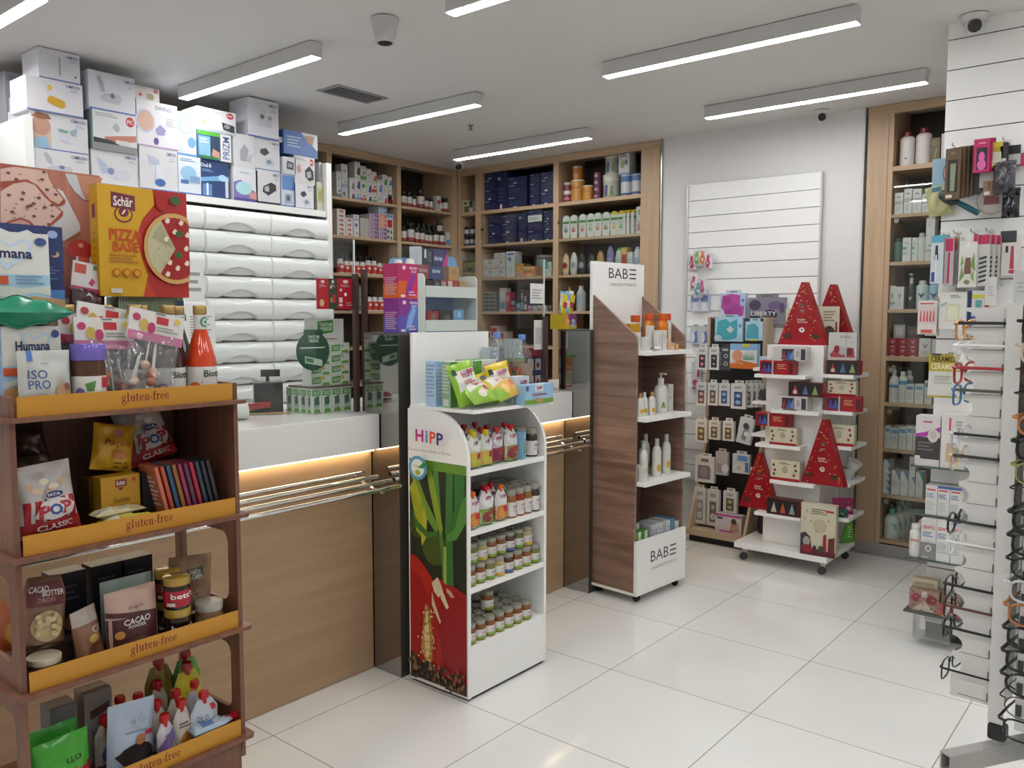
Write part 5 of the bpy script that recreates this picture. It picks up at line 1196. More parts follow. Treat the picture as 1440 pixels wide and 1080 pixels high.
J1, J2, J3 = juice('c63a0c', 'c9602c', 'o'), juice('2c0710', '9c1f5c', 'r'), juice('140a12', '2c3a5c', 'b')
gf(J1, 'orange juice bottle with a gold cap, end of the row', -2.075, 1.203, 0, group='juice bottles').scale = (1.18,) * 3
gf(J2, 'dark red juice bottle with a pink banded label beside the orange one', -2.09, 1.121, 0, group='juice bottles').scale = (1.18,) * 3
gf(J3, 'black juice bottle with a blue banded label beside the dark red one', -2.10, 1.055 - .018, 0, group='juice bottles').scale = (1.18,) * 3
for i, (x, y) in enumerate(((-2.19, 1.10), (-2.185, 1.2), (-2.19, 1.005), (-2.19, .91))):
    gf(J3, ['dark juice bottle behind the dark red one', 'dark juice bottle behind the orange one', 'dark juice bottle in the back row behind the lollipop bags', 'dark juice bottle furthest back on the top shelf'][i], x, y, 0, group='juice bottles').scale = (1.18,) * 3
# striped carton and the big pizza box on top
a = (1.02,1.236,1.408,1.618)
STR = [('r', .02 + .04 * q, 0, .035 + .04 * q, 1, '7f8c72') for q in range(24)] + [('r', .86, .62, .98, .97, '26376c')]
k = carton('cracker_carton', .185, .07, .276, 'a5ac94', STR, side='8f9a80', tart=[('r', .03 * q, 0, .03 * q + .012, 1, '7f8c72') for q in range(32)])
gf(k, 'green and cream striped carton behind the juice bottles', -2.275, 1.156, 0)
PZ_ = [('r', .42, 0, 1, 1, 'a8201c'), ('p', [(.42, 0), (.62, 0), (.50, .18), (.56, .42), (.48, .5), (.42, .7)], 'b8351c'), ('p', [(0, 0), (.46, 0), (.52, .2), (.46, .34), (.40, .55), (.48, .72), (.62, .86), (.60, 1), (0, 1)], 'c4960f'),
    ('p', [(.14, .94), (.40, .92), (.40, .78), (.14, .80)], '6b2336'), ('t', 'Schär', .165, .815, .375, .905, 'e2d8d4', .02), ('c', .27, .745, .10, .075, '6b2336'), ('c', .27, .745, .085, .062, 'c4960f'), ('c', .27, .765, .055, .045, '6b2336'), ('p', [(.245, .745), (.262, .742), (.297, .782), (.28, .79)], 'd9cfc0'),
    ('t', 'PIZZA', .11, .505, .44, .61, 'b83a14', .02), ('t', 'BASE', .14, .405, .42, .495, 'b83a14', .02), ('l', .10, .30, .44, .385, 3, 'a5621c'),
    ('c', .17, .215, .045, .04, 'b8501c'), ('c', .28, .215, .045, .04, 'b8501c'), ('c', .39, .215, .045, .04, 'b8501c'), ('c', .17, .215, .03, .028, 'c4960f'), ('c', .28, .215, .03, .028, 'c4960f'), ('c', .39, .215, .03, .028, 'c4960f'), ('r', .1, .03, .22, .07, 'c9c4ba'),
    ('c', .69, .89, .07, .075, '9c1a18'), ('p', [(.78, .93), (.86, .97), (.92, .91), (.86, .87), (.80, .89)], '2c5a2c')]
def pz(cx, cy, rx, ry):
    out = []
    def ell(s, a0=0, a1=360, n=28): return [(min(1, cx + s * rx * math.cos(math.radians(a0 + (a1 - a0) * q / n))), cy + s * ry * math.sin(math.radians(a0 + (a1 - a0) * q / n))) for q in range(n + 1)]
    out.append(('p', ell(1), 'c49a5c')); out.append(('p', ell(.88), '9c1a1c'))
    out.append(('p', [(cx, cy)] + ell(.89, 120, 235, 14), 'b5b08e')); out.append(('p', [(cx - .01, cy - .01)] + ell(.80, 124, 160, 8), 'a39e7e'))
    r = random.Random(5)
    for q in range(26):
        aa, rr = math.radians(r.uniform(130, 228)), r.uniform(.2, .8)
        out.append(('c', cx + rr * rx * math.cos(aa), cy + rr * ry * math.sin(aa), .005, .004, '6f6f4a'))
    for (ax, ay) in ((.72, .72), (.88, .71), (.70, .55), (.95, .60), (.80, .62), (.93, .47), (.73, .33), (.82, .28), (.93, .33), (.70, .22)):
        out.append(('p', [(ax - .03, ay - .01), (ax, ay + .025), (ax + .03, ay + .01), (ax + .02, ay - .025), (ax - .01, ay - .03)], 'd9cdbc'))
    for (ax, ay) in ((.85, .60), (.83, .40)): out.append(('c', ax, ay, .045, .03, '2f5a2c'))
    return out
PZ_ += pz(.83, .46, .36, .335)
k = carton('pizza_box', .247, .045, .29, 'c4960f', PZ_, side='b5860c', lart=[('r', .3, .70, .7, .82, '6b2336'), ('l', .3, .2, .7, .6, 6, 'a5701a')])
gf(k, 'large yellow and red pizza base box on top of the striped carton', -2.235, 1.128, 0, .2765)
a = (0.91,0.97,1.563,1.709)
for i, (y, x, b) in enumerate(((.955, -2.212, 4), (.98, -2.25, 9))):
    g = G(); S = pouch_fn(.085, .05, .13, 0, .003, 20 + i); pm = M('3a1420', .25)
    g.grid(lambda u, v: S(u, v, 0, -1), 14, 14, pm); g.grid(lambda u, v: S(1 - u, v, 0, 1), 14, 14, pm)
    c = G(); c.box(-.042, .042, -.002, .002, .12, .195, M('cdc8c8', .4)); c.art(lambda u, v, kk: (-.042 + .084 * u, -.002 - kk, .12 + .075 * v), [('r', .06, .6, .4, .92, 'b84a34'), ('r', .6, .8, .8, .95, '5a8a3a'), ('p', [(.5, .3), (.6, .5), (.7, .4), (.62, .2)], 'b0306a'), ('r', 0, 0, 1, .14, 'a8305a')])
    kk = Kit('dried_fruit_bag', 'bag', [('bag_body', g.mesh('bag_body', 70), None), ('header_card', c.mesh('header_card'), None)])
    gf(kk, ['plum coloured bag with a white header card, in front', 'plum coloured bag with a white header card, behind'][i], x, y, 0, .16 + .02 * i, 0, LEAN(6, 10))
gf(carton('carton', .15, .08, .158, '9a8c80', []), 'beige carton under the plum coloured bags', -2.25, .968, 0)
# --- second shelf
STRP = lambda u, v: 'b8b2ae' if v > .52 else ('a5202a' if (int(u * 13) % 2) else 'c9c4c0')
POP = [('c', .2, .70, .06, .04, 'c9a884'), ('c', .45, .75, .08, .05, 'd9cdb9'), ('c', .3, .63, .08, .05, 'cfb899'), ('c', .6, .66, .09, .05, 'd9cbb4'), ('c', .78, .72, .07, .05, 'c2a582'), ('c', .5, .60, .07, .04, 'bf9f7a'),
    ('r', 0, 0, 1, .20, '971a20'), ('t', 'CLASSIC', .22, .07, .86, .15, 'd9d3cf', .02), ('p', [(.2, .26), (.3, .46), (.52, .52), (.78, .46), (.9, .38), (.84, .24), (.5, .2)], 'c9c4c4'), ('t', 'P', .26, .24, .46, .42, 'a81f26', .04), ('t', 'O', .44, .26, .66, .42, '2c4a8a', .04), ('t', 'P', .64, .26, .84, .44, 'a81f26', .04), ('c', .56, .55, .2, .06, 'b9b4b8'), ('c', .56, .55, .17, .048, '2c3468'), ('t', 'PATA', .44, .53, .68, .57, 'd9d4d0', .02)]
PB = pouch('popcorn_bag', .135, .055, .165, 'b8b2ae', POP, zones=STRP, crink=.003, seed=11, seg=16)
gf(PB, 'red and white striped popcorn bag at the front of the second shelf', -2.05, .797, 1, .022, .05, LEAN(8, -4))
gf(PB, 'red and white striped popcorn bag leaning behind the chocolate bars', -2.21, 1.135, 1, .12, 0, LEAN(14, -14))
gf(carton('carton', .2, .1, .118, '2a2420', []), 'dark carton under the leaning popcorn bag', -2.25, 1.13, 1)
BRN = lambda s, w, d, h, c='4a382c', a=(): pouch('bread_bag', w, d, h, c, a, crink=.004, seed=s, rough=.2)
gf(BRN(3, .12, .07, .10, '4f3c2e'), 'brown clear wrapped bread bag at the left of the second shelf', -2.13, .79, 1, .10, 0, LEAN(30))
gf(BRN(4, .12, .07, .12, '3f3128'), 'dark brown bread bag lying on top of another, second shelf', -2.2, .80, 1, .165, 0, LEAN(20))
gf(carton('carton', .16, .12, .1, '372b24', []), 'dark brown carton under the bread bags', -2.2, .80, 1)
gf(pouch('snack_bag', .11, .04, .12, 'c29422', [('t', 'Paquis', .2, .48, .8, .66, '8a1f26', .01, .1), ('c', .55, .80, .13, .1, 'b5695a'), ('c', .6, .34, .2, .1, 'b5702c'), ('l', .5, .04, .9, .2, 2, '6b5a14')], crink=.003, seed=6, back='8a6a18'), 'yellow biscuit bag leaning at the back of the second shelf', -2.15, .985, 1, .125, 0, LEAN(10, 12))
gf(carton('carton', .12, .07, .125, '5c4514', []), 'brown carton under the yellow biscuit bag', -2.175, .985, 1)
a = (0.888,0.994,1.097,1.19)
gf(carton('biscuit_box', .098, .045, .09, 'b8881a', [('r', .36, .70, .66, .90, '7a2a30'), ('t', 'Schär', .39, .74, .63, .86, 'd9cfc8', .02), ('p', [(.42, .68), (.58, .68), (.5, .58)], '7a2a30'), ('t', 'Ciocolata', .3, .26, .72, .40, '5c3d10'), ('c', .84, .86, .06, .06, 'b8404a'), ('p', [(0, 0), (1, 0), (1, .12), (.6, .2), (0, .14)], '8a5a1c')]), 'small yellow biscuit box with a red badge on the second shelf', -2.10, .975, 1, .045)
for i, (x, y, dz, tl, c, lab) in enumerate(((-2.045, .93, .0, 4, 'b9ac3a', 'yellow wrapped bar, bottom of the small pile'), (-2.05, .965, .018, -5, 'b9ac3a', 'yellow wrapped bar, middle of the small pile'), (-2.06, .955, .036, 8, 'c2b890', 'yellow and cream wrapped bar, top of the small pile'), (-2.035, 1.03, .002, 14, '4f9a3a', 'green wrapped bar beside the yellow bars'))):
    o = gf(pouch('snack_bar', .045, .022, .13, c, [('r', .1, .1, .9, .35, 'cfc9b0'), ('l', .2, .45, .8, .8, 3, '6b6220')], crink=.002, seed=30 + i, back=c), lab, x, y, 1, dz + .012)
    o.location = (x - 0, y - .06, GFZ[1] + .014 + dz); o.rotation_euler = (math.radians(-90), 0, math.radians(-4 + tl))
gf(carton('biscuit_box', .075, .05, .105, '1c1a1c', [('l', .3, .76, .9, .84, 1, '8a8688'), ('l', .3, .4, .7, .65, 4, '4a4648'), ('c', .6, .15, .14, .1, '6b4a34'), ('c', .8, .12, .1, .08, '5a3c2a')]), 'black biscuit box on the second shelf beside the yellow one', -2.10, 1.068, 1, .03)
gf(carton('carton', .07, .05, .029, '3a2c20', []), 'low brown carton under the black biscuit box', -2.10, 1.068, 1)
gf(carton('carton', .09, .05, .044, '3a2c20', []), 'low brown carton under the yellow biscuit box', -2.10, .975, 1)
BARS = [('b5634a', 'd9d0c8', 'orange'), ('a8452c', 'c9a08a', 'rust red'), ('2c4a66', '6f8fa8', 'blue'), ('8a5a2c', 'b58a50', 'brown'), ('8a2c4c', 'b56a8a', 'magenta'), ('55304a', '8a6a80', 'plum'), ('a02038', 'c96a74', 'crimson'), ('2c3440', '6a7684', 'slate'), ('1f2630', '55606c', 'dark blue'), ('23262c', '5c6068', 'black')]
for i, (c, s, w) in enumerate(BARS):
    k = carton('chocolate_bar', .085, .009, .155, c, [('l', .15, .3, .85, .85, 7, s)], lart=[('r', 0, .02, 1, .98, s)])
    o = gf(k, '%s thin chocolate pack leaning in the row, %s' % (w, nth(i, 10)), -2.06, 1.085 + i * .0155, 1, .002, -R90, (0, 0), 'thin chocolate packs')
    o.rotation_euler = (math.radians(13), 0, 0); o.location = (-2.065, 1.075 + i * .0158, GFZ[1] + .003)
# --- third shelf
CB = [('r', .08, .58, .92, .92, '5c1f22'), ('t', 'CACAO', .10, .78, .56, .87, 'd9d3cc', .01), ('t', 'BUTTER', .40, .72, .92, .80, 'd9d3cc', .01), ('t', 'DROPS', .3, .64, .7, .70, 'b98a7a'), ('c', .5, .3, .36, .22, 'b9a07a')] + [('c', .25 + .5 * random.random(), .14 + .32 * random.random(), .06, .035, random.choice(['d3bd92', 'c2a878', 'cbb388'])) for _ in range(26)]
gf(pouch('cacao_bag', .10, .05, .165, '7a5c48', CB, gus=1, seed=14, neck=.75), 'brown pouch of pale cacao butter drops on the third shelf', -2.10, .785, 2, .055, 0, LEAN(6, 6))
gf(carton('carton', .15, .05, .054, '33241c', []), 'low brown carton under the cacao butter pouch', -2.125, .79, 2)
JC = bottle('spread_jar', [(.034, 0), (.036, .005), (.036, .04), (.033, .046)], '3a2216', [(.036, .046), (.0365, .048), (.0365, .060), (.034, .062)], 'b3a892', (.0366, .006, .038, '7a6a5a'), [('r', .5, .2, .9, .8, 'c2beb6')], 'jar', n=22, lid='lid')
gf(JC, 'low jar with a pale metal lid at the front corner of the third shelf', -2.04, .765, 2)
gf(pouch('cacao_bag', .075, .045, .13, '8a6248', [('r', 0, .72, 1, 1, 'b5aaa0'), ('t', 'CO', .5, .52, .95, .64, 'd9d0c8', .01), ('c', .5, .42, .16, .09, 'c9a45a'), ('c', .55, .2, .3, .14, '6b3a22')], gus=1, seed=15), 'brown pouch with a white top between the two cacao pouches', -2.075, .885, 2, 0, .35, LEAN(6, -4))
CP = [('r', 0, 0, 1, .58, '4a1c22'), ('p', [(0, .62), (1, .50), (1, .58), (0, .70)], '4a1c22'), ('t', 'dragon', .36, .68, .66, .75, '3a2c2a'), ('t', 'CACAO', .24, .46, .76, .56, 'd9d3d0', .02), ('t', 'POWDER', .32, .40, .66, .45, 'd9d3d0', .01), ('c', .17, .33, .085, .065, 'b8823a'), ('p', [(.1, 0), (.2, .2), (.5, .26), (.85, .2), (.95, 0)], '5c3f34'), ('p', [(.45, .16), (.8, .26), (.86, .2), (.5, .1)], '3a241c')]
gf(pouch('cacao_bag', .135, .06, .16, 'b89a8c', CP, gus=1, seed=16, back='7a5c50'), 'pink and maroon pouch of cacao powder on the third shelf', -2.06, .985, 2, 0, .05, LEAN(3))
gf(pouch('cacao_bag', .135, .05, .175, '7a8a84', [], gus=1, seed=17), 'grey green pouch standing behind the cacao powder', -2.12, 1.0, 2)
BT = lambda lc, tc: bottle('spread_jar', [(.032, 0), (.034, .005), (.034, .055), (.031, .062)], '2c1a12', [(.0335, .0625), (.034, .064), (.034, .082), (.031, .084)], 'a88a3a', (.0346, .008, .05, lc), [('t', "bett'r", .2, .5, .85, .86, tc, .02), ('r', .1, .06, .3, .26, 'c9c4bc')], 'jar', n=22, lid='lid', rough=.15)
gf(BT('1c1614', 'd9d3cc'), 'black labelled spread jar at the bottom of the stack of two', -2.05, 1.10, 2)
gf(BT('a01c30', 'e2d6d4'), 'red labelled spread jar on top of the black labelled one', -2.05, 1.10, 2, .0845)
gf(BT('5c4a3a', 'c9bfb0'), 'dark spread jar behind the stack of two jars', -2.125, 1.115, 2, .0)
gf(BT('8a3a34', 'c9bfb0'), 'dark red labelled jar on the jar behind', -2.125, 1.115, 2, .0845)
gf(bottle('spread_jar', [(.034, 0), (.036, .005), (.036, .05), (.033, .058)], '6b5030', [(.036, .058), (.0365, .06), (.0365, .078), (.034, .08)], '9c978c', (.0366, .006, .046, '7a6a4c'), [('l', .3, .2, .8, .5, 2, 'c9c0ac')], 'jar', n=22, lid='lid'), 'low jar with a silver lid beside the stacked spread jars', -2.04, 1.185, 2)
NG = [('p', [(.36, .56), (.74, .62), (.74, .80), (.36, .76)], '1f2a24'), ('t', 'NATUR', .40, .685, .70, .755, 'b9b9aa', .01), ('t', 'GREEN', .40, .605, .70, .675, 'b9b9aa', .01), ('l', .34, .3, .6, .5, 3, '4f3d2c')]
gf(pouch('paper_bag', .125, .06, .155, '7a5f46', NG, gus=1, seed=18, rough=.7, crink=.004), 'brown paper bag with a dark green badge on the third shelf', -2.12, 1.172, 2, .028, -.05, LEAN(4, 5))
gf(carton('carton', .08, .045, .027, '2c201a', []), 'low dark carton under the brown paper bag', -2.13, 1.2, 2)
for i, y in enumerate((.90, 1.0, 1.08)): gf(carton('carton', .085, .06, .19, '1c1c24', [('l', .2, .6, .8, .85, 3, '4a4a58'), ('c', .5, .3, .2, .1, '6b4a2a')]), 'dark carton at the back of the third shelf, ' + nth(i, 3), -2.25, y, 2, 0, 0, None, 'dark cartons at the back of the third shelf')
gf(pouch('snack_bag', .1, .05, .15, 'a8552c', [('c', .5, .5, .3, .2, 'b98a3a')], seed=22), 'orange bag seen through the side cut out of the third shelf', -2.22, .78, 2, 0, -.6)
# --- bottom shelf
GR = lambda u, v: '3f9a2c' if v > .52 + .05 * math.sin(u * 6) else '98202a'
gf(pouch('fruit_pouch', .13, .05, .155, '98202a', [('t', 'LLO', .5, .60, .78, .68, '1c3a18', .02), ('l', .2, .46, .6, .5, 1, 'd0a5a0'), ('c', .3, .2, .24, .16, 'b5563a'), ('t', 'ie', .8, .1, .95, .4, 'd9d0cc')], zones=GR, gus=1, seed=23, rough=.2), 'green topped red pouch at the front corner of the bottom shelf', -2.045, .80, 3, 0, .1, LEAN(4))
gf(pouch('fruit_pouch', .12, .05, .165, '2f8a2c', [], seed=24, gus=1, rough=.2), 'green pouch behind the green and red one, bottom shelf', -2.11, .80, 3)
LB = [('c', .55, .22, .36, .16, '1f1c1c'), ('p', [(.1, .24), (.4, .34), (.6, .22), (.9, .26), (.95, .1), (.3, .06)], '26221f'), ('c', .62, .42, .12, .08, 'a86a44'), ('r', .72, .46, .9, .53, 'b0303a'), ('t', 'X', .42, .66, .54, .74, '8a8478'), ('l', .3, .54, .8, .58, 1, '6f8398')] + [('c', .3 + .6 * random.random(), .56 + .3 * random.random(), .008, .006, '4f5a68') for _ in range(18)]
gf(pouch('fruit_pouch', .125, .045, .165, 'a5b3c4', LB, gus=1, seed=25), 'pale blue pouch with a dark fruit picture on the bottom shelf', -2.06, .965, 3, 0, .05, LEAN(5, 6))
def squeeze(c, art, nm='squeeze_pouch', cap='b5141c', w=.062, h=.10, seed=40): return pouch(nm, w, .035, h, c, art, gus=1, seed=seed, neck=.5, cap=(cap, .0135, .022, .5), rough=.25)
gf(squeeze('b9b4bc', [('p', [(0, .1), (.5, .2), (.9, .6), (.9, .8), (.2, .6), (0, .4)], '6f5a92'), ('t', 'SMO', .2, .6, .8, .72, '5a5468')], w=.055, seed=41), 'white and violet squeeze pouch with a red cap, bottom shelf', -2.04, 1.05, 3, 0, .3)
gf(squeeze('c2bcb2', [('c', .5, .25, .34, .2, 'b5742c'), ('l', .15, .55, .85, .7, 2, '5c4a3a')], w=.055, h=.115, seed=42), 'white and orange squeeze pouch with a red cap, bottom shelf', -2.055, 1.105, 3, 0, .2)
gf(squeeze('b4bac4', [('p', [(0, 0), (1, 0), (1, .3), (.6, .42), (.2, .3), (0, .36)], '55709c'), ('c', .4, .16, .2, .1, 'b0824a'), ('r', .68, .72, .88, .86, 'b0252f'), ('t', 'OLO', .12, .56, .5, .68, '4a5a7c'), ('t', 'FRUTE', .12, .42, .9, .53, '4a5a7c')], w=.085, h=.12, seed=43), 'white and blue squeeze pouch with a red cap, bottom shelf', -2.045, 1.165, 3, 0, .1)
rr = random.Random(9)
for i, (x, y, dz) in enumerate(((-2.10, 1.06, .01), (-2.11, 1.12, .015), (-2.12, 1.18, .02), (-2.16, 1.04, .02), (-2.17, 1.10, .03), (-2.14, .94, .0), (-2.18, 1.0, .02))):
    gf(squeeze(rr.choice(['a8a4aa', 'b0a89c', '9a8a80']), [('c', .5, .3, .34, .2, rr.choice(['8a2c34', 'b5742c', '55709c']))], h=.105 + dz, seed=50 + i), 'squeeze pouch with a red cap in the back rows, ' + ['first behind the violet one', 'behind the orange one', 'behind the blue one', 'second back row, left', 'second back row, middle', 'behind the pale blue pouch', 'third back row'][i], x, y, 3, 0, .2, None, 'red capped pouches in the back')
gf(pouch('yoghurt_pouch', .085, .04, .165, 'b3a81c', [('t', 'TUO', .3, .62, .7, .68, '6b6a1c'), ('t', 'SNACK', .3, .55, .75, .60, '6b6a1c'), ('r', .5, .66, .76, .71, 'c9562c'), ('l', .35, .2, .65, .5, 4, '8f8a1c')], gus=1, seed=26, neck=.6, cap=('9c121a', .015, .024, .5), rough=.2), 'yellow squeeze pouch with a red cap at the right of the bottom shelf', -2.13, 1.165, 3, .01, .05)
gf(pouch('yoghurt_pouch', .085, .04, .185, '4f8a3a', [('r', .3, .2, .7, .5, '7aa85a')], gus=1, seed=27, neck=.6, cap=('9c121a', .015, .024, .5), rough=.2), 'green squeeze pouch behind the yellow one', -2.19, 1.195, 3)
gf(pouch('yoghurt_pouch', .085, .04, .185, '8a7a2c', [], gus=1, seed=28, neck=.6, cap=('9c121a', .015, .024, .5)), 'olive squeeze pouch beside the green one at the back', -2.2, 1.12, 3)
gf(carton('drink_carton', .065, .06, .18, '6f6f70', [('r', .3, .5, .9, .72, '1c1f20'), ('t', 'NATUR', .36, .62, .84, .69, 'a9a9a4'), ('t', 'GREEN', .36, .53, .84, .60, 'a9a9a4')]), 'grey drink carton with a black badge at the back of the bottom shelf', -2.19, .85, 3)
gf(carton('drink_carton', .07, .06, .19, '8a8480', [('p', [(.2, .62), (.9, .70), (.9, .82), (.2, .74)], '4f3a34'), ('t', 'Hemp', .25, .3, .85, .48, '6b2c30', .01)]), 'beige drink carton with a maroon word at the back of the bottom shelf', -2.19, .935, 3)
o = gf(squeeze('9fb0bd', [('r', .1, .2, .9, .5, '4f6f9c'), ('l', .2, .6, .8, .8, 2, '5c4a3a')], w=.05, h=.12, seed=60), 'slim blue and white tube with a red cap lying along the shelf front', -2.03, 1.13, 3)
o.rotation_euler = (math.radians(-90), 0, 0); o.location = (-2.03, 1.115, GFZ[3] + .047)

# ================================================================ things on the counters
CT = 1.1408
TV = lambda: [('r', .08, .70, .92, .93, '3f8a2c'), ('t', 'TANTUM', .14, .82, .86, .89, 'd9e0d2', .02), ('t', 'VERDE', .2, .74, .8, .81, 'd9e0d2', .02), ('p', [(.25, .62), (.75, .70), (.8, .3), (.3, .22)], '3f5f5a'), ('p', [(.2, .3), (.8, .36), (.75, .2), (.25, .2)], '9fb6a8'), ('p', [(.15, .03), (.9, .03), (.8, .17), (.3, .17)], '5a9a32')]
k = carton('throat_carton', .052, .028, .108, 'cfd2cb', TV(), lart=TV(), sart=TV())
FC = Fr('x', -2.9)
for i in range(4): FC.put(k, 'white and green throat medicine carton standing in the front row, ' + nth(i, 4), 2.215 + i * .0545, .02, CT, 'standing green and white cartons')
k3 = carton('throat_carton', .0275, .05, .108, 'cfd2cb', TV(), lart=[('r', .1, .1, .9, .9, '5a9a32')])
for i in range(3):
    kk = carton('throat_carton', .046, .05, .108, 'cfd2cb', TV())
    kk.put('white and green throat medicine carton on the end face of the stack, ' + nth(i, 3), -3.065 + i * .049, 2.2175, CT, 0, 'standing green and white cartons')
g = G(); g.box(-.085, .085, -.108, .108, 0, .008, M('6b5048', .3)); o = part('stack_tray', g, None, (-2.985, 2.30, CT + .1085)); tag(o, 'thin brown tray between the two layers of green and white cartons', 'tray')
def TH(y): return [('p', [(.06, .18), (.5, .26), (.5, .86), (.06, .78)], '3f8a2c'), ('t', 'TANTUM', .10, .52, .46, .68, 'd9e0d2', .02), ('t', 'VERDE', .10, .34, .44, .49, 'd9e0d2', .02), ('p', [(.55, .05), (.95, .05), (.9, .32), (.6, .28)], '5a9a32'), ('r', .52, .55, .68, .9, 'c2ac2c' if y else '9fb6a8')]
for j in range(4):
    for i in range(2):
        FC.put(carton('throat_carton', .104, .06, .0455, 'cfd2cb', TH(j < 2)), 'white, green%s throat medicine carton lying in the upper stack, %s row, %s' % (' and yellow' if j < 2 else '', ('bottom', 'second', 'third', 'top')[j], ('left', 'right')[i]), 2.248 + i * .106, .045, CT + .117 + j * .046, 'lying green and white cartons')
g = G(); g.box(-.105, .105, -.002, .002, 0, .105, M('d0d1cd', .4))
g.art(lambda u, v, k: (-.105 + .21 * u, -.002 - k, .105 * v), [('p', [(.32, .40), (.36, .32), (.72, .44), (.72, .96), (.32, .88)], '3f8a2c'), ('t', 'TANTUM', .36, .68, .69, .83, 'e2e6dd', .02), ('t', 'VERDE', .38, .50, .68, .65, 'e2e6dd', .02), ('l', .12, .12, .86, .2, 1, 'b0502c')])
o = part('header_card', g, None, (-2.96, 2.305, CT + .3015), R90); tag(o, 'white header card with a green logo above the stack', 'sign')
g = G(); g.prism([(.085 * math.cos(a * PI / 16), .082 * math.sin(a * PI / 16)) for a in range(32)], 'y', -.0015, .0015, M('1f4a34', .4)); g.box(-.045, .05, -.0016, .0016, .06, .09, M('1f4a34', .4))
g.art(lambda u, v, k: (-.085 + .17 * u, -.0017 - k, -.082 + .164 * v), [('t', 'TANTUM', .34, .82, .68, .90, 'd5e2d2', .02), ('t', 'VERDE', .36, .72, .66, .80, 'd5e2d2', .02), ('l', .1, .55, .9, .62, 1, 'c9d6cc'), ('p', [(.24, .38), (.76, .26), (.76, .10), (.24, .20)], 'c2cbc2'), ('p', [(.27, .34), (.5, .29), (.5, .18), (.27, .23)], '3f7a4a')])
o = part('hanging_sign', g, None, (-2.874, 2.178, 1.412), R90); tag(o, 'round dark green hanging sign with a carton picture', 'sign')
for i, (s0, s1, z0, z1, c, w) in enumerate(((2.186, 2.247, 1.588, 1.716, 'a01c26', 'red gift card with a picture, first of three'), (2.2475, 2.292, 1.588, 1.717, '23402a', 'dark green gift card between two red ones'), (2.2925, 2.384, 1.588, 1.720, '9c1a28', 'wide red gift card with small white marks, last of three'))):
    g = G(); w_, h = s1 - s0, z1 - z0; g.box(-w_ / 2, w_ / 2, -.002, .002, 0, h, M(c, .35))
    A = [('c', .5, .90, .16, .05, 'c9c4c0'), ('l', .2, .72, .8, .82, 2, 'b59a9c')]
    A += ([('c', .4, .2, .2, .12, 'b59a6a')], [('r', .45, .2, .8, .5, '9c2a34'), ('c', .3, .3, .14, .09, 'a8783a'), ('c', .25, .72, .1, .05, 'c9c4c0')], [('r', .1, .22, .3, .38, 'd0c4c0'), ('c', .48, .48, .08, .06, 'd9d0cc'), ('r', .08, .1, .3, .18, 'd0c4c0'), ('l', .5, .1, .9, .25, 2, 'b58a8c'), ('c', .2, .62, .08, .05, 'c9b0b0')])[i]
    g.art(lambda u, v, k: (-w_ / 2 + w_ * u, -.002 - k, h * v), A); o = part('gift_card', g, None, (-2.868 + .014, (s0 + s1) / 2, z0), R90); tag(o, w, 'gift card', 'gift cards hung on the screen')
for (s0, s1, z0, z1), x, lab, n in (((1.60, 1.675, 1.61, 1.764), -2.853, 'white paper note on the screen beside the pizza box', 3), ((1.60, 1.715, 1.44, 1.60), -2.853, 'white printed paper sheet on the screen behind the juice bottles', 9), ((3.63, 3.752, 1.632, 1.742), -2.853, 'white paper notice on the middle counter screen, upper one', 4), ((3.665, 3.752, 1.375, 1.54), -2.853, 'white printed paper sheet on the middle counter screen, lower one', 12)):
    g = G(); w_, h = s1 - s0, z1 - z0; g.box(-w_ / 2, w_ / 2, -.0008, .0008, 0, h, M('d2d2cf', .6)); g.art(lambda u, v, k: (-w_ / 2 + w_ * u, -.0008 - k, h * v), [('l', .12, .2, .88, .75, n, '8f8f8e')])
    o = part('paper_notice', g, None, (x, (s0 + s1) / 2, z0), R90); tag(o, lab, 'notice')
# till things
t = thing('card_terminal', 'black box shaped terminal on the counter by the drawers', 'terminal', (-3.15, 2.14, CT), math.radians(60))
g = G(); g.prism([(-.05, 0), (.05, 0), (.04, .13), (-.05, .13)], 'x', -.06, .06, M('1a1b1e', .3)); part('body', g, t, bevel=.004)
g = G(); g.tube([(0, 0, .131), (0, 0, .16), (.02, -.02, .17)], .008, BLACK); g.box(-.03, .05, -.04, -.015, .155, .185, BLACK); part('scanner', g, t)
t = thing('stapler', 'black and red stapler on the counter near the drawers', 'stapler', (-3.10, 2.03, CT), math.radians(70))
g = G(); g.prism([(-.07, 0), (.07, 0), (.07, .022), (-.07, .012)], 'y', -.02, .02, BLACK); part('base', g, t, bevel=.003)
g = G(); g.prism([(-.075, .018), (.07, .026), (.072, .05), (-.03, .046), (-.078, .028)], 'y', -.018, .018, M('a02a22', .3)); part('top', g, t, bevel=.004)
g = G(); g.tube([(-.055, 0, .034), (.055, 0, .034)], .034, M('d5d4d0', .7), 20); o = part('paper_roll', g, None, (-2.98, 1.86, CT), math.radians(75)); tag(o, 'white crumpled paper roll on the counter next to the wooden stand', 'paper roll')
g = G(); g.tube([(-.09, 0, .005), (.09, 0, .005)], .004, M('a8865a', .5), 8); o = part('wooden_stick', g, None, (-3.03, 2.06, CT), math.radians(52)); tag(o, 'thin wooden stick lying on the counter beside the green and white cartons', 'stick')
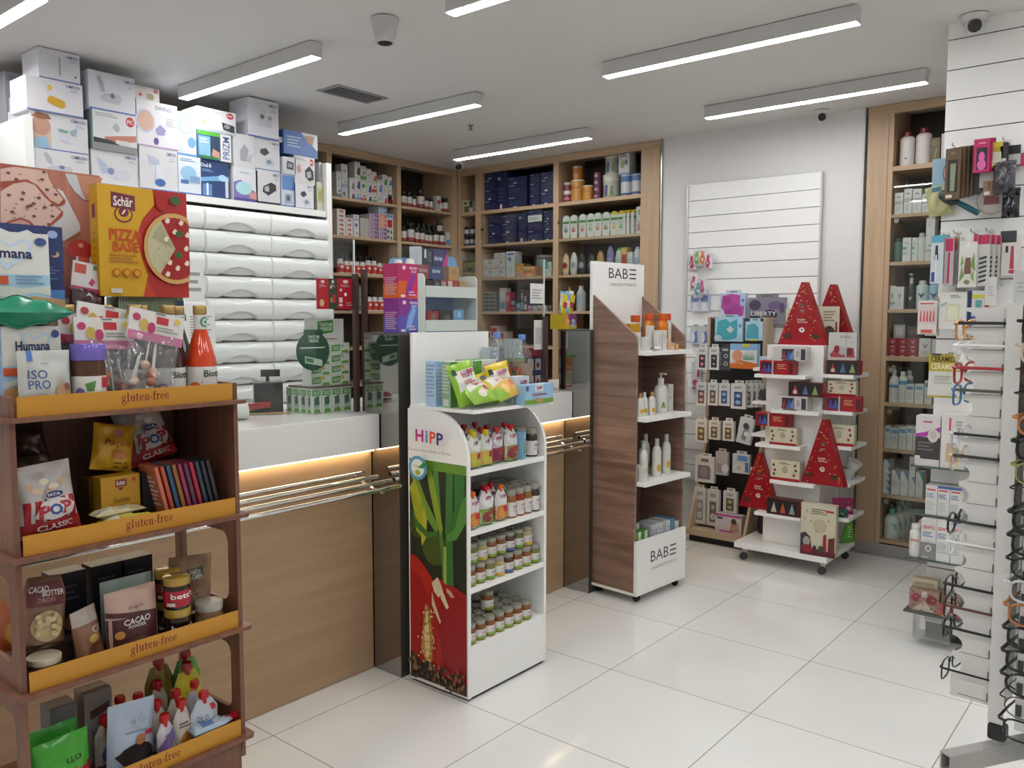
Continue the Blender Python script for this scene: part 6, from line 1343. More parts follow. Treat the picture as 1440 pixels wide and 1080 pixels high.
# condom packs on the pillar and on the white display
def durx(c1, c2, c3, c4):
    f = [('r', 0, .0, 1, .5, c2), ('p', [(.30, 0), (.95, .10), (1, .75), (.72, .92), (.46, .55)], c3), ('p', [(.34, .1), (.62, .16), (.9, .66), (.74, .78), (.5, .48)], c4), ('c', .28, .88, .09, .06, 'd9c2cc'), ('t', 'durex', .56, .84, .96, .93, 'd9d0dc', .02), ('t', 'PLAY', .66, .74, .92, .81, 'd9d0dc', .01), ('r', .1, .03, .32, .10, 'd0c9cc'), ('l', .5, .06, .9, .22, 2, 'c9b0c0')]
    s = [('r', 0, 0, 1, .42, c2), ('l', .12, .1, .9, .62, 9, 'c09aa8')]
    return f, s
f, s = durx('a81f5c', 'c2561c', 'c21f5a', '7a2a86'); k = carton('condom_box', .112, .094, .145, 'a81f5c', f, lart=s)
f2, s2 = durx('5a3a92', '5a4aa0', '4a6ab0', '7a9ad0'); k2 = carton('condom_box', .112, .094, .145, '7a2a80', f2, lart=s2)
k2.put('purple and blue box on the mirrored pillar, lower of two', -2.635, 2.458, 1.4885, R90, 'boxes on the pillar')
k.put('pink and orange box on the mirrored pillar, upper of two', -2.635, 2.458, 1.634, R90, 'boxes on the pillar')
FDX = Fr('x', -2.95)
ys = (2.623,2.948,1.831,1.898), 
def dx(s0, s1, z, h, col, art, lab, d=.03, dep=.05): FDX.put(carton('condom_box', s1 - s0 - .001, dep, h, col, art), lab, (s0 + s1) / 2, d + dep / 2, z, 'small boxes on the white counter display')
dw = lambda c='d5ccd8', z=.5: [('t', 'durex', .2, z, .85, z + .3, c, .02)]
Z1, Z2 = 1.4958, 1.6655
for s0, s1, z, h, col, art, lab, d in (
  (2.935, 2.985, Z2, .075, '1c1418', [('l', .2, .2, .8, .6, 2, '5c4a50')], 'black box, first on the upper display shelf', .015),
  (2.987, 3.04, Z2, .08, '23282a', [('r', .3, .5, .8, .8, '6b7072')], 'dark grey box on the upper display shelf', .015),
  (3.042, 3.085, Z2, .078, '8a2a3c', [('r', .1, .55, .9, .9, 'a88a94'), ('l', .2, .1, .8, .4, 3, 'b58a9a')], 'maroon box on the upper display shelf', .015),
  (3.087, 3.133, Z2, .078, 'b8161c', [('r', .15, .6, .85, .95, 'd0b8b4'), ('p', [(.3, .1), (.7, .2), (.5, .4)], 'd08a4a')], 'bright red box on the upper display shelf', .015),
  (3.135, 3.172, Z2, .078, 'a8262a', [('l', .2, .3, .8, .8, 3, 'c97a7a')], 'red box beside the bright red one, upper display shelf', .015),
  (3.178, 3.235, Z2, .076, 'b08a5c', [('c', .5, .3, .2, .2, '8a6a44')], 'tan box at the end of the upper display shelf', .015),
  (2.95, 3.03, Z1, .09, '9c1620', [('r', .3, .5, .75, .85, '7a6c6e'), ('c', .5, .2, .1, .1, 'c98a8a')], 'red box with a grey patch on the lower display shelf', .02),
  (3.035, 3.13, Z1, .095, '1f1518', [('r', .4, .4, .8, .75, '5c5a60'), ('c', .5, .2, .1, .1, '7a5c70'), ('p', [(.4, .05), (.6, .05), (.55, .3)], '8a7a9a')], 'black box in the middle of the lower display shelf', .02),
  (3.14, 3.215, Z1, .098, '6fa0c8', [('r', .35, .1, .6, .45, 'c9d6e2'), ('r', .4, .6, .7, .9, 'a9c6dd')], 'light blue box at the end of the lower display shelf', .02),
  (2.93, 3.02, Z2 + .0805, .072, '8a3a44', dw('c9aaa8'), 'dusty red box, second layer of the display', .075),
  (3.022, 3.115, Z2 + .0805, .07, '2c3f78', dw('d5d8e2'), 'dark blue box, second layer of the display', .075),
  (3.117, 3.16, Z2 + .0805, .07, '6b4a3c', [], 'brown box, second layer of the display', .075),
  (3.162, 3.24, Z2 + .0805, .072, 'b58a50', [('c', .5, .6, .25, .2, '8f7a50')], 'tan box, second layer of the display', .075),
  (2.94, 2.975, Z2 + .153, .09, 'b8bcc4', [], 'slim white box, top layer of the display', .08),
  (2.98, 3.05, Z2 + .153, .086, '1c1c34', [('r', .15, .4, .35, .9, 'c9c9cc'), ('l', .5, .2, .9, .8, 4, '6a6a86')], 'navy box with a white bar, top layer of the display', .08),
  (3.052, 3.16, Z2 + .153, .086, '2a2358', [('t', 'durex', .08, .3, .66, .6, 'c9c9e0', .02), ('p', [(.6, 0), (1, 0), (1, .9)], 'b8307a')], 'dark violet and pink box, top of the display', .08)):
    dep = .055
    dx(s0, s1, z, h, col, art, lab, d, dep)
for i, s in enumerate((2.90, 2.955)):
    k = bottle('lubricant_bottle', [(.02, 0), (.024, .01), (.024, .05), (.02, .06)], ('a8242a', 'c2501c')[i], [(.027, .0605), (.028, .065), (.027, .10), (.02, .108)], 'd2d0d0', None, (), n=14)
    k.put(('red', 'orange')[i] + ' based bottle with a white domed cap behind the pillar boxes', -2.80, s - .37, 1.4885 + .0, 0)
o_ = [o for o in SC.objects if o.name.startswith('lubricant_bottle')]
for i, o in enumerate(x for x in o_ if x.parent is None): o.location = (-2.735 + i * .075, 2.538, 1.4885); o.scale = (.8, .8, 2.95)
# middle counter
for j in range(2):
    kk = carton('heart_box', .15, .06, .095, '241f3c', [('r', .1, .2, .44, .9, 'b5aeb0'), ('r', .54, .2, .88, .9, 'b5aeb0'), ('c', .27, .5, .1, .16, '9c2430'), ('c', .71, .5, .1, .16, '9c2430'), ('r', .0, 0, 1, .12, ('2c4a3a', '3a3478')[j])])
    kk.put('dark box with two red hearts on the middle counter, ' + ('lower' , 'upper')[j], -2.93, 3.73, CT + j * .0955, R90, 'heart boxes')
k = carton('sweets_carton', .13, .06, .05, '8a1f2c', [('l', .1, .2, .9, .7, 3, 'b56a6a')]); k.put('dark red carton on top of the heart boxes', -2.93, 3.735, CT + .1915, R90)
k = carton('leaflet_box', .09, .06, .17, 'b8662c', [('r', .05, .05, .95, .55, 'c9b9a6'), ('l', .1, .1, .9, .5, 5, '8a7a6a'), ('r', .1, .65, .9, .75, 'd09a5a')]); k.put('orange leaflet box beside the heart boxes on the middle counter', -2.93, 3.595, CT, R90)
t = thing('toothbrush_packs', 'row of pale upright packs on the leaflet box', 'packs', (-2.93, 3.58, CT + .1705), R90)
g = G(); g.box(-.06, .06, -.03, .03, 0, .02, M('7a9a5a', .4)); part('tray', g, t)
for i in range(8):
    g = G(); g.box(-.056 + i * .0142, -.056 + i * .0142 + .0115, -.02, .02, .0205, .125, M(('b9c2c6', 'a9b6bc', 'c2c6c4')[i % 3], .3)); part('pack', g, t)
t = thing('sweets_display', 'yellow and purple sweets box hung on the screen beside the pillar', 'sweets display', (-2.80, 3.87, 1.4885), R90)
g = G(); g.box(-.06, .06, -.05, .05, 0, .085, M('b8a01c', .35)); g.art(lambda u, v, k: (-.06 + .12 * u, -.05 - k, .085 * v), [('r', 0, .3, 1, 1, '7a2a6a'), ('p', [(0, .3), (.35, .3), (.3, 1), (0, 1)], 'c9802c'), ('c', .7, .4, .16, .3, 'b9c2da'), ('l', .55, .3, .85, .5, 2, '3a4a86'), ('c', .25, .5, .14, .2, 'd0a85a')]); part('tray', g, t)
r = random.Random(2)
for i in range(9):
    c = r.choice(['c9b21c', 'a82a34', 'd0d0ca', '6fa8d0', 'c9b21c', 'c2502c'])
    kk = pouch('sweet_pack', .045, .014, .11 + .03 * r.random(), c, [('r', .1, .3, .9, .6, r.choice(['d9d6d0', 'a02a3a', '4f86b8']))], crink=.002, seed=70 + i)
    o = kk.put('sweet pack standing in the yellow and purple box, ' + nth(i, 9), -2.775 - .012 * (i % 3), 3.83 + .0105 * i, 1.575, R90 + .2 * r.random(), 'sweet packs'); o.rotation_euler = (math.radians(r.uniform(-8, 4)), math.radians(r.uniform(0, 20)), R90)
k = bottle('hand_gel', [(.035, 0), (.04, .02), (.04, .10), (.03, .14)], 'c2602c', [(.02, .14), (.02, .17)], 'b8b8b4', (.0405, .03, .11, 'c9a07a'), [], n=16); k.put('orange bottle on the far counter behind the walnut stand', -2.95, 4.2, CT)
g = G(); g.box(-.05, .05, -.16, .16, 0, .24, M('26262a', .4)); o = part('till_monitor', g, None, (-3.15, 3.5, CT)); tag(o, 'dark till monitor on the middle counter behind the baby food stand', 'monitor')

# ================================================================ goods on the baby food stand
HL = lambda u0, v0, u1, v1: [('t', 'H', u0, v0, u0 + (u1 - u0) * .28, v1, 'b01f5c', .03), ('t', 'i', u0 + (u1 - u0) * .34, v0, u0 + (u1 - u0) * .42, v1, '3a78a8', .03), ('t', 'PP', u0 + (u1 - u0) * .47, v0, u1, v1, 'a0304a', .03)]
FH = Fr('x', -2.205)
LT, BLU = '5f9a2c', '7fb0d6'
GH = [('r', 0, 0, .30, 1, '4f9232'), ('r', .34, .78, .98, .92, 'cfd0c8')] + HL(.36, .78, .9, .9) + [('l', .4, .62, .9, .72, 2, '8f9a88'), ('r', .34, .0, 1, .34, '7fa84a'), ('c', .7, .2, .2, .12, 'b59a6a'), ('r', .06, .5, .22, .66, 'd9dcd4')]
SD = [('r', 0, 0, 1, 1, '7f9a86'), ('l', .1, .4, .9, .95, 9, 'b9c6bc')]
kg = carton('cereal_carton', .135, .05, .185, 'cdcfc8', GH, lart=[('r', 0, 0, 1, 1, '8aa888'), ('l', .1, .3, .9, .95, 9, 'c2ccc0'), ('r', .2, .03, .8, .18, 'c9cdc4')])
kg.put('green and white baby cereal carton with a red logo, first on the stand top', -2.345, 2.50, HTOP + .0005, R90, 'baby cereal cartons')
kg.put('green and white baby cereal carton with a red logo, second on the stand top', -2.345, 2.65, HTOP + .0005, R90, 'baby cereal cartons')
carton('cereal_carton', .05, .06, .185, '8fb2d0', [('l', .1, .2, .9, .9, 9, 'b9cbdc')], lart=[('r', 0, 0, 1, 1, 'a9c2da'), ('l', .1, .2, .9, .95, 9, '7f9ab8')]).put('pale blue baby cereal carton at the end of the stand top', -2.42, 2.445, HTOP + .0005, R90)
carton('cereal_carton', .135, .05, .185, '5f9a3c', []).put('green carton behind the second baby cereal carton', -2.42, 2.66, HTOP + .0005, R90)
BGz = lambda c1, c2: (lambda u, v: c1 if v > .80 or u < .12 or u > .88 else c2)
B1a = [('p', [(0, 0), (1, 0), (1, .35), (.6, .45), (0, .3)], '7fa82c'), ('c', .62, .30, .14, .09, 'c9b59a'), ('c', .72, .36, .09, .08, '9c1f26'), ('c', .45, .2, .16, .1, 'd0c9b4'), ('l', .3, .48, .8, .58, 2, 'a83a4a'), ('r', .06, .74, .2, .88, '22302a')] + HL(.34, .64, .82, .80)
B2a = [('p', [(0, 0), (1, 0), (1, .45), (.6, .5), (0, .40)], 'c9a24a'), ('p', [(0, 0), (.5, 0), (.2, .4), (0, .36)], '7fa82c'), ('c', .6, .3, .14, .12, 'd08a4a'), ('c', .8, .34, .1, .1, 'c96a2c'), ('c', .42, .24, .1, .14, 'd9b86a'), ('l', .3, .5, .85, .6, 2, 'a83a4a'), ('r', .06, .74, .2, .88, '22302a')] + HL(.36, .66, .8, .80)
kb1 = pouch('puff_bag', .15, .045, .175, 'cfcdc4', B1a, zones=BGz('7fb02c', 'cfcdc4'), crink=.0015, seed=81, seg=14, rough=.25)
kb2 = pouch('puff_bag', .15, .045, .165, 'cfcdc4', B2a, zones=BGz('c9b01c', 'cfcdc4'), crink=.0015, seed=82, seg=14, rough=.25)
kb1.put('lime green and white snack bag leaning at the front of the stand top', -2.182, 2.50, HTOP + .012, R90, None, (math.radians(-52), math.radians(-4)))
kb1.put('lime green snack bag behind the front one on the stand top', -2.24, 2.475, HTOP + .001, R90, None, (math.radians(-16), math.radians(-10)))
kb2.put('yellow and white snack bag with orange puffs leaning at the front of the stand top', -2.182, 2.655, HTOP + .012, R90, None, (math.radians(-50), math.radians(-12)))
kb2.put('yellow snack bag standing behind the front ones', -2.245, 2.685, HTOP + .001, R90, None, (math.radians(-12), math.radians(-8)))
BBx = [('r', 0, 0, 1, .24, '6f9a3a'), ('r', .34, .62, .62, 1, 'cfd4d6'), ('l', .26, .42, .76, .52, 1, 'a0404a'), ('t', 'baby biscuits', .26, .40, .76, .56, 'a0404a'), ('c', .45, .2, .08, .12, 'b08a4a'), ('c', .54, .16, .07, .11, 'b8924f'), ('r', .04, .7, .12, .94, '2f5a8a')] + HL(.40, .74, .58, .9)
carton('biscuit_carton', .2, .05, .082, '8fb6d6', BBx).put('pale blue baby biscuit carton on the stand top', -2.175, 2.80, HTOP + .0005, R90)
carton('biscuit_carton', .10, .05, .115, 'c2cbd0', HL(.4, .68, .86, .86) + [('l', .4, .5, .8, .6, 1, '8f9aa4')]).put('white carton behind the pale blue biscuit carton', -2.235, 2.755, HTOP + .0005, R90)
WTR = glassy('clear_bottle', (.93, .95, .97), 1.4, .05, (.75, .78, .8), .04)
def water(r, h, lab):
    k = ('water', r, h, lab)
    if k in KITS: return KITS[k]
    pr = [(r * .9, 0), (r, .008), (r * .97, h * .22), (r, h * .3), (r * .97, h * .4), (r, h * .56), (r * .86, h * .72), (r * .45, h * .86), (.014, h * .90), (.0135, h * .93)]
    parts = [('body', G().lathe(pr, WTR, 22).mesh('body'), None), ('cap', G().lathe([(.0155, h * .925), (.016, h * .93), (.016, h * .99), (.015, h)], M('5f86c8', .3), 16).mesh('cap'), None)]
    if lab:
        g = G().lathe([(r * 1.005, h * .28), (r * 1.005, h * .56)], M('8a7a6a', .4), 22, cap=False)
        g.art(cyl_map(r * 1.01, h * .28, h * .56), [('p', [(.2, .1), (.5, .3), (.6, .9), (.4, .8), (.2, .5)], '3a4f36'), ('p', [(.55, .1), (.75, .5), (.7, .9), (.6, .5)], 'a8552c'), ('c', .5, .7, .1, .12, 'b8434a'), ('c', .4, .4, .1, .1, '7f9a5a')], 10); parts.append(('label', g.mesh('label'), None))
    KITS[k] = Kit('water_bottle', 'bottle', parts); return KITS[k]
water(.058, .30, 0).put('wide clear water bottle with a blue cap on the stand top', -2.36, 2.77, HTOP + .0005, 0, 'clear water bottles')
water(.036, .30, 1).put('clear bottle with a blue cap and picture label in the middle', -2.43, 2.85, HTOP + .0005, 0, 'clear water bottles')
water(.046, .29, 1).put('clear bottle with a blue cap and picture label at the right end', -2.30, 2.868, HTOP + .0005, 0, 'clear water bottles')
carton('leaflet_box', .06, .05, .23, 'b9c4c4', [('l', .1, .7, .9, .95, 4, '8a9aa0'), ('r', .1, .05, .9, .2, '8aa84a')]).put('pale upright leaflet box behind the clear bottles', -2.49, 2.875, HTOP + .0005, R90)
# pouches and jars
def hp(c, bandc, fruit, capc, w=.076, h=.13, sd=90): return pouch('puree_pouch', w, .04, h, c, [('r', 0, 0, 1, .5, bandc), ('c', .4, .26, .3, .16, fruit), ('c', .66, .36, .2, .13, bandc), ('r', .48, .3, .8, .48, 'a8303a'), ('c', .5, .74, .42, .2, 'cfd2d0'), ('r', 0, 0, 1, .06, '5f9a2c')] + HL(.28, .74, .74, .86), gus=1, seed=sd, neck=.5, cap=(capc, .0135, .02, .5), rough=.25)
def jar(food, low='cfcdc8', acc='a8303a', h=.105, r=.0275, nm='baby_food_jar', green=None):
    art = HL(.36, .60, .74, .78) + [('c', .70, .24, .1, .16, acc), ('l', .3, .36, .56, .5, 2, '9a9a98')]
    if green: art = [('r', 0, 0, 1, .3, green)] + art
    return bottle(nm, [(r * .95, 0), (r, .004), (r, h * .66), (r * .9, h * .76), (r * .8, h * .80)], food, [(r * .88, h * .80), (r * .92, h * .81), (r * .92, h * .97), (r * .86, h)], '8d8d80', (r * 1.012, h * .06, h * .56, low), art, 'jar', n=18, lid='lid', rough=.1, span=2.6)
hpY, hpP, hpR, hpB, hpO, hpM = hp('cbcdbc', 'c9a83a', 'b8b04a', 'd0b81c', sd=91), hp('c2aeb6', '8a2a48', '7a2440', 'b5141c', sd=92), hp('c9ccc6', '8f7a3a', '7a2a3a', 'b5141c', .085, .135, sd=93), hp('a9c6da', '8fb86a', '4f8a3a', '7fa8c8', .05, .14, sd=94), hp('cfcdc8', 'c9722c', 'c98a3a', 'd0641c', sd=95), hp('cfcdc8', '6f9a3a', '8a2a34', 'b5141c', .085, .14, sd=96)
zs = HZ[0] + .0005
for k, s, d, lab in ((hpY, 2.475, .03, 'yellow capped puree pouch, first at the front of the top inner shelf'), (hpY, 2.55, .032, 'yellow capped puree pouch, second at the front of the top inner shelf'), (hpP, 2.635, .045, 'purple puree pouch with a red cap, top inner shelf'), (hpR, 2.71, .03, 'white topped puree pouch with a red cap, front of the top inner shelf'),
    (hpY, 2.52, .085, 'yellow capped puree pouch in the second row of the top inner shelf'), (hpP, 2.595, .10, 'purple puree pouch in the second row of the top inner shelf'), (hpP, 2.66, .12, 'purple puree pouch behind the front ones, top inner shelf'), (hpR, 2.74, .09, 'red capped puree pouch in the second row, right, top inner shelf'), (hpM, 2.56, .16, 'red capped puree pouch in the back row, left, top inner shelf'), (hpM, 2.65, .18, 'red capped puree pouch in the back row, middle, top inner shelf')):
    FH.put(k, lab, s, d, zs, 'puree pouches on the top inner shelf')
carton('juice_carton', .05, .035, .115, '7fb0d2', [('c', .5, .4, .26, .26, '4f7a2c'), ('c', .62, .5, .16, .2, '8fb04a'), ('l', .2, .78, .8, .9, 2, 'd0dce2')]).put('pale blue carton with green fruit on the top inner shelf', -2.24, 2.785, zs, R90 + .4)
JD = lambda s, d, z, k, lab, gr: FH.put(k, lab, s, d, z, gr)
jb = jar('3a2a22', 'cdcdca', 'a8303a', .125, .029); jr = jar('8a2c14', h=.12); jo = jar('8a5a2c', 'cfcdc8', 'c2602c', .12); jg = jar('6a6a34', 'cfcdc8', '5a8a3a', .082, .0285, green='6f9a2c'); jt = jar('7a4a24', 'cfcdc8', 'b5602c', .082, .0285, green='7fa03a'); jw = jar('a89a6a', 'd0cfca', 'c9a83a', .082, .0285, green='c9a83a'); jv = jar('4f2a2a', 'cfcdc8', '8a2a48', .082, .0285, green='4a5fa0')
JD(2.865, .04, zs, jb, 'brown jar with a dull lid at the right front of the top inner shelf', 'jars on the top inner shelf'); JD(2.825, .07, zs, jb, 'brown jar behind the pale blue carton, top inner shelf', 'jars on the top inner shelf'); JD(2.86, .115, zs, jb, 'brown jar at the back of the top inner shelf', 'jars on the top inner shelf')
zs = HZ[1] + .0005
for k, s, d, lab in ((hpO, 2.468, .03, 'orange capped puree pouch at the left front of the second inner shelf'), (hpM, 2.55, .03, 'green and red puree pouch with a red cap, front of the second inner shelf'), (hpO, 2.65, .035, 'narrow puree pouch with a red badge, front of the second inner shelf'), (hpP, 2.51, .09, 'red capped puree pouch, second row left, second inner shelf'), (hpP, 2.60, .085, 'red capped puree pouch, second row middle, second inner shelf'), (hpP, 2.66, .10, 'red capped puree pouch, second row right, second inner shelf'), (hpM, 2.50, .16, 'red capped puree pouch, back row left, second inner shelf'), (hpM, 2.58, .17, 'red capped puree pouch, back row right, second inner shelf')):
    FH.put(k, lab, s, d, zs, 'puree pouches on the second inner shelf')
FR = [jo, jr, jo, jb]
for i in range(4): JD(2.715 + i * .0535, .035, zs, FR[i], ('amber brown', 'orange red', 'orange brown', 'dark purple')[i] + ' tall jar at the front right of the second inner shelf', 'tall jars on the second inner shelf')
for j in range(1, 4):
    for i in range(4): JD(2.715 + i * .0535, .035 + j * .06, zs, (jo, jb)[(i + j) % 2], 'tall jar in row %s from the front, %s, second inner shelf' % (ORD[j], nth(i, 4)), 'tall jars on the second inner shelf')
def jars(z, front, rows, where, xs=None):
    for j, (n, s0, d, up) in enumerate(rows):
        for i in range(n):
            k = front[(i * 3 + j * 2) % len(front)]
            JD(s0 + i * .0605, d, z + up * .0826, k, '%s label jar, %s, %s row%s, %s' % ({id(jg): 'green', id(jt): 'brown and green', id(jw): 'yellow', id(jv): 'blue'}[id(k)], nth(i, n), ORD[j], ' upper layer' if up else '', where), 'low jars on the ' + where)
zs = HZ[2] + .0005
jars(zs, [jt, jg, jv, jt, jw], [(8, 2.452, .035, 0), (8, 2.452, .097, 0)], 'third inner shelf')
jars(zs, [jg, jt, jv, jw, jt], [(7, 2.485, .055, 1), (6, 2.50, .118, 1)], 'third inner shelf')
zs = HZ[3] + .0005
jars(zs, [jt, jt, jg], [(7, 2.452, .035, 0), (7, 2.46, .097, 0), (7, 2.452, .16, 0), (7, 2.46, .222, 0)], 'lowest inner shelf')
JD(2.622, .085, zs + .0826, jt, 'single jar standing on top of the lowest shelf jars', 'low jars on the lowest inner shelf')
# ================================================================ goods on the walnut stand
BO, BA = (-2.61, 3.86), math.radians(-4.5)
def bb(kit, label, x, y, z, group=None, turn=0.0):
    c, s = math.cos(BA), math.sin(BA)
    return kit.put(label, BO[0] + c * x - s * y, BO[1] + s * x + c * y, z + .0005, BA + R90 + turn, group)
def pump(h, r, col='cfcfc8', acc='c9a02c', cl='d2d2cc', nm='lotion_bottle', capc='cfcfc9', pmp=True, art=None):
    return bottle(nm, [(r * .95, 0), (r, .006), (r, h * .62), (r * .8, h * .74), (r * .42, h * .80)], col, [(r * .4, h * .80), (r * .4, h * .98)], capc, (r * 1.01, h * .08, h * .58, cl), art if art is not None else [('c', .4, .3, .16, .2, acc), ('l', .3, .6, .75, .85, 3, '9aa09a'), ('l', .58, .2, .8, .45, 3, '9aa09a')], sy=.8, pump=pmp)
sun = lambda c, h, r, capc: bottle('sun_spray', [(r * .96, 0), (r, .006), (r, h * .72), (r * .7, h * .82)], c, [(r * .78, h * .82), (r * .8, h * .83), (r * .8, h), (r * .74, h * 1.01)], capc, (r * 1.01, h * .1, h * .66, c), [('l', .3, .5, .75, .8, 4, 'e0b884'), ('c', .5, .28, .12, .08, 'e0c49a')], sy=.8)
z = BZ[0]
bb(sun('c8700c', .20, .036, 'c2561c'), 'orange sun spray bottle with an orange cap, front one', .27, .31, z, 'sun sprays'); bb(sun('c8740c', .20, .034, 'c2501c'), 'orange sun spray bottle behind the front one', .22, .25, z, 'sun sprays'); bb(sun('cfcec9', .20, .034, 'c2441c'), 'white sun spray bottle with an orange red cap at the right', .24, .39, z, 'sun sprays'); bb(sun('cfcec9', .19, .034, 'c2501c'), 'white sun spray bottle at the back', .17, .19, z, 'sun sprays')
bb(carton('carton', .09, .035, .145, 'b98e1a', [('r', .1, .1, .9, .5, 'c49a2a')]), 'mustard yellow carton on the top walnut shelf', .2, .12, z)
for i, (x, y, h, w) in enumerate(((.29, .035, .10, 'first white carton at the front of the top walnut shelf'), (.32, .075, .075, 'small white tube carton at the front of the top walnut shelf'), (.28, .17, .135, 'tall white carton beside the mustard yellow one'), (.32, .19, .11, 'white carton with small print before the tall one'), (.32, .235, .11, 'white carton with a pink edge before the orange spray'))):
    bb(carton('carton', .035, .03, h, 'd0d0cb', [('l', .2, .3, .8, .8, 5, 'a9adb0')]), w, x, y, z, 'white cartons on the top walnut shelf')
bb(carton('carton', .03, .03, .04, 'cfa890', [('r', .1, .1, .9, .5, 'd0c2b4')]), 'tiny pink carton at the front edge of the top walnut shelf', .34, .285, z); bb(carton('carton', .025, .03, .035, 'c9923a', [('r', .2, .3, .8, .9, 'd0c2a4')]), 'tiny orange carton at the front edge of the top walnut shelf', .34, .33, z)
o = bb(pouch('cream_tube', .03, .02, .10, 'cfcfca', [('r', 0, 0, 1, .14, '2a2c30')], seed=33), 'white tube lying on the top walnut shelf', .345, .10, z); o.rotation_euler = (-R90, 0, BA + R90 * 0.1); o.location.z = z + .012
z = BZ[1]
for i in range(3): bb(pump(.13, .024, acc='c99a1c', capc=('b58a5c', 'cfcfc9', 'b5824f')[i], pmp=False), 'small white bottle with yellow flowers, %s on the second walnut shelf' % nth(i, 3), .30 - .012 * (i == 1), .06 + i * .055, z, 'small white bottles')
bb(pump(.20, .046, acc='7f8f5a', art=[('c', .35, .35, .06, .14, '6f8a4a'), ('c', .3, .2, .05, .08, '7f9a5a'), ('c', .42, .22, .05, .08, '7f9a5a'), ('l', .55, .3, .85, .75, 6, '9aa09a')]), 'large white pump bottle with green leaves on the second walnut shelf', .27, .30, z)
bb(carton('carton', .05, .045, .155, 'c9cac2', [('l', .2, .4, .5, .9, 6, '9aa296'), ('c', .5, .5, .1, .05, '6f8a5a')]), 'tall white carton beside the large pump bottle', .25, .40, z)
z = BZ[2]
bb(carton('carton', .03, .03, .085, 'd0d0ca', [('l', .2, .3, .8, .8, 4, 'a9adb0')]), 'low white carton at the end of the third walnut shelf', .33, .05, z); bb(carton('carton', .035, .03, .09, 'c2c4bc', [('l', .2, .3, .8, .8, 4, 'a9adb0')]), 'greyish low white carton at the end of the third walnut shelf', .29, .04, z)
for i, (x, y, h, w) in enumerate(((.29, .11, .205, 'first'), (.24, .175, .205, 'second'), (.29, .24, .215, 'third'), (.25, .30, .20, 'fourth'), (.27, .365, .225, 'fifth'), (.20, .26, .23, 'back'))):
    bb(pump(h, .03, col='cfcfc8' if i != 3 else 'c9c69a', acc='c9a02c', pmp=False, capc='b5b8b8'), 'tall white pump bottle, %s from left on the third walnut shelf' % w if w != 'back' else 'tall white pump bottle at the back of the third walnut shelf', x, y, z, 'tall pump bottles on the third walnut shelf')
z = .16
for i in range(2):
    for j in range(2): bb(carton('carton', .055, .05, .225 + .03 * (1 - i), '3f8a2c', [('r', .55, 0, 1, 1, 'c9cdc2'), ('l', .6, .4, .95, .8, 4, '8f9a8c')], side='3a8028'), 'green and white carton in the bottom box, %s row, %s' % (('front', 'back')[1 - i], ('left', 'right')[j]), .28 - (1 - i) * .055, .05 + j * .06, z, 'green cartons in the bottom box')
for i in range(6): bb(carton('carton', .036, .1, .245 + .004 * (i % 2), ('a9acb0', 'b0b4b8', 'b9bcbe', 'a0a6ac', 'c2c4c4', '3f7a9c')[i], [('l', .2, .4, .8, .9, 6, '8a9096')]), '%s carton standing in the bottom box, %s' % (('pale grey', 'grey', 'white', 'blue grey', 'white', 'blue')[i], nth(i, 6)), .26, .185 + i * .038, z, 'grey cartons in the bottom box')
o = bb(carton('carton', .05, .04, .22, 'cfd0cc', [('l', .2, .5, .8, .8, 3, '9aa0a4'), ('r', .0, 0, .2, 1, '3f7a9c')]), 'white carton with a blue edge leaning at the end of the bottom box', .28, .435, z)

# ================================================================ Christmas tea boxes on the white tower
GOLD, CRM = 'b58a3a', 'c9c3ab'
def tree_box(h, w, d):
    k = ('tree', h, w, d)
    if k in KITS: return KITS[k]
    g = G()
    g.prism([(-w / 2, 0), (w / 2, 0), (.012, h), (-.012, h)], 'y', -d / 2, d / 2, M('930f1b', .35), M('930f1b', .35))
    def P(u, v, kk): return ((u - .5) * (w + (.024 - w) * v), -d / 2 - kk, h * v)
    r = random.Random(int(h * 1000))
    A = [('c', .5, .94, .1, .012, GOLD), ('p', [(.36, .66), (.64, .66), (.6, .61), (.4, .61)], '5c4a4c'), ('c', .5, .55, .12, .018, '8a6a6c'), ('t', 'English', .34, .385, .6, .42, 'd9cfc8', .02), ('t', 'Tea Shop', .34, .345, .66, .38, 'd9cfc8', .02),
         ('c', .5, .24, .07, .04, 'd2cbc4'), ('p', [(.40, .26), (.44, .22), (.46, .25)], 'd2cbc4'), ('c', .5, .245, .025, .014, '6b2a30'), ('c', .16, .14, .1, .035, '3a3320'), ('c', .82, .14, .1, .035, '3a3320')]
    for q in range(60):
        v = r.uniform(.03, .92); u = r.choice([r.uniform(.04, .30), r.uniform(.70, .96)]) if v < .5 else r.uniform(.08, .92)
        A.append(('c', u, v, .018 / max(.25, 1 - v), .006, r.choice([GOLD, 'c9a45a', 'd9c9a0', '4a1c20', '7a1018'])))
    g.art(P, A, lift=.0002)
    KITS[k] = Kit('tree_tea_box', 'tea box', [('tree_tea_box', g.mesh('tree_tea_box'), None)]); return KITS[k]
def tree(label, x, y, z, h, w, d=.06): tree_box(h, w, d).put(label, x, y, z, -.09, 'triangular red tea boxes')
tree('large red triangular tea box standing on top of the white tower', -1.905, 5.20, 1.3855, .39, .32)
tree('red triangular tea box behind the large one on top of the white tower', -1.80, 5.41, 1.3855, .38, .30)
tree('red triangular tea box at the corner of the white tower, middle height', -1.70, 5.045, TF[3] + .0005, .395, .265)
tree('red triangular tea box on the lowest shelf at the left of the white tower', -2.115, 5.077, TF[4] + .0005, .36, .27, .04)
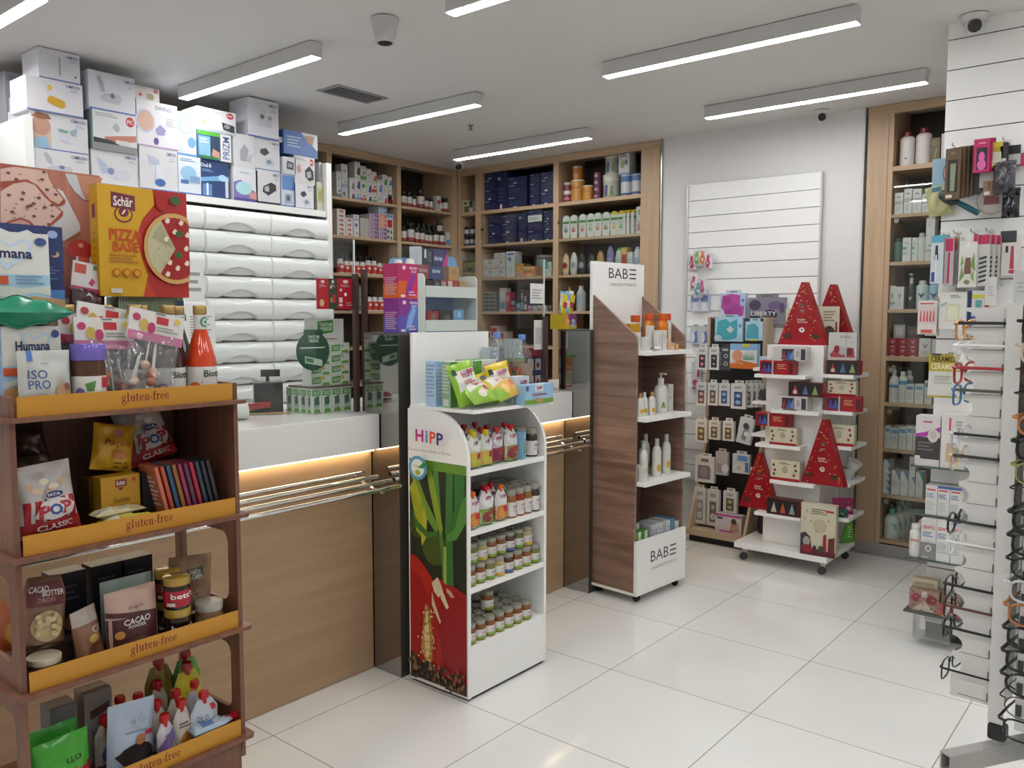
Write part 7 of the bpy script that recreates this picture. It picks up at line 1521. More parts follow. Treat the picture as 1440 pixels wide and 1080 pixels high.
def tea(kind):
    TRI = lambda c, u: ('p', [(u - .09, .15), (u + .09, .15), (u, .8)], c)
    if kind == 'w': return ('c2c1be', [('r', .26, .1, .62, .86, '2c2a34'), TRI('8a3a4a', .33), TRI('3f5f9c', .48), TRI('6f86b2', .58), ('c', .74, .5, .09, .4, 'c9c6c2'), ('c', .74, .5, .06, .26, 'a9a49c'), ('r', .84, .1, .97, .86, '3a3a4c'), ('r', .65, 0, .68, 1, 'cfccc8'), ('r', .3, 0, .7, .08, '2c2a2c')])
    if kind == 'r': return ('9c101e', [('r', .06, .12, .44, .86, '2a1c2c'), TRI('5a3f86', .14), TRI('3f5a9c', .28), ('r', .36, 0, .41, 1, 'b9a9a4'), ('l', .52, .4, .8, .8, 3, 'c99a6a'), ('r', .86, .1, .97, .86, '4a1a24')])
    if kind == 'd': return ('4a1218', [('r', .04, .08, .94, .92, '1f1518'), TRI('a83a34', .2), TRI('4a6a9c', .5), TRI('7f9a5a', .78), ('c', .2, .3, .06, .14, 'c9b8a8')])
    if kind == 'd2': return ('4a1218', [('r', .04, .08, .94, .92, '1f1518'), TRI('b9b4ac', .22), TRI('b5502c', .5), TRI('8a9098', .78)])
    if kind == 'c': return (CRM, [('r', 0, 0, 1, .14, '9c1420'), ('c', .5, .55, .1, .2, 'a9a488'), ('l', .3, .8, .7, .92, 2, '6b5a4a')] + [('c', u, v, .045, .07, c) for u, v, c in ((.1, .75, '4a2a24'), (.15, .5, 'a8202c'), (.12, .3, '3a5a34'), (.85, .8, '8a2a2c'), (.88, .55, '3a4a2c'), (.82, .32, 'a8202c'))])
    if kind == 'x': return ('c0bfbb', [('p', [(.05, .2), (.3, .5), (.9, .45), (.95, .1), (.1, .1)], 'a0404a'), ('c', .5, .35, .14, .16, 'a9a8aa'), ('c', .3, .4, .1, .14, '8a1c2a'), ('c', .75, .3, .12, .14, '6b1c24'), ('r', .6, 0, .66, 1, 'b0aeac'), ('l', .4, .8, .85, .9, 2, '8f8c8a')])
def tb(kind, w, h, label, x, y, z, rz=0.0, d=.075):
    c, a = tea(kind); carton('tea_gift_box', w, d, h, c, a, 'tea box', side='9c101e' if kind in 'rd2' else None).put(label, x, y, z + .0005, rz, 'tea gift boxes on the white tower')
tb('r', .215, .085, 'red window tea box on the highest front shelf', -1.995, 5.035, TF[0]); tb('w', .205, .085, 'white window tea box on top of the red one, highest front shelf', -1.915, 5.035, TF[0] + .086)
tb('w', .21, .088, 'white window tea box on the second front shelf', -1.905, 5.035, TF[1]); tb('d', .205, .085, 'dark red tea box with three trees, standing on the white one', -1.815, 5.035, TF[1] + .089, .06)
tb('c', .17, .11, 'cream and red tea box on the third front shelf', -1.945, 5.035, TF[2]); tb('r', .215, .082, 'red window tea box standing on the cream one, third front shelf', -2.015, 5.035, TF[2] + .111, .05)
tb('c', .18, .125, 'cream and red tea box on the fourth front shelf', -1.925, 5.035, TF[3]); tb('d2', .205, .10, 'dark tea box with white and orange trees on the lowest front shelf', -1.925, 5.017, TF[4])
tb('d', .19, .085, 'dark red tea box with three trees on the highest right shelf', -1.63, 5.13, TR[0], .1); tb('x', .16, .165, 'white tea box with red picture and silver ribbon, highest right shelf', -1.64, 5.14, TR[0] + .086, .1)
tb('r', .20, .09, 'red window tea box on the second right shelf', -1.622, 5.13, TR[1], .12); tb('c', .16, .09, 'cream patterned tea box on the red one, second right shelf', -1.64, 5.15, TR[1] + .091, .1)
tb('c', .17, .125, 'cream and red tea box on the third right shelf', -1.64, 5.13, TR[2], .1)
cadv = [('c', .55, .58, .2, .14, 'b9b294'), ('l', .3, .80, .78, .92, 3, '7a6a4a'), ('r', .7, .86, .94, .9, 'a83a4a'), ('p', [(0, 0), (1, 0), (1, .10), (0, .16)], '5c1a20'), ('p', [(0, .1), (0, .4), (.14, .44), (.28, .36), (.34, .1)], '3c3538'), ('c', .18, .26, .1, .1, 'a09a98'), ('c', .2, .12, .16, .08, '8a1c2a'), ('p', [(.64, .1), (.66, .42), (.74, .44), (.76, .1)], '9c1c28'), ('p', [(.8, .08), (.8, .36), (.98, .40), (.98, .06)], '6b1c24'), ('c', .6, .14, .08, .07, '2f4a34'), ('c', .42, .16, .05, .04, '2a2a2c')] + [('c', u, v, .02, .015, c) for u, v, c in ((.12, .7, '8a2a2c'), (.3, .66, '6a7a4a'), (.8, .7, 'a8202c'), (.18, .86, '4a5a3c'), (.46, .48, 'b58a4a'))]
carton('advent_calendar', .205, .05, .315, CRM, cadv, 'calendar', side='c9c3ab').put('cream advent calendar with Christmas figures leaning on the tower base', -1.706, 5.0, .1225, .06)
carton('advent_calendar', .12, .05, .24, 'c2bda8', [('c', .5, .3, .3, .2, '4a2c2a'), ('l', .2, .6, .8, .9, 4, '8a7a5a'), ('r', .8, .1, .9, .6, '8a1c24')], 'calendar', lart=[('r', 0, 0, 1, 1, 'c9c6bc')]).put('cream patterned box standing on the tower top behind the large triangle', -1.79, 5.30, 1.3855, .5)
carton('carton', .07, .05, .23, 'c4c0a8', [('l', .2, .2, .8, .9, 6, 'a9a488')]).put('slim cream box standing at the left of the tower top', -2.05, 5.38, 1.3855)
t = thing('ceramic_cup_set', 'pile of pale grey cups on the right shelf of the tower', 'cups', (-1.62, 5.22, TR[3] + .0005))
for i, (x, z, rx_) in enumerate(((0, .0, 0), (.012, .045, .5))):
    g = G(); g.lathe([(.03, 0), (.045, .04), (.048, .07), (.044, .07), (.028, .004)], M('b9bbb8', .3), 18); o = part('cup', g, t, (x, 0, z + (.012 if i else 0))); o.rotation_euler = (0, rx_, 0)
pouch('toy_bag', .13, .07, .10, 'a83a6a', [('c', .5, .5, .3, .3, '8a2a52'), ('c', .7, .4, .1, .14, 'c9b8c0')], crink=.006, seed=61).put('pink film wrapped bag on the lowest right shelf of the tower', -1.635, 5.2, TR[4] + .0005, .6)
pouch('toy_bag', .09, .05, .05, '2f5a44', [], crink=.004, seed=62).put('dark green bag on the lowest right shelf of the tower', -1.62, 5.11, TR[4] + .0005, .4)
g = G(); g.prism([(-.05, 0), (.05, 0), (.03, .2), (.015, .2)], 'y', -.004, .004, M('4f9a2c', .4)); g.art(lambda u, v, k: (-.01 + .05 * u, -.004 - k, .02 + .1 * v), [('l', .2, .1, .8, .9, 5, 'b9cfa4')])
o = part('green_card', g, None, (-1.665, 5.40, .1225), .9); tag(o, 'green triangular card leaning on the right of the tower base', 'card')
g = G(); g.lathe([(.045, 0), (.05, .01), (.05, .14), (.03, .15)], M('1b1b20', .4), 16); o = part('black_pot', g, None, (-2.165, 5.3, .1225)); tag(o, 'black pot on the left of the tower base', 'pot')
for x, y, z, lab in ((-2.15, 5.2, 1.235, 'pale blue round box on the upper left shelf of the tower'), (-2.15, 5.22, 1.02, 'dark round box on the second left shelf of the tower'), (-2.15, 5.22, .585, 'pink round box on the lowest left shelf of the tower')):
    c = {'p': 'a9b9c4' if 'blue' in lab else 'a83a6a', 'd': '2a2a30'}[lab[0]]
    g = G(); g.lathe([(.035, 0), (.04, .005), (.04, .06), (.035, .07)], M(c, .35), 16); o = part('round_box', g, None, (x, y, z + .0005)); tag(o, lab, 'box')
# ================================================================ boxed baby goods
def blister(w, h, col, win, art=(), d=.03, tab=True):
    k = ('blister', w, h, col, win, repr(art))
    if k in KITS: return KITS[k]
    g = G(); g.box(-w / 2, w / 2, -d / 2, d / 2, 0, h, M(col, .35))
    P = flat_map(w, d, h)
    A = ([('r', .22, .10, .78, .68, win)] if win else []) + list(art)
    g.art(P, A)
    if tab: g.box(-w * .3, w * .3, -.001, .001, h, h + .022, M(col, .4)); g.box(-w * .14, w * .14, -.0016, -.0011, h + .008, h + .014, M('3a3a3a'))
    KITS[k] = Kit('baby_goods_box', 'box', [('baby_goods_box', g.mesh('baby_goods_box'), None)]); return KITS[k]
def pac(a, b): return [('c', .5, .52, .2, .09, a), ('c', .5, .52, .1, .045, 'b9b4b2'), ('c', .5, .26, .2, .09, b), ('c', .5, .26, .1, .045, 'a9a4a2'), ('r', .25, .80, .75, .9, '9a9a98'), ('c', .72, .74, .16, .07, 'c9c9c6'), ('c', .86, .72, .03, .015, '2a2a2a')]
WBX = 'c6c5c1'
def peg_at(x, z, y=5.3125): part('peg', G().tube([(x + 2.475, .0795, z - .003), (x + 2.475, y - 5.4, z)], .0022, STEEL, 6), PEGS)
def peg_row(y, data, group, where):
    for i, (x0, x1, z0, z1, win, a, b, w) in enumerate(data):
        blister(x1 - x0 - .006, z1 - z0 - .022, WBX, win, pac(a, b)).put('white hanging box with %s, %s' % (w, where), (x0 + x1) / 2, y, z0, 0, group); peg_at((x0 + x1) / 2, z1 - .011)
peg_row(5.31, [(-2.69, -2.60, 1.194, 1.372, '2a2324', '9c2430', 'a83038', 'red soothers in its window'), (-2.598, -2.515, 1.198, 1.374, '22282c', '2c4450', '2a3a46', 'dark teal soothers in its window')], 'hanging baby boxes', 'first row of the peg stand')
blister(.082, .155, '3a3d44', None, [('c', .6, .62, .18, .09, 'b9bbbd'), ('c', .6, .62, .12, .06, '3a3d44'), ('c', .6, .28, .18, .09, 'b9bbbd'), ('c', .6, .28, .12, .06, '3a3d44'), ('l', .08, .2, .2, .8, 6, '8a8d92'), ('r', .3, .84, .8, .94, 'a9a9a8')]).put('dark grey hanging box with two ring marks, first row of the peg stand', -2.478, 5.31, 1.20, 0, 'hanging baby boxes')
blister(.19, .165, '7fa6cc', None, [('r', 0, .0, 1, .75, 'c9cdc8'), ('p', [(0, 0), (1, 0), (1, .22), (.4, .34), (0, .2)], 'c2661c'), ('c', .28, .52, .2, .24, 'c98a6a'), ('t', 'Super dry', .06, .18, .5, .26, 'd9c9b0', .01)] + [('p', [(.5 + .06 * q, .36), (.53 + .06 * q, .62 + .05 * (q % 3)), (.55 + .06 * q, .36)], '3f7a5a') for q in range(7)] + [('r', .45, .88, .75, 1, 'b9b43a')], d=.05, tab=False).put('blue and orange bag like box with a baby picture, first row of the peg stand', -2.34, 5.31, 1.215, 0, 'hanging baby boxes')
peg_row(5.31, [(-2.69, -2.605, .946, 1.125, '4a3a3c', 'c9a0a8', 'b98a90', 'pink soothers in its window'), (-2.602, -2.52, .952, 1.129, '4f423c', '8a7468', '9a8478', 'brown soothers in its window'), (-2.518, -2.434, .955, 1.13, '2c4a7a', '5f86bd', '3f6aa0', 'blue soothers in its window'), (-2.43, -2.32, .941, 1.133, '2c3f6a', '5f86bd', '6f96c8', 'blue soothers and a wider front')], 'hanging baby boxes', 'second row of the peg stand')
for i in range(3): blister(.07, .16, WBX, '55504e', pac('a09890', '8a8480')).put('white hanging box partly hidden by the tower, second row, ' + nth(i, 3), -2.33 + .02 * i, 5.355 + .032 * i, .95, .2, 'white boxes behind in the second row')
peg_row(5.31, [(-2.69, -2.595, .687, .867, '5a4a3c', 'b5a06a', 'a08a5a', 'tan soothers in its window'), (-2.59, -2.50, .716, .869, '5c5238', 'a8945a', '8a7a4a', 'olive soothers in its window'), (-2.485, -2.397, .716, .872, '4f4834', 'a8945a', '8a7a4a', 'olive soothers beside the tilted pack')], 'hanging baby boxes', 'third row of the peg stand')
blister(.10, .175, 'b9bcbe', None, [('p', [(.3, .2), (.6, .1), (.8, .7), (.5, .85)], '6f7a86'), ('c', .5, .7, .2, .12, '3a3d42'), ('c', .6, .4, .14, .1, 'cfd2d2')]).put('white tilted pack with a grey cord, third row of the peg stand', -2.335, 5.31, .70, 0, 'hanging baby boxes', (0, math.radians(10)))
blister(.145, .18, WBX, None, [('r', .14, .12, .8, .66, '7a6f72'), ('c', .46, .4, .2, .2, '8f8386'), ('r', .3, .8, .7, .92, '6a6a68'), ('c', .86, .66, .1, .1, 'd0cfcc')]).put('wide white hanging box with a mauve window, fourth row of the peg stand', -2.61, 5.31, .409, 0, 'hanging baby boxes')
blister(.09, .16, 'a9a6a6', None, [('r', .1, .1, .9, .5, '8a8690'), ('c', .8, .3, .3, .2, 'c2c2c4')]).put('grey hanging pack, fourth row of the peg stand', -2.485, 5.31, .475, 0, 'hanging baby boxes')
blister(.12, .13, 'b5bcc4', None, [('c', .4, .3, .3, .26, 'c9c6c4'), ('c', .4, .3, .14, .12, 'b0a4a4'), ('r', .3, .66, .9, .94, '5f86b8'), ('r', .76, .1, .95, .6, '4f6f9a')]).put('white and blue hanging pack with a round soother, fourth row of the peg stand', -2.345, 5.31, .502, 0, 'hanging baby boxes')
peg_row(5.31, [(-2.69, -2.595, .11, .385, '8a8a84', 'a5b4b8', 'c9c9c4', 'a long clear window, left'), (-2.59, -2.494, .11, .385, '6a675e', '8a8060', 'c9c9c4', 'a long brown window, middle'), (-2.47, -2.365, .22, .39, '55503a', '9a8a50', '8a7a4a', 'olive soothers above the pink box')], 'hanging baby boxes', 'lowest row of the peg stand')
carton('wipes_box', .19, .07, .125, 'c6c3c4', [('r', 0, .88, 1, 1, 'b5408a'), ('r', .08, .72, .3, .84, '4a4a50'), ('p', [(.55, .05), (.62, .5), (.75, .75), (.9, .6), (.95, .1)], 'b58a72'), ('c', .72, .66, .1, .16, '4a342c'), ('r', .2, .04, .7, .12, 'b5408a')]).put('white and pink box with a person picture on the peg stand base', -2.41, 5.29, .0905)
blister(.195, .185, 'b9c2d2', None, [('p', [(.05, .45), (.1, .9), (.45, .98), (.8, .92), (.78, .6), (.95, .5), (.92, .15), (.6, .05), (.35, .1)], 'b0489a'), ('c', .28, .72, .18, .16, '9c3a88'), ('c', .34, .25, .16, .14, '9c3a88'), ('c', .62, .4, .2, .2, 'a83f92'), ('r', .8, .5, 1, .98, 'a5bcd6'), ('c', .9, .72, .06, .07, '5f86b2'), ('c', .12, .12, .13, .12, 'c9ccd2')]).put('hanging pack with a pink plate, top left above the peg stand', -2.58, 5.638, 1.545, 0, 'hanging baby boxes')
blister(.27, .185, '7f7c88', None, [('c', .2, .72, .16, .2, '4a3a56'), ('c', .75, .7, .2, .16, '6a5a80'), ('c', .6, .35, .2, .2, '2f2a38'), ('c', .2, .25, .14, .18, '3a2f44'), ('c', .92, .6, .07, .2, '55486a'), ('t', 'LIBERTY', .1, .32, .78, .48, 'd0d0d4', .02), ('l', .3, .18, .8, .26, 1, 'b9b9be')]).put('dark patterned pack with white capitals above the peg stand', -2.33, 5.638, 1.51, 0, 'hanging baby boxes')
blister(.205, .165, '9fc0cc', None, [('p', [(.05, .2), (.1, .85), (.4, .95), (.55, .8), (.8, .95), (.85, .5), (.78, .15), (.5, .05), (.2, .08)], '3f9aa4'), ('p', [(.42, .5), (.56, .66), (.70, .5), (.56, .36)], 'c9c6c0'), ('r', .82, .3, 1, 1, 'a9c9da'), ('c', .91, .66, .05, .08, '5f8aa8'), ('c', .12, .14, .14, .13, 'b5c6cc')]).put('hanging pack with a large teal plate and a white sticker', -2.525, 5.464, 1.39, 0, 'hanging baby boxes')
blister(.125, .13, '9fc0cc', None, [('p', [(.05, .1), (.1, .8), (.5, .9), (.75, .7), (.78, .1)], '4a9aa6'), ('r', .78, .2, 1, 1, 'a9c9da'), ('r', .2, -.02, .7, .06, 'c9c24a')]).put('hanging pack with a small teal plate beside the large one', -2.34, 5.464, 1.40, 0, 'hanging baby boxes')
# toys and packs hung at the left edge of the slat board
for i, (x, z, c, lab) in enumerate(((-2.90, 1.90, 'b0386a', 'pink and white teether pack'), (-2.86, 1.93, '7fb04a', 'green and white teether pack'), (-2.81, 1.93, 'c9702c', 'orange and white teether pack'), (-2.76, 1.90, 'b8246a', 'bright pink teether pack'), (-2.87, 1.75, 'a84a7a', 'pink rattle pack below the others'), (-2.83, 1.70, '3f8a92', 'teal rattle pack below the others'), (-2.79, 1.72, 'b8608a', 'long pink pack below the others'))):
    pouch('teether_pack', .07, .03, .12, 'c9c6c6', [('c', .5, .4, .3, .26, c), ('c', .5, .42, .12, .1, 'd0ccca'), ('p', [(.3, .6), (.7, .6), (.6, .9), (.4, .9)], c)], crink=.003, seed=200 + i).put(lab + ' hanging at the left of the slat board', x, 5.625 - .008 * i, z, .15 * (i % 3 - 1), 'teether packs')
for i, (x, z, w) in enumerate(((-2.875, 1.60, 'first'), (-2.80, 1.60, 'second'))): blister(.075, .13, 'b5bccb', None, [('r', .1, .55, .9, .9, '6f86b2'), ('p', [(.2, .05), (.8, .05), (.7, .5), (.3, .5)], 'cfd0d0')]).put('blue and white feeding bottle pack, %s at the left of the slat board' % w, x, 5.638, z, 0, 'feeding bottle packs')
for i, (x, z, w) in enumerate(((-2.87, 1.36, 'first'), (-2.79, 1.36, 'second'))): blister(.08, .125, 'b5bcc8', None, [('p', [(.3, .05), (.8, .1), (.7, .8), (.4, .7)], '5f74a8'), ('c', .3, .4, .2, .3, 'cfd0d0'), ('r', .5, .9, .9, 1, 'b9b46a')]).put('pale blue spoon pack, %s row below the bottle packs' % w, x, 5.638, z, 0, 'spoon packs')
blister(.07, .22, 'c2bfc2', None, [('c', .4, .3, .3, .1, 'b0386a'), ('p', [(.6, .5), (.9, .5), (.9, .95), (.7, .95)], 'a02c5a'), ('c', .3, .12, .2, .06, 'b0487a')]).put('long white and pink pack hanging lowest at the left of the slat board', -2.855, 5.638, 1.01)
# ================================================================ goods in the tall cabinet
FT = FB
def tc(x0, x1, row_, h, col, art, lab, group=None, d=.03, dep=.09, dz=0, side=None): FT.put(carton('carton', x1 - x0 - .002, dep, h, col, art, side=side), lab, (x0 + x1) / 2, d + dep / 2, SH[row_] + .0005 + dz, group)
LW = 'cbcac6'
cap_ = lambda r, h, col, capc, art, nm='lotion_bottle', sx=1.0, sy=.7: bottle(nm, [(r * .97, 0), (r, .006), (r, h * .80), (r * .7, h * .86)], col, [(r * .55, h * .86), (r * .6, h * .87), (r * .6, h * .98), (r * .5, h)], capc, (r * 1.01, h * .08, h * .78, col), art, sy=sy)
FT.put(cap_(.044, .215, 'cfc9c5', '6b1420', [('l', .3, .7, .7, .8, 2, '8a7a7a'), ('l', .25, .5, .75, .6, 2, '6b3a44'), ('c', .5, .2, .06, .03, '5c5a5c')]), 'white lotion bottle with a dark red cap, first in the top of the tall cabinet', -1.478, .07, SH[0] + .0005, 'white lotion bottles')
FT.put(cap_(.047, .225, 'cfc9c5', '6b1420', [('l', .3, .8, .7, .88, 1, '8a7a7a'), ('l', .2, .3, .8, .65, 4, '8a4a54'), ('l', .3, .1, .7, .2, 2, '8a7a7a')]), 'white lotion bottle with a dark red cap and more print, top of the tall cabinet', -1.382, .07, SH[0] + .0005, 'white lotion bottles')
tc(-1.335, -1.28, 0, .15, '5c5030', [('p', [(.4, .2), (.55, .2), (.7, .6), (.6, .62)], 'a88a5a'), ('l', .2, .7, .8, .9, 2, '8a7a4a')], 'dark gold carton beside the white lotion bottles')
tc(-1.275, -1.2, 0, .17, LW, [('l', .2, .3, .8, .8, 4, '9a9a98')], 'white carton at the end of the top cabinet shelf')
BN = [('r', 0, .46, 1, .62, 'a9a5a2'), ('l', .25, .76, .75, .86, 1, '6a6a6c'), ('l', .2, .12, .8, .38, 4, 'a9a9a8')]
for x0, x1, h, w in ((-1.533, -1.481, .135, 'first'), (-1.478, -1.43, .155, 'second, tallest'), (-1.427, -1.374, .15, 'third'), (-1.372, -1.329, .115, 'fourth')): tc(x0, x1, 1, h, LW, BN, 'white carton with a grey band, %s on the second cabinet shelf' % w, 'grey banded cartons')
tc(-1.36, -1.33, 1, .135, LW, BN, 'white carton with a grey band behind the fourth one', 'grey banded cartons', d=.13); tc(-1.327, -1.265, 1, .125, '5c4a4c', [('l', .2, .3, .8, .7, 3, '7a686a')], 'dull maroon carton on the second cabinet shelf')
FT.put(cap_(.026, .15, '4f6a60', '3a5048', [('l', .2, .3, .8, .8, 4, '8aa096')]), 'dark green tube at the left of the third cabinet shelf', -1.505, .05, SH[2] + .0005)
GB = [('r', 0, .5, .5, .62, '6f9a8a'), ('l', .2, .7, .8, .85, 2, '9aa09e'), ('r', .0, .3, .6, .38, '8fb0a4')]
tc(-1.476, -1.424, 2, .15, LW, GB, 'white carton with green bands, first on the third cabinet shelf'); tc(-1.42, -1.387, 2, .148, LW, GB, 'narrow white carton with green bands, third cabinet shelf')
FT.put(cap_(.027, .175, 'c6c6c2', 'b9b9b5', [('l', .2, .2, .8, .8, 5, '9a9fa0')]), 'white tube standing beside the green banded cartons', -1.368, .05, SH[2] + .0005)
tc(-1.342, -1.288, 2, .115, LW, BN, 'white carton at the right of the third cabinet shelf, lower'); tc(-1.342, -1.29, 2, .15, LW, [('l', .2, .6, .8, .85, 3, 'a9a9a8')], 'white carton at the right of the third cabinet shelf, upper', None, dz=.1155)
VA = [('p', [(.3, .68), (.4, .68), (.5, .5), (.6, .68), (.7, .68), (.5, .42)], '4a4a4c'), ('l', .2, .1, .8, .35, 4, 'a9a9a8')]
tc(-1.547, -1.512, 3, .15, LW, [('r', 0, .2, 1, .3, '6f9a8a')] + VA, 'narrow white carton at the left of the fourth cabinet shelf'); tc(-1.509, -1.456, 3, .142, LW, VA, 'white carton with a V mark on the fourth cabinet shelf')
FT.put(pump(.20, .028, '1d2024', capc='b9b9b5', cl='1d2024', art=VA[:1] + [('p', [(.4, .6), (.46, .6), (.5, .45), (.54, .6), (.6, .6), (.5, .35)], 'b9b9b8')]), 'black pump bottle with a white pump on the fourth cabinet shelf', -1.418, .05, SH[3] + .0005)
FT.put(cap_(.036, .178, 'b9c6c8', 'c9c9c6', VA), 'white tube with a V mark on the fourth cabinet shelf', -1.353, .05, SH[3] + .0005); FT.put(cap_(.034, .178, '8fb0c8', '6f9abf', VA), 'light blue tube on the fourth cabinet shelf', -1.285, .06, SH[3] + .0005)
RV = [('p', [(.3, .75), (.4, .75), (.5, .5), (.6, .75), (.7, .75), (.5, .38)], 'c9b0b0'), ('r', .3, .0, .7, .1, 'c9b9b8')]
for i in range(3):
    for j in range(2): tc(-1.543 + .061 * i, -1.484 + .061 * i, 4, .057, '8a1a2a', RV, 'dark red carton with a V mark, %s row, %s, fifth cabinet shelf' % (('lower', 'upper')[j], nth(i, 3)), 'dark red cartons', dz=j * .0575)
tc(-1.357, -1.286, 4, .115, LW, VA, 'white carton with a V mark beside the red cartons'); tc(-1.283, -1.2, 4, .112, LW, [('r', .3, 0, .5, 1, '3f8a96'), ('l', .55, .2, .9, .8, 4, '9a9fa0')], 'white carton with a teal stripe beside the red cartons')
tc(-1.51, -1.44, 4, .085, '8f8d8c', [('r', .2, .2, .8, .8, 'a9a6a4')], 'grey bag like carton on top of the dark red cartons', dz=.1155); tc(-1.43, -1.36, 4, .075, '3a2a2c', [('r', .2, .3, .8, .7, '5c484a')], 'dark carton on top of the dark red cartons', dz=.1155)
BLc = [('r', .1, .72, .9, .9, '5f8fb5'), ('l', .2, .2, .8, .6, 5, 'a5afb6')]
FT.put(pump(.215, .03, LW, capc='c9c9c6', cl=LW, art=BLc), 'white pump bottle with a blue mark, sixth cabinet shelf', -1.50, .05, SH[5] + .0005); FT.put(cap_(.026, .20, LW, 'c9c9c6', BLc), 'white spray can with a blue mark, sixth cabinet shelf', -1.447, .05, SH[5] + .0005); FT.put(cap_(.024, .205, LW, 'b9c4cc', BLc), 'white bottle behind the spray can, sixth cabinet shelf', -1.43, .13, SH[5] + .0005)
tc(-1.423, -1.375, 5, .122, LW, BLc, 'white carton with a blue band, first on the sixth cabinet shelf'); tc(-1.371, -1.318, 5, .125, LW, BLc, 'white carton with a blue band, second on the sixth cabinet shelf'); tc(-1.315, -1.27, 5, .15, LW, BLc, 'white carton with a blue band, last on the sixth cabinet shelf')
for x0, x1, h, w in ((-1.556 + .012, -1.508, .145, 'first'), (-1.506, -1.458, .135, 'second'), (-1.456, -1.41, .147, 'third'), (-1.408, -1.373, .155, 'fourth'), (-1.371, -1.335, .155, 'fifth'), (-1.333, -1.295, .16, 'sixth')): tc(x0, x1, 6, h, LW, BLc, 'white carton with a blue corner, %s on the seventh cabinet shelf' % w, 'blue cornered cartons')
for i, w in enumerate(('first', 'second', 'third')): tc(-1.52 + .06 * i, -1.475 + .06 * i, 6, .14, LW, BLc, 'white carton in the back row, %s, seventh cabinet shelf' % w, 'blue cornered cartons', d=.14)
TB_ = [('p', [(.4, 1), (1, 1), (1, .6)], '5f74a8'), ('l', .15, .4, .8, .6, 3, 'a5a9b0')]
TB2 = [('p', [(.4, 1), (1, 1), (1, .6)], '3f8f86'), ('l', .15, .4, .8, .6, 3, 'a5b0ae')]
for j in range(5): tc(-1.542, -1.497, 7, .044, LW, [('p', [(.5, 1), (1, 1), (1, 0)], '5f74a8')], 'flat white and blue carton, %s of a pile of five, eighth cabinet shelf' % ('bottom', 'second', 'third', 'fourth', 'top')[j], 'flat cartons in a pile', dz=j * .0445)
for x0, x1, h, a, w in ((-1.491, -1.439, .158, TB_, 'first'), (-1.437, -1.389, .158, TB_, 'second'), (-1.387, -1.346, .128, TB_, 'third, shorter'), (-1.344, -1.3, .165, TB2, 'fourth, green cornered')): tc(x0, x1, 7, h, LW, a, 'white carton with a coloured corner, %s on the eighth cabinet shelf' % w, 'corner marked cartons')
tc(-1.385, -1.348, 7, .13, LW, [('l', .2, .3, .8, .8, 5, 'a5a9b0')], 'white carton on the third corner marked one', dz=.1285)
for i in range(4): FT.put(pump(.205, .047, 'c6cbc6', capc='5f9a84', cl='c6cbc6', art=[('p', [(.5, .9), (.75, .9), (.8, .3)], '6fae98'), ('t', 'CeraVe', .22, .66, .5, .74, '55707a')]), 'white and green pump bottle on the lowest cabinet shelf, %s' % ('in front', 'second back', 'third back', 'last')[i], -1.487 + .012 * i, .07 + .083 * i, SH[8] + .0005, 'green pump bottles in the cabinet')
# ================================================================ goods hung on the slat column
def hookpart(g, h): g.tube([(0, .0, h), (0, .05, h + .004)], .002, STEEL, 6)
def pack(name, w, h, d, col, art, label, x, z, y=4.285, rz=0.0, group=None, tilt=None, cat='pack', side=None, lart=()):
    y = min(y, 4.333 - d / 2)
    carton(name, w, d, h, col, art, cat, side=side, lart=lart).put(label, x, y, z, rz, group, tilt)
def hook(x, z, lab, n=.10):
    g = G(); g.tube([(0, 0, 0), (0, -n, .002), (0, -n - .006, .012)], .0022, STEEL, 6); g.box(-.012, .012, -.003, .0005, -.012, .012, STEEL); o = part('display_hook', g, None, (x, 4.3335, z)); tag(o, lab, 'hook', 'display hooks on the slat column')
for i, (x, z) in enumerate(((-.9, 2.33), (-.78, 2.33), (-.70, 2.33), (-.935, 1.94), (-.88, 1.94), (-.81, 1.94), (-.75, 1.94), (-.96, 1.64), (-.86, 1.68), (-.77, 1.68), (-.89, 1.38))): hook(x, z, 'steel hook in the slat column above the %s' % ('wooden brush boxes', 'pink sponge pack', 'nail file packs', 'white toothbrush pack', 'pink toothbrush pack', 'leaf patterned toothbrush card', 'striped toothbrush card', 'red brush pack', 'white floss pack', 'yellow and white card', 'yellow face mask packet')[i])
for i in range(4): pack('brush_box', .062, .225, .024, '5c4630', [('r', .16, .14, .84, .78, '1f1814'), ('p', [(.36, .16), (.64, .16), (.7, .70), (.34, .70)], '7f8a70'), ('r', .1, .03, .5, .09, 'c9c6c0'), ('c', .5, .9, .16, .04, '7a6248')], 'brown cardboard hair brush box, %s on its hook' % ('front', 'second', 'third', 'last')[i], -.885 + .012 * i, 2.085 + .006 * i, 4.20 + .026 * i, 0, 'brown brush boxes')
pack('makeup_box', .10, .125, .02, '8fb0c4', [('c', .75, .45, .3, .4, '2f2a30'), ('c', .75, .45, .27, .36, 'b58a9a'), ('r', .7, .95, 1, 1, 'b0308a')], 'pale blue box with a round window behind the brown brush boxes', -.945, 2.165, 4.31)
pack('makeup_box', .09, .11, .02, 'b5a9b8', [('c', .5, .45, .42, .42, '2c2430'), ('c', .5, .45, .36, .36, '5a2f6a'), ('r', 0, .93, 1, 1, 'b0308a')], 'pink edged box with a dark violet round window', -.825, 2.155, 4.315)
pouch('sponge_bag', .105, .03, .14, 'a9a878', [('c', .5, .45, .4, .36, 'b3b184'), ('r', .3, .8, .7, .95, '2f6a7c')], crink=.002, seed=301).put('clear bag with a yellow green sponge under the brush boxes', -.95, 4.30, 2.02, 0, None, (0, math.radians(-10)))
t = thing('hair_brush', 'dark teal hair brush in clear wrap hanging at an angle', 'brush', (-.87, 4.25, 2.075)); t.rotation_euler = (0, math.radians(-57), 0)
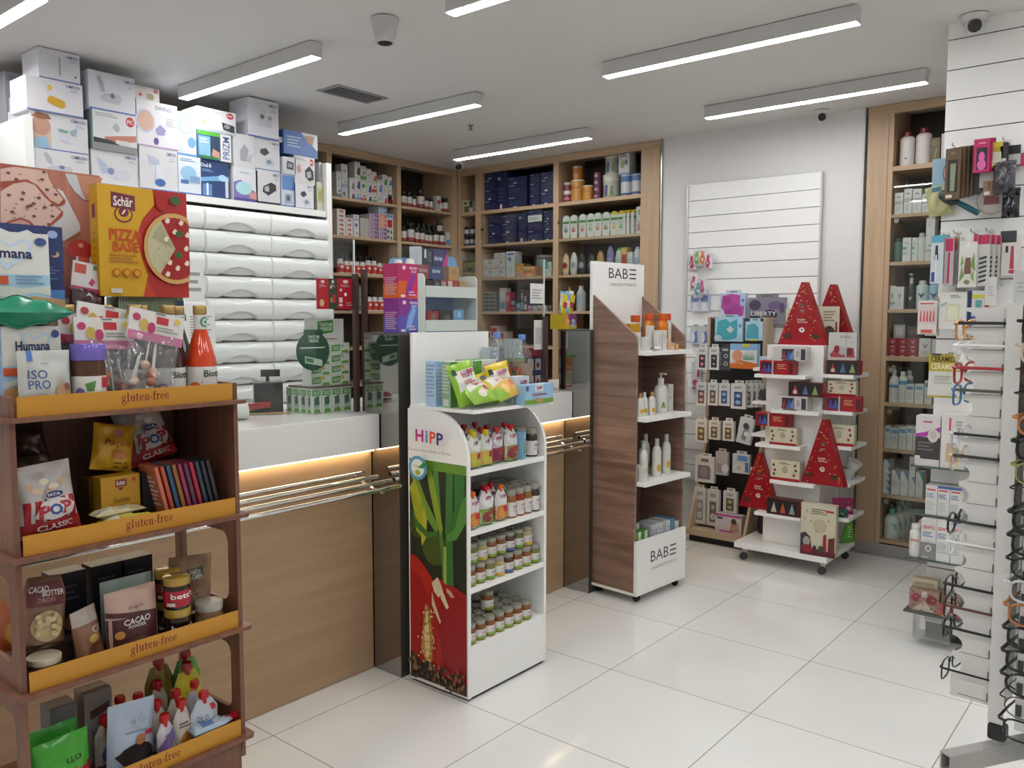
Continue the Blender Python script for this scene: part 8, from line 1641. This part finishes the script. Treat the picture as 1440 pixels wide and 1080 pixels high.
g = G(); g.lathe([(.012, -.10), (.013, -.04), (.010, .0)], M('1f5060', .3), 12); part('handle', g, t)
g = G(); g.lathe([(.010, .0005), (.024, .02), (.028, .05), (.022, .085), (.008, .095)], M('23343c', .4), 14, sy=.5); part('brush_head', g, t)
for i in range(3): pack('sponge_pack', .062, .145, .022, 'b01c5a', [('r', .18, .08, .86, .74, '2a1820'), ('c', .52, .22, .28, .16, 'd05aa4'), ('c', .52, .46, .2, .15, 'd05aa4'), ('l', .3, .84, .8, .9, 1, 'd9b0c4')], 'pink makeup sponge pack, %s on its hook' % ('front', 'second', 'last')[i], -.776 + .006 * i, 2.195 + .004 * i, 4.215 + .024 * i, 0, 'pink sponge packs')
pack('file_pack', .05, .11, .02, 'b0a02c', [('r', .1, .1, .9, .6, 'c9c9b8'), ('r', 0, .8, 1, 1, 'c2b43a')], 'yellow and white nail pack beside the pink sponges', -.725, 2.215, 4.25); pack('file_pack', .03, .115, .02, '1f1f22', [('r', .2, .2, .8, .4, 'c9c9c8')], 'black narrow pack beside the yellow nail pack', -.695, 2.205, 4.25); pack('file_pack', .05, .10, .02, '9a6a4a', [('r', .2, .1, .8, .7, 'b5a08a')], 'tan pack just behind the pink sponges', -.745, 2.225, 4.29)
pack('file_pack', .06, .085, .02, 'b9bab9', [('r', 0, .55, 1, 1, '1c1c1f')], 'white and black card on the slat column', -.668, 2.225, 4.29); pack('file_pack', .03, .05, .02, 'b52a5a', [], 'crimson card at the edge of the slat column', -.635, 2.22, 4.30)
pack('file_pack', .08, .065, .02, 'b9b8b4', [], 'plain white card under the pink sponges', -.75, 2.135, 4.27); pack('wood_pack', .045, .065, .02, '8a6a4a', [('r', .1, .06, .6, .3, 'c9c6c0'), ('r', .45, .4, .55, 1, '5c4630')], 'small brown cardboard pack under the white card', -.75, 2.095, 4.26); pack('file_pack', .05, .10, .02, '26262a', [], 'black pack under the pink sponges', -.80, 2.11, 4.29)
g = G(); g.lathe([(.058, 0), (.06, .004), (.06, .016), (.056, .02)], M('a09894', .3), 22); g.box(-.03, .03, -.015, .015, .0201, .024, M('6b2c30')); o = part('round_palette', g, None, (-.74, 4.29, 2.075)); o.rotation_euler = (R90, 0, 0); tag(o, 'round clear palette with dark red pads on the slat column', 'palette')
for i, (x, z, w, h, c, lab) in enumerate(((-.69, 2.10, .09, .14, '4a4a50', 'dark film wrapped bag at the right of the slat column'), (-.66, 1.99, .07, .13, '1f1f24', 'black bag hanging under the dark film bag'))): pouch('film_bag', w, .045, h, c, [('p', [(.2, .3), (.5, .6), (.4, .7)], '8a8a90'), ('p', [(.6, .2), (.8, .5), (.7, .6)], '7a7a82')], crink=.007, seed=310 + i, rough=.12).put(lab, x, 4.24, z)
# toothbrushes
for i in range(3): pack('toothbrush_pack', .052, .215, .024, 'b9c2c8', [('r', .0, .86, 1, 1, '4f9ab0'), ('p', [(.3, .5), (.6, .5), (.55, .8), (.35, .8)], '26282c'), ('r', .1, .04, .4, .24, '2c3f8a'), ('r', .36, .05, .5, .6, 'cfd2d2')], 'white and blue toothbrush pack, %s on its hook' % ('front', 'second', 'last')[i], -.935 + .004 * i, 1.71 + .004 * i, 4.20 + .028 * i, 0, 'white and blue toothbrush packs')
for i, (c, a, w) in enumerate((('a9a0a4', 'b01c50', 'pink'), ('a09a94', 'b0402c', 'red topped'), ('8a9078', '5c6a3c', 'olive topped'))): pack('toothbrush_pack', .038, .215, .02, c, [('r', .1, .72, .9, .98, a), ('p', [(.35, .05), (.6, .05), (.6, .7), (.4, .7)], a)], '%s toothbrush pack hanging beside the white and blue ones' % w, -.888 + .012 * i, 1.70 + .005 * i, 4.21 + .026 * i, 0, 'coloured toothbrush packs')
LF = [('c', .52, .80, .12, .05, 'd0d0cb'), ('p', [(.3, .22), (.72, .22), (.66, .56), (.38, .56)], '6b4a3c'), ('p', [(.05, .1), (.3, .2), (.2, .42)], '6f8a4a'), ('p', [(.95, .3), (.65, .4), (.85, .66)], '6f8a4a'), ('p', [(.1, .4), (.3, .45), (.2, .62)], '7f9a5a'), ('p', [(.9, .1), (.7, .18), (.85, .34)], '7f9a5a'), ('r', .34, .2, .7, .25, 'c9c6be'), ('c', .5, .1, .16, .04, '7a6a52'), ('r', .8, .86, 1, 1, 'a8244a'), ('l', .08, .88, .4, .95, 2, '8a8a88')]
pack('toothbrush_card', .072, .235, .02, 'c6c6c0', LF, 'cream toothbrush card with green leaves on the slat column', -.81, 1.69, 4.20)
for i in range(3): pack('toothbrush_card', .05, .225, .02, 'b9b9b4', [('r', 0, .82, 1, 1, 'a8244a')] + [('p', [(.2, .06 + .09 * q), (.8, .10 + .09 * q), (.8, .14 + .09 * q), (.2, .10 + .09 * q)], '26262a') for q in range(6)], 'black and white striped toothbrush card, %s' % ('front', 'middle', 'last')[i], -.752 + .016 * i, 1.695 - .0 * i, 4.215 + .03 * i, 0, 'striped toothbrush cards')
pack('box', .07, .145, .03, 'c2bdb8', [('p', [(.45, .2), (.7, .2), (.65, .9), (.5, .9)], 'a0384a'), ('r', .2, .7, .35, .9, '26282c'), ('c', .6, .12, .2, .06, 'a8304a')], 'white box with a red figure hanging behind the spectacles', -.655, 1.74, 4.28)
pack('file_pack', .06, .05, .02, '2a2a2e', [], 'black card above the white box with a red figure', -.67, 1.888, 4.29)
# dental packs
pack('brush_pack', .08, .155, .012, 'c9c2c0', [('r', .04, .3, .96, .84, 'c2b4b2')] + [('p', [(.12 + .17 * q, .38), (.2 + .17 * q, .38), (.19 + .17 * q, .66), (.15 + .17 * q, .72)], 'c01c2c') for q in range(5)] + [('l', .12, .88, .9, .95, 1, 'b02a34'), ('r', .2, .04, .8, .14, 'c2504a')], 'white pack of small red dental brushes on the slat column', -.968, 1.478, 4.20)
pack('brush_pack', .06, .15, .012, 'c9c4c0', [('r', .1, .1, .9, .3, 'c2602c')], 'orange and white dental brush pack behind the red one', -.955, 1.47, 4.24)
pack('floss_pack', .112, .168, .03, 'c6c6c1', [('r', .25, .22, .75, .68, 'bdbca4'), ('r', .32, .26, .68, .62, 'cbcab4'), ('l', .4, .84, .8, .94, 2, '7a7c7a'), ('p', [(.05, .6), (.3, .7), (.25, .74), (.05, .66)], '7fa0b0')], 'large white pack with a clear window of floss picks', -.865, 1.502, 4.22)
for i in range(2): pack('floss_pack', .112, .168, .02, 'c6c6c1', [], 'white floss pack behind the large one, ' + ('nearer', 'farther')[i], -.86 + .006 * i, 1.502, 4.262 + .026 * i, 0, 'white floss packs behind')
pack('card_pack', .032, .185, .02, '2c3f7a', [], 'dark blue narrow pack beside the white floss pack', -.798, 1.49, 4.24); pack('card_pack', .05, .212, .02, 'b9c0bd', [('r', 0, .84, 1, .92, 'b9b43a'), ('r', .3, .6, .8, .8, '4f8a86'), ('r', 0, 0, .34, .46, '2c4a8a'), ('t', 'APROX', .06, .06, .28, .42, 'c9d2e0'), ('p', [(.5, .04), (.8, .06), (.7, .24)], '3f6ab0')], 'white and yellow dental card beside the dark blue pack', -.765, 1.463, 4.22); pack('card_pack', .02, .15, .016, 'c2562c', [], 'orange narrow pack beside the yellow dental card', -.735, 1.47, 4.23)
pack('card_pack', .045, .125, .016, 'c2c2bf', [('l', .2, .3, .8, .7, 4, 'a5a5a3')], 'plain white box above the spectacles rack corner', -.72, 1.61, 4.22, .4)
# face mask, shelves
pouch('mask_packet', .14, .008, .205, 'c6c6bf', [('r', .0, .60, 1, 1, 'a8962c'), ('t', 'CERAMIDA', .08, .81, .92, .94, '1f1f1f', .02), ('t', 'CERAMIDE', .08, .64, .92, .78, 'd9d3b0', .02), ('l', .2, .3, .8, .52, 3, 'a9a9a4'), ('r', .0, 0, 1, .04, 'a8962c'), ('c', .84, .06, .06, .04, '2f2c18'), ('r', .1, .96, .4, 1, '2a2a24')], crink=.0008, seed=320).put('white and yellow face mask packet on the slat column', -.90, 4.26, 1.183)
def glass_shelf(z, lab, d=.15):
    g = G(); g.box(-.15, .14, -d, 0, -.008, 0, M('4a5652', .1)); o = part('column_shelf', g, None, (-.87, 4.3335, z)); tag(o, lab, 'shelf', 'dark glass shelves on the column')
glass_shelf(.86, 'dark edged shelf under the two breast pump boxes', .12); glass_shelf(.628, 'hidden shelf under the row of white foot cream cartons', .10); glass_shelf(.425, 'dark glass shelf holding foot care cartons on the slat column'); glass_shelf(.165, 'lowest dark glass shelf with patterned packs on the slat column')
carton('breast_pump_box', .105, .09, .235, 'c6c2c3', [('p', [(0, .64), (.4, .68), (1, .80), (1, .7), (.5, .6), (0, .56)], 'a0389a'), ('r', 0, .14, 1, .58, '3a3639'), ('c', .72, .62, .22, .14, 'c2bdb8'), ('c', .72, .64, .14, .08, 'b0aaa4'), ('l', .3, .86, .7, .92, 1, 'b03a4a'), ('l', .1, .3, .8, .5, 3, '6f6a6c'), ('r', 0, .14, .22, .2, 'cfccca')]).put('white and black breast pump box on the upper column shelf', -.952, 4.27, .8605)
carton('breast_pump_box', .10, .09, .25, 'c9c7c3', [('r', .32, .70, .40, .94, 'b03a44'), ('p', [(.2, .12), (.24, .46), (.5, .48), (.56, .2), (.45, .1)], 'b8a08a'), ('p', [(.5, .1), (.7, .12), (.72, .36), (.56, .38), (.58, .2)], '231f1f'), ('l', .6, .55, .9, .9, 6, '9a9a98'), ('c', .56, .12, .08, .04, 'a83a34')]).put('white box with a beige device on the upper column shelf', -.845, 4.27, .8605)
GW = [('l', .1, .80, .9, .9, 1, 'b52a34'), ('l', .1, .58, .8, .74, 3, '4a70a8'), ('l', .1, .15, .8, .45, 5, 'a9adb0')]
for i, w in enumerate(('first', 'second', 'third')): carton('foot_cream_carton', .05, .06, .14, 'c9c9c6', [('r', 0, .92, 1, 1, '3f5f9c')] * (i > 0) + GW, 'box').put('white foot cream carton in the upper row, %s' % w, -.93 + .052 * i, 4.275, .6285, 0, 'white foot cream cartons')
FTs = [('t', 'GEHWOL', .1, .76, .9, .85, 'b52a34', .02), ('l', .1, .56, .8, .70, 3, '4a70a8'), ('l', .1, .2, .8, .48, 5, 'a9adb0')]
bottle('foot_spray', [(.027, 0), (.028, .006), (.028, .115), (.02, .128)], 'c9c9c6', [(.02, .128), (.021, .13), (.021, .15), (.018, .154)], 'c2c2be', (.0284, .02, .10, 'c9c9c6'), [('t', 'GEHWOL', .25, .66, .75, .82, 'b52a34', .02), ('l', .3, .4, .7, .55, 2, '4a70a8')]).put('white foot spray can at the end of the dark glass shelf', -.985, 4.225, .4255)
carton('foot_cream_carton', .066, .055, .19, 'c6c6c3', FTs + [('r', 0, 0, 1, .42, '7a7a78'), ('c', .5, .28, .2, .08, 'c9c9c6'), ('c', .5, .28, .12, .05, '7a7a78'), ('r', .1, .04, .5, .08, 'a9a9a6')]).put('white and grey foot cream carton on the dark glass shelf', -.923, 4.22, .4255)
carton('foot_cream_carton', .06, .055, .19, 'cbcbc8', FTs).put('white foot cream carton with blue print on the dark glass shelf', -.862, 4.22, .4255); carton('foot_cream_carton', .05, .055, .195, 'cbcbc8', [('r', 0, .92, 1, 1, '3f6aa8')] + FTs).put('white foot cream carton with a blue top edge on the dark glass shelf', -.804, 4.22, .4255)
bottle('foot_cream_bottle', [(.026, 0), (.028, .006), (.028, .15), (.018, .165)], 'c6c6c2', [(.012, .165), (.012, .19)], '3f9a4a', None, ()).put('white bottle with a green cap behind the foot spray', -.965, 4.29, .4255)
MS = lambda s: [('c', .22, .62, .16, .2, '8a3a44'), ('c', .75, .6, .18, .22, '7a3038'), ('p', [(.1, .05), (.5, .5), (.9, .05)], 'b5aa9a'), ('r', .42, .7, .6, .95, 'b9b4b0')] + [('c', (q * 37 % 100) / 100, (q * 53 % 90 + 5) / 100, .03, .03, ('55403a', 'a88a7a', '3a2c2a', 'b07a7a')[q % 4]) for q in range(26)]
carton('sock_pack', .13, .09, .105, '8f7468', MS(1), 'pack').put('patterned brown and red pack on the lowest glass shelf', -.935, 4.25, .1655); carton('sock_pack', .09, .07, .06, 'a8504f', MS(2), 'pack').put('small red patterned pack on the lowest glass shelf', -.825, 4.23, .1655)
carton('sock_pack', .11, .05, .04, 'b5ac92', [('r', .1, .2, .9, .6, '9a9078')], 'pack').put('beige flat pack on top of the patterned brown pack', -.945, 4.28, .271); carton('sock_pack', .09, .06, .05, '6b5f58', MS(3), 'pack').put('dark patterned pack on top of the small red one', -.82, 4.25, .226)
t = thing('acrylic_holder', 'clear acrylic tray under the lowest glass shelf of the column', 'tray', (-.90, 4.3335, .035))
g = G(); g.box(-.08, .08, -.13, -.126, 0, .105, ACRYL); part('front', g, t)
g = G(); g.box(-.08, -.076, -.1255, -.001, 0, .105, ACRYL); part('side', g, t)
g = G(); g.box(.076, .08, -.1255, -.001, 0, .105, ACRYL); part('side', g, t)
g = G(); g.box(-.0755, .0755, -.1255, -.001, 0, .003, ACRYL); part('base', g, t)
# things crowded on top of the spectacles rack
x, y, z = sploc(.06, .06, .7065)
t = thing('spectacles_bag', 'black spectacles in a clear bag on top of the rack', 'bag', (x, y, z + .06), SPR)
o = part('clear_wrap', G().box(-.02, .10, -.03, .03, 0, .004, FILM), t); o.rotation_euler = (0, -.5, 0)
g = G(); g.tube([(-.06, 0, -.02), (0, 0, .02), (.06, 0, .05), (.12, .01, .06)], [.002, .004, .003, .003], BLACK, 8); part('temple', g, t)
g = G(); g.box(-.02, .0, -.02, .02, -.0595, .0, ACRYL); part('holder', g, t)
spectacles(TIN, .0012, 1).put('thin metal spectacles lying folded on top of the rack', *(lambda q: (q[0], q[1], q[2] + .021))(sploc(.085, .03, .7065)), SPR)
carton('price_card', .022, .003, .05, 'c2c2c0', [('l', .2, .3, .8, .7, 3, 'a9a9a8')]).put('white folded card standing on the corner of the spectacles rack', *sploc(.012, .02, .7065), SPR + .9)
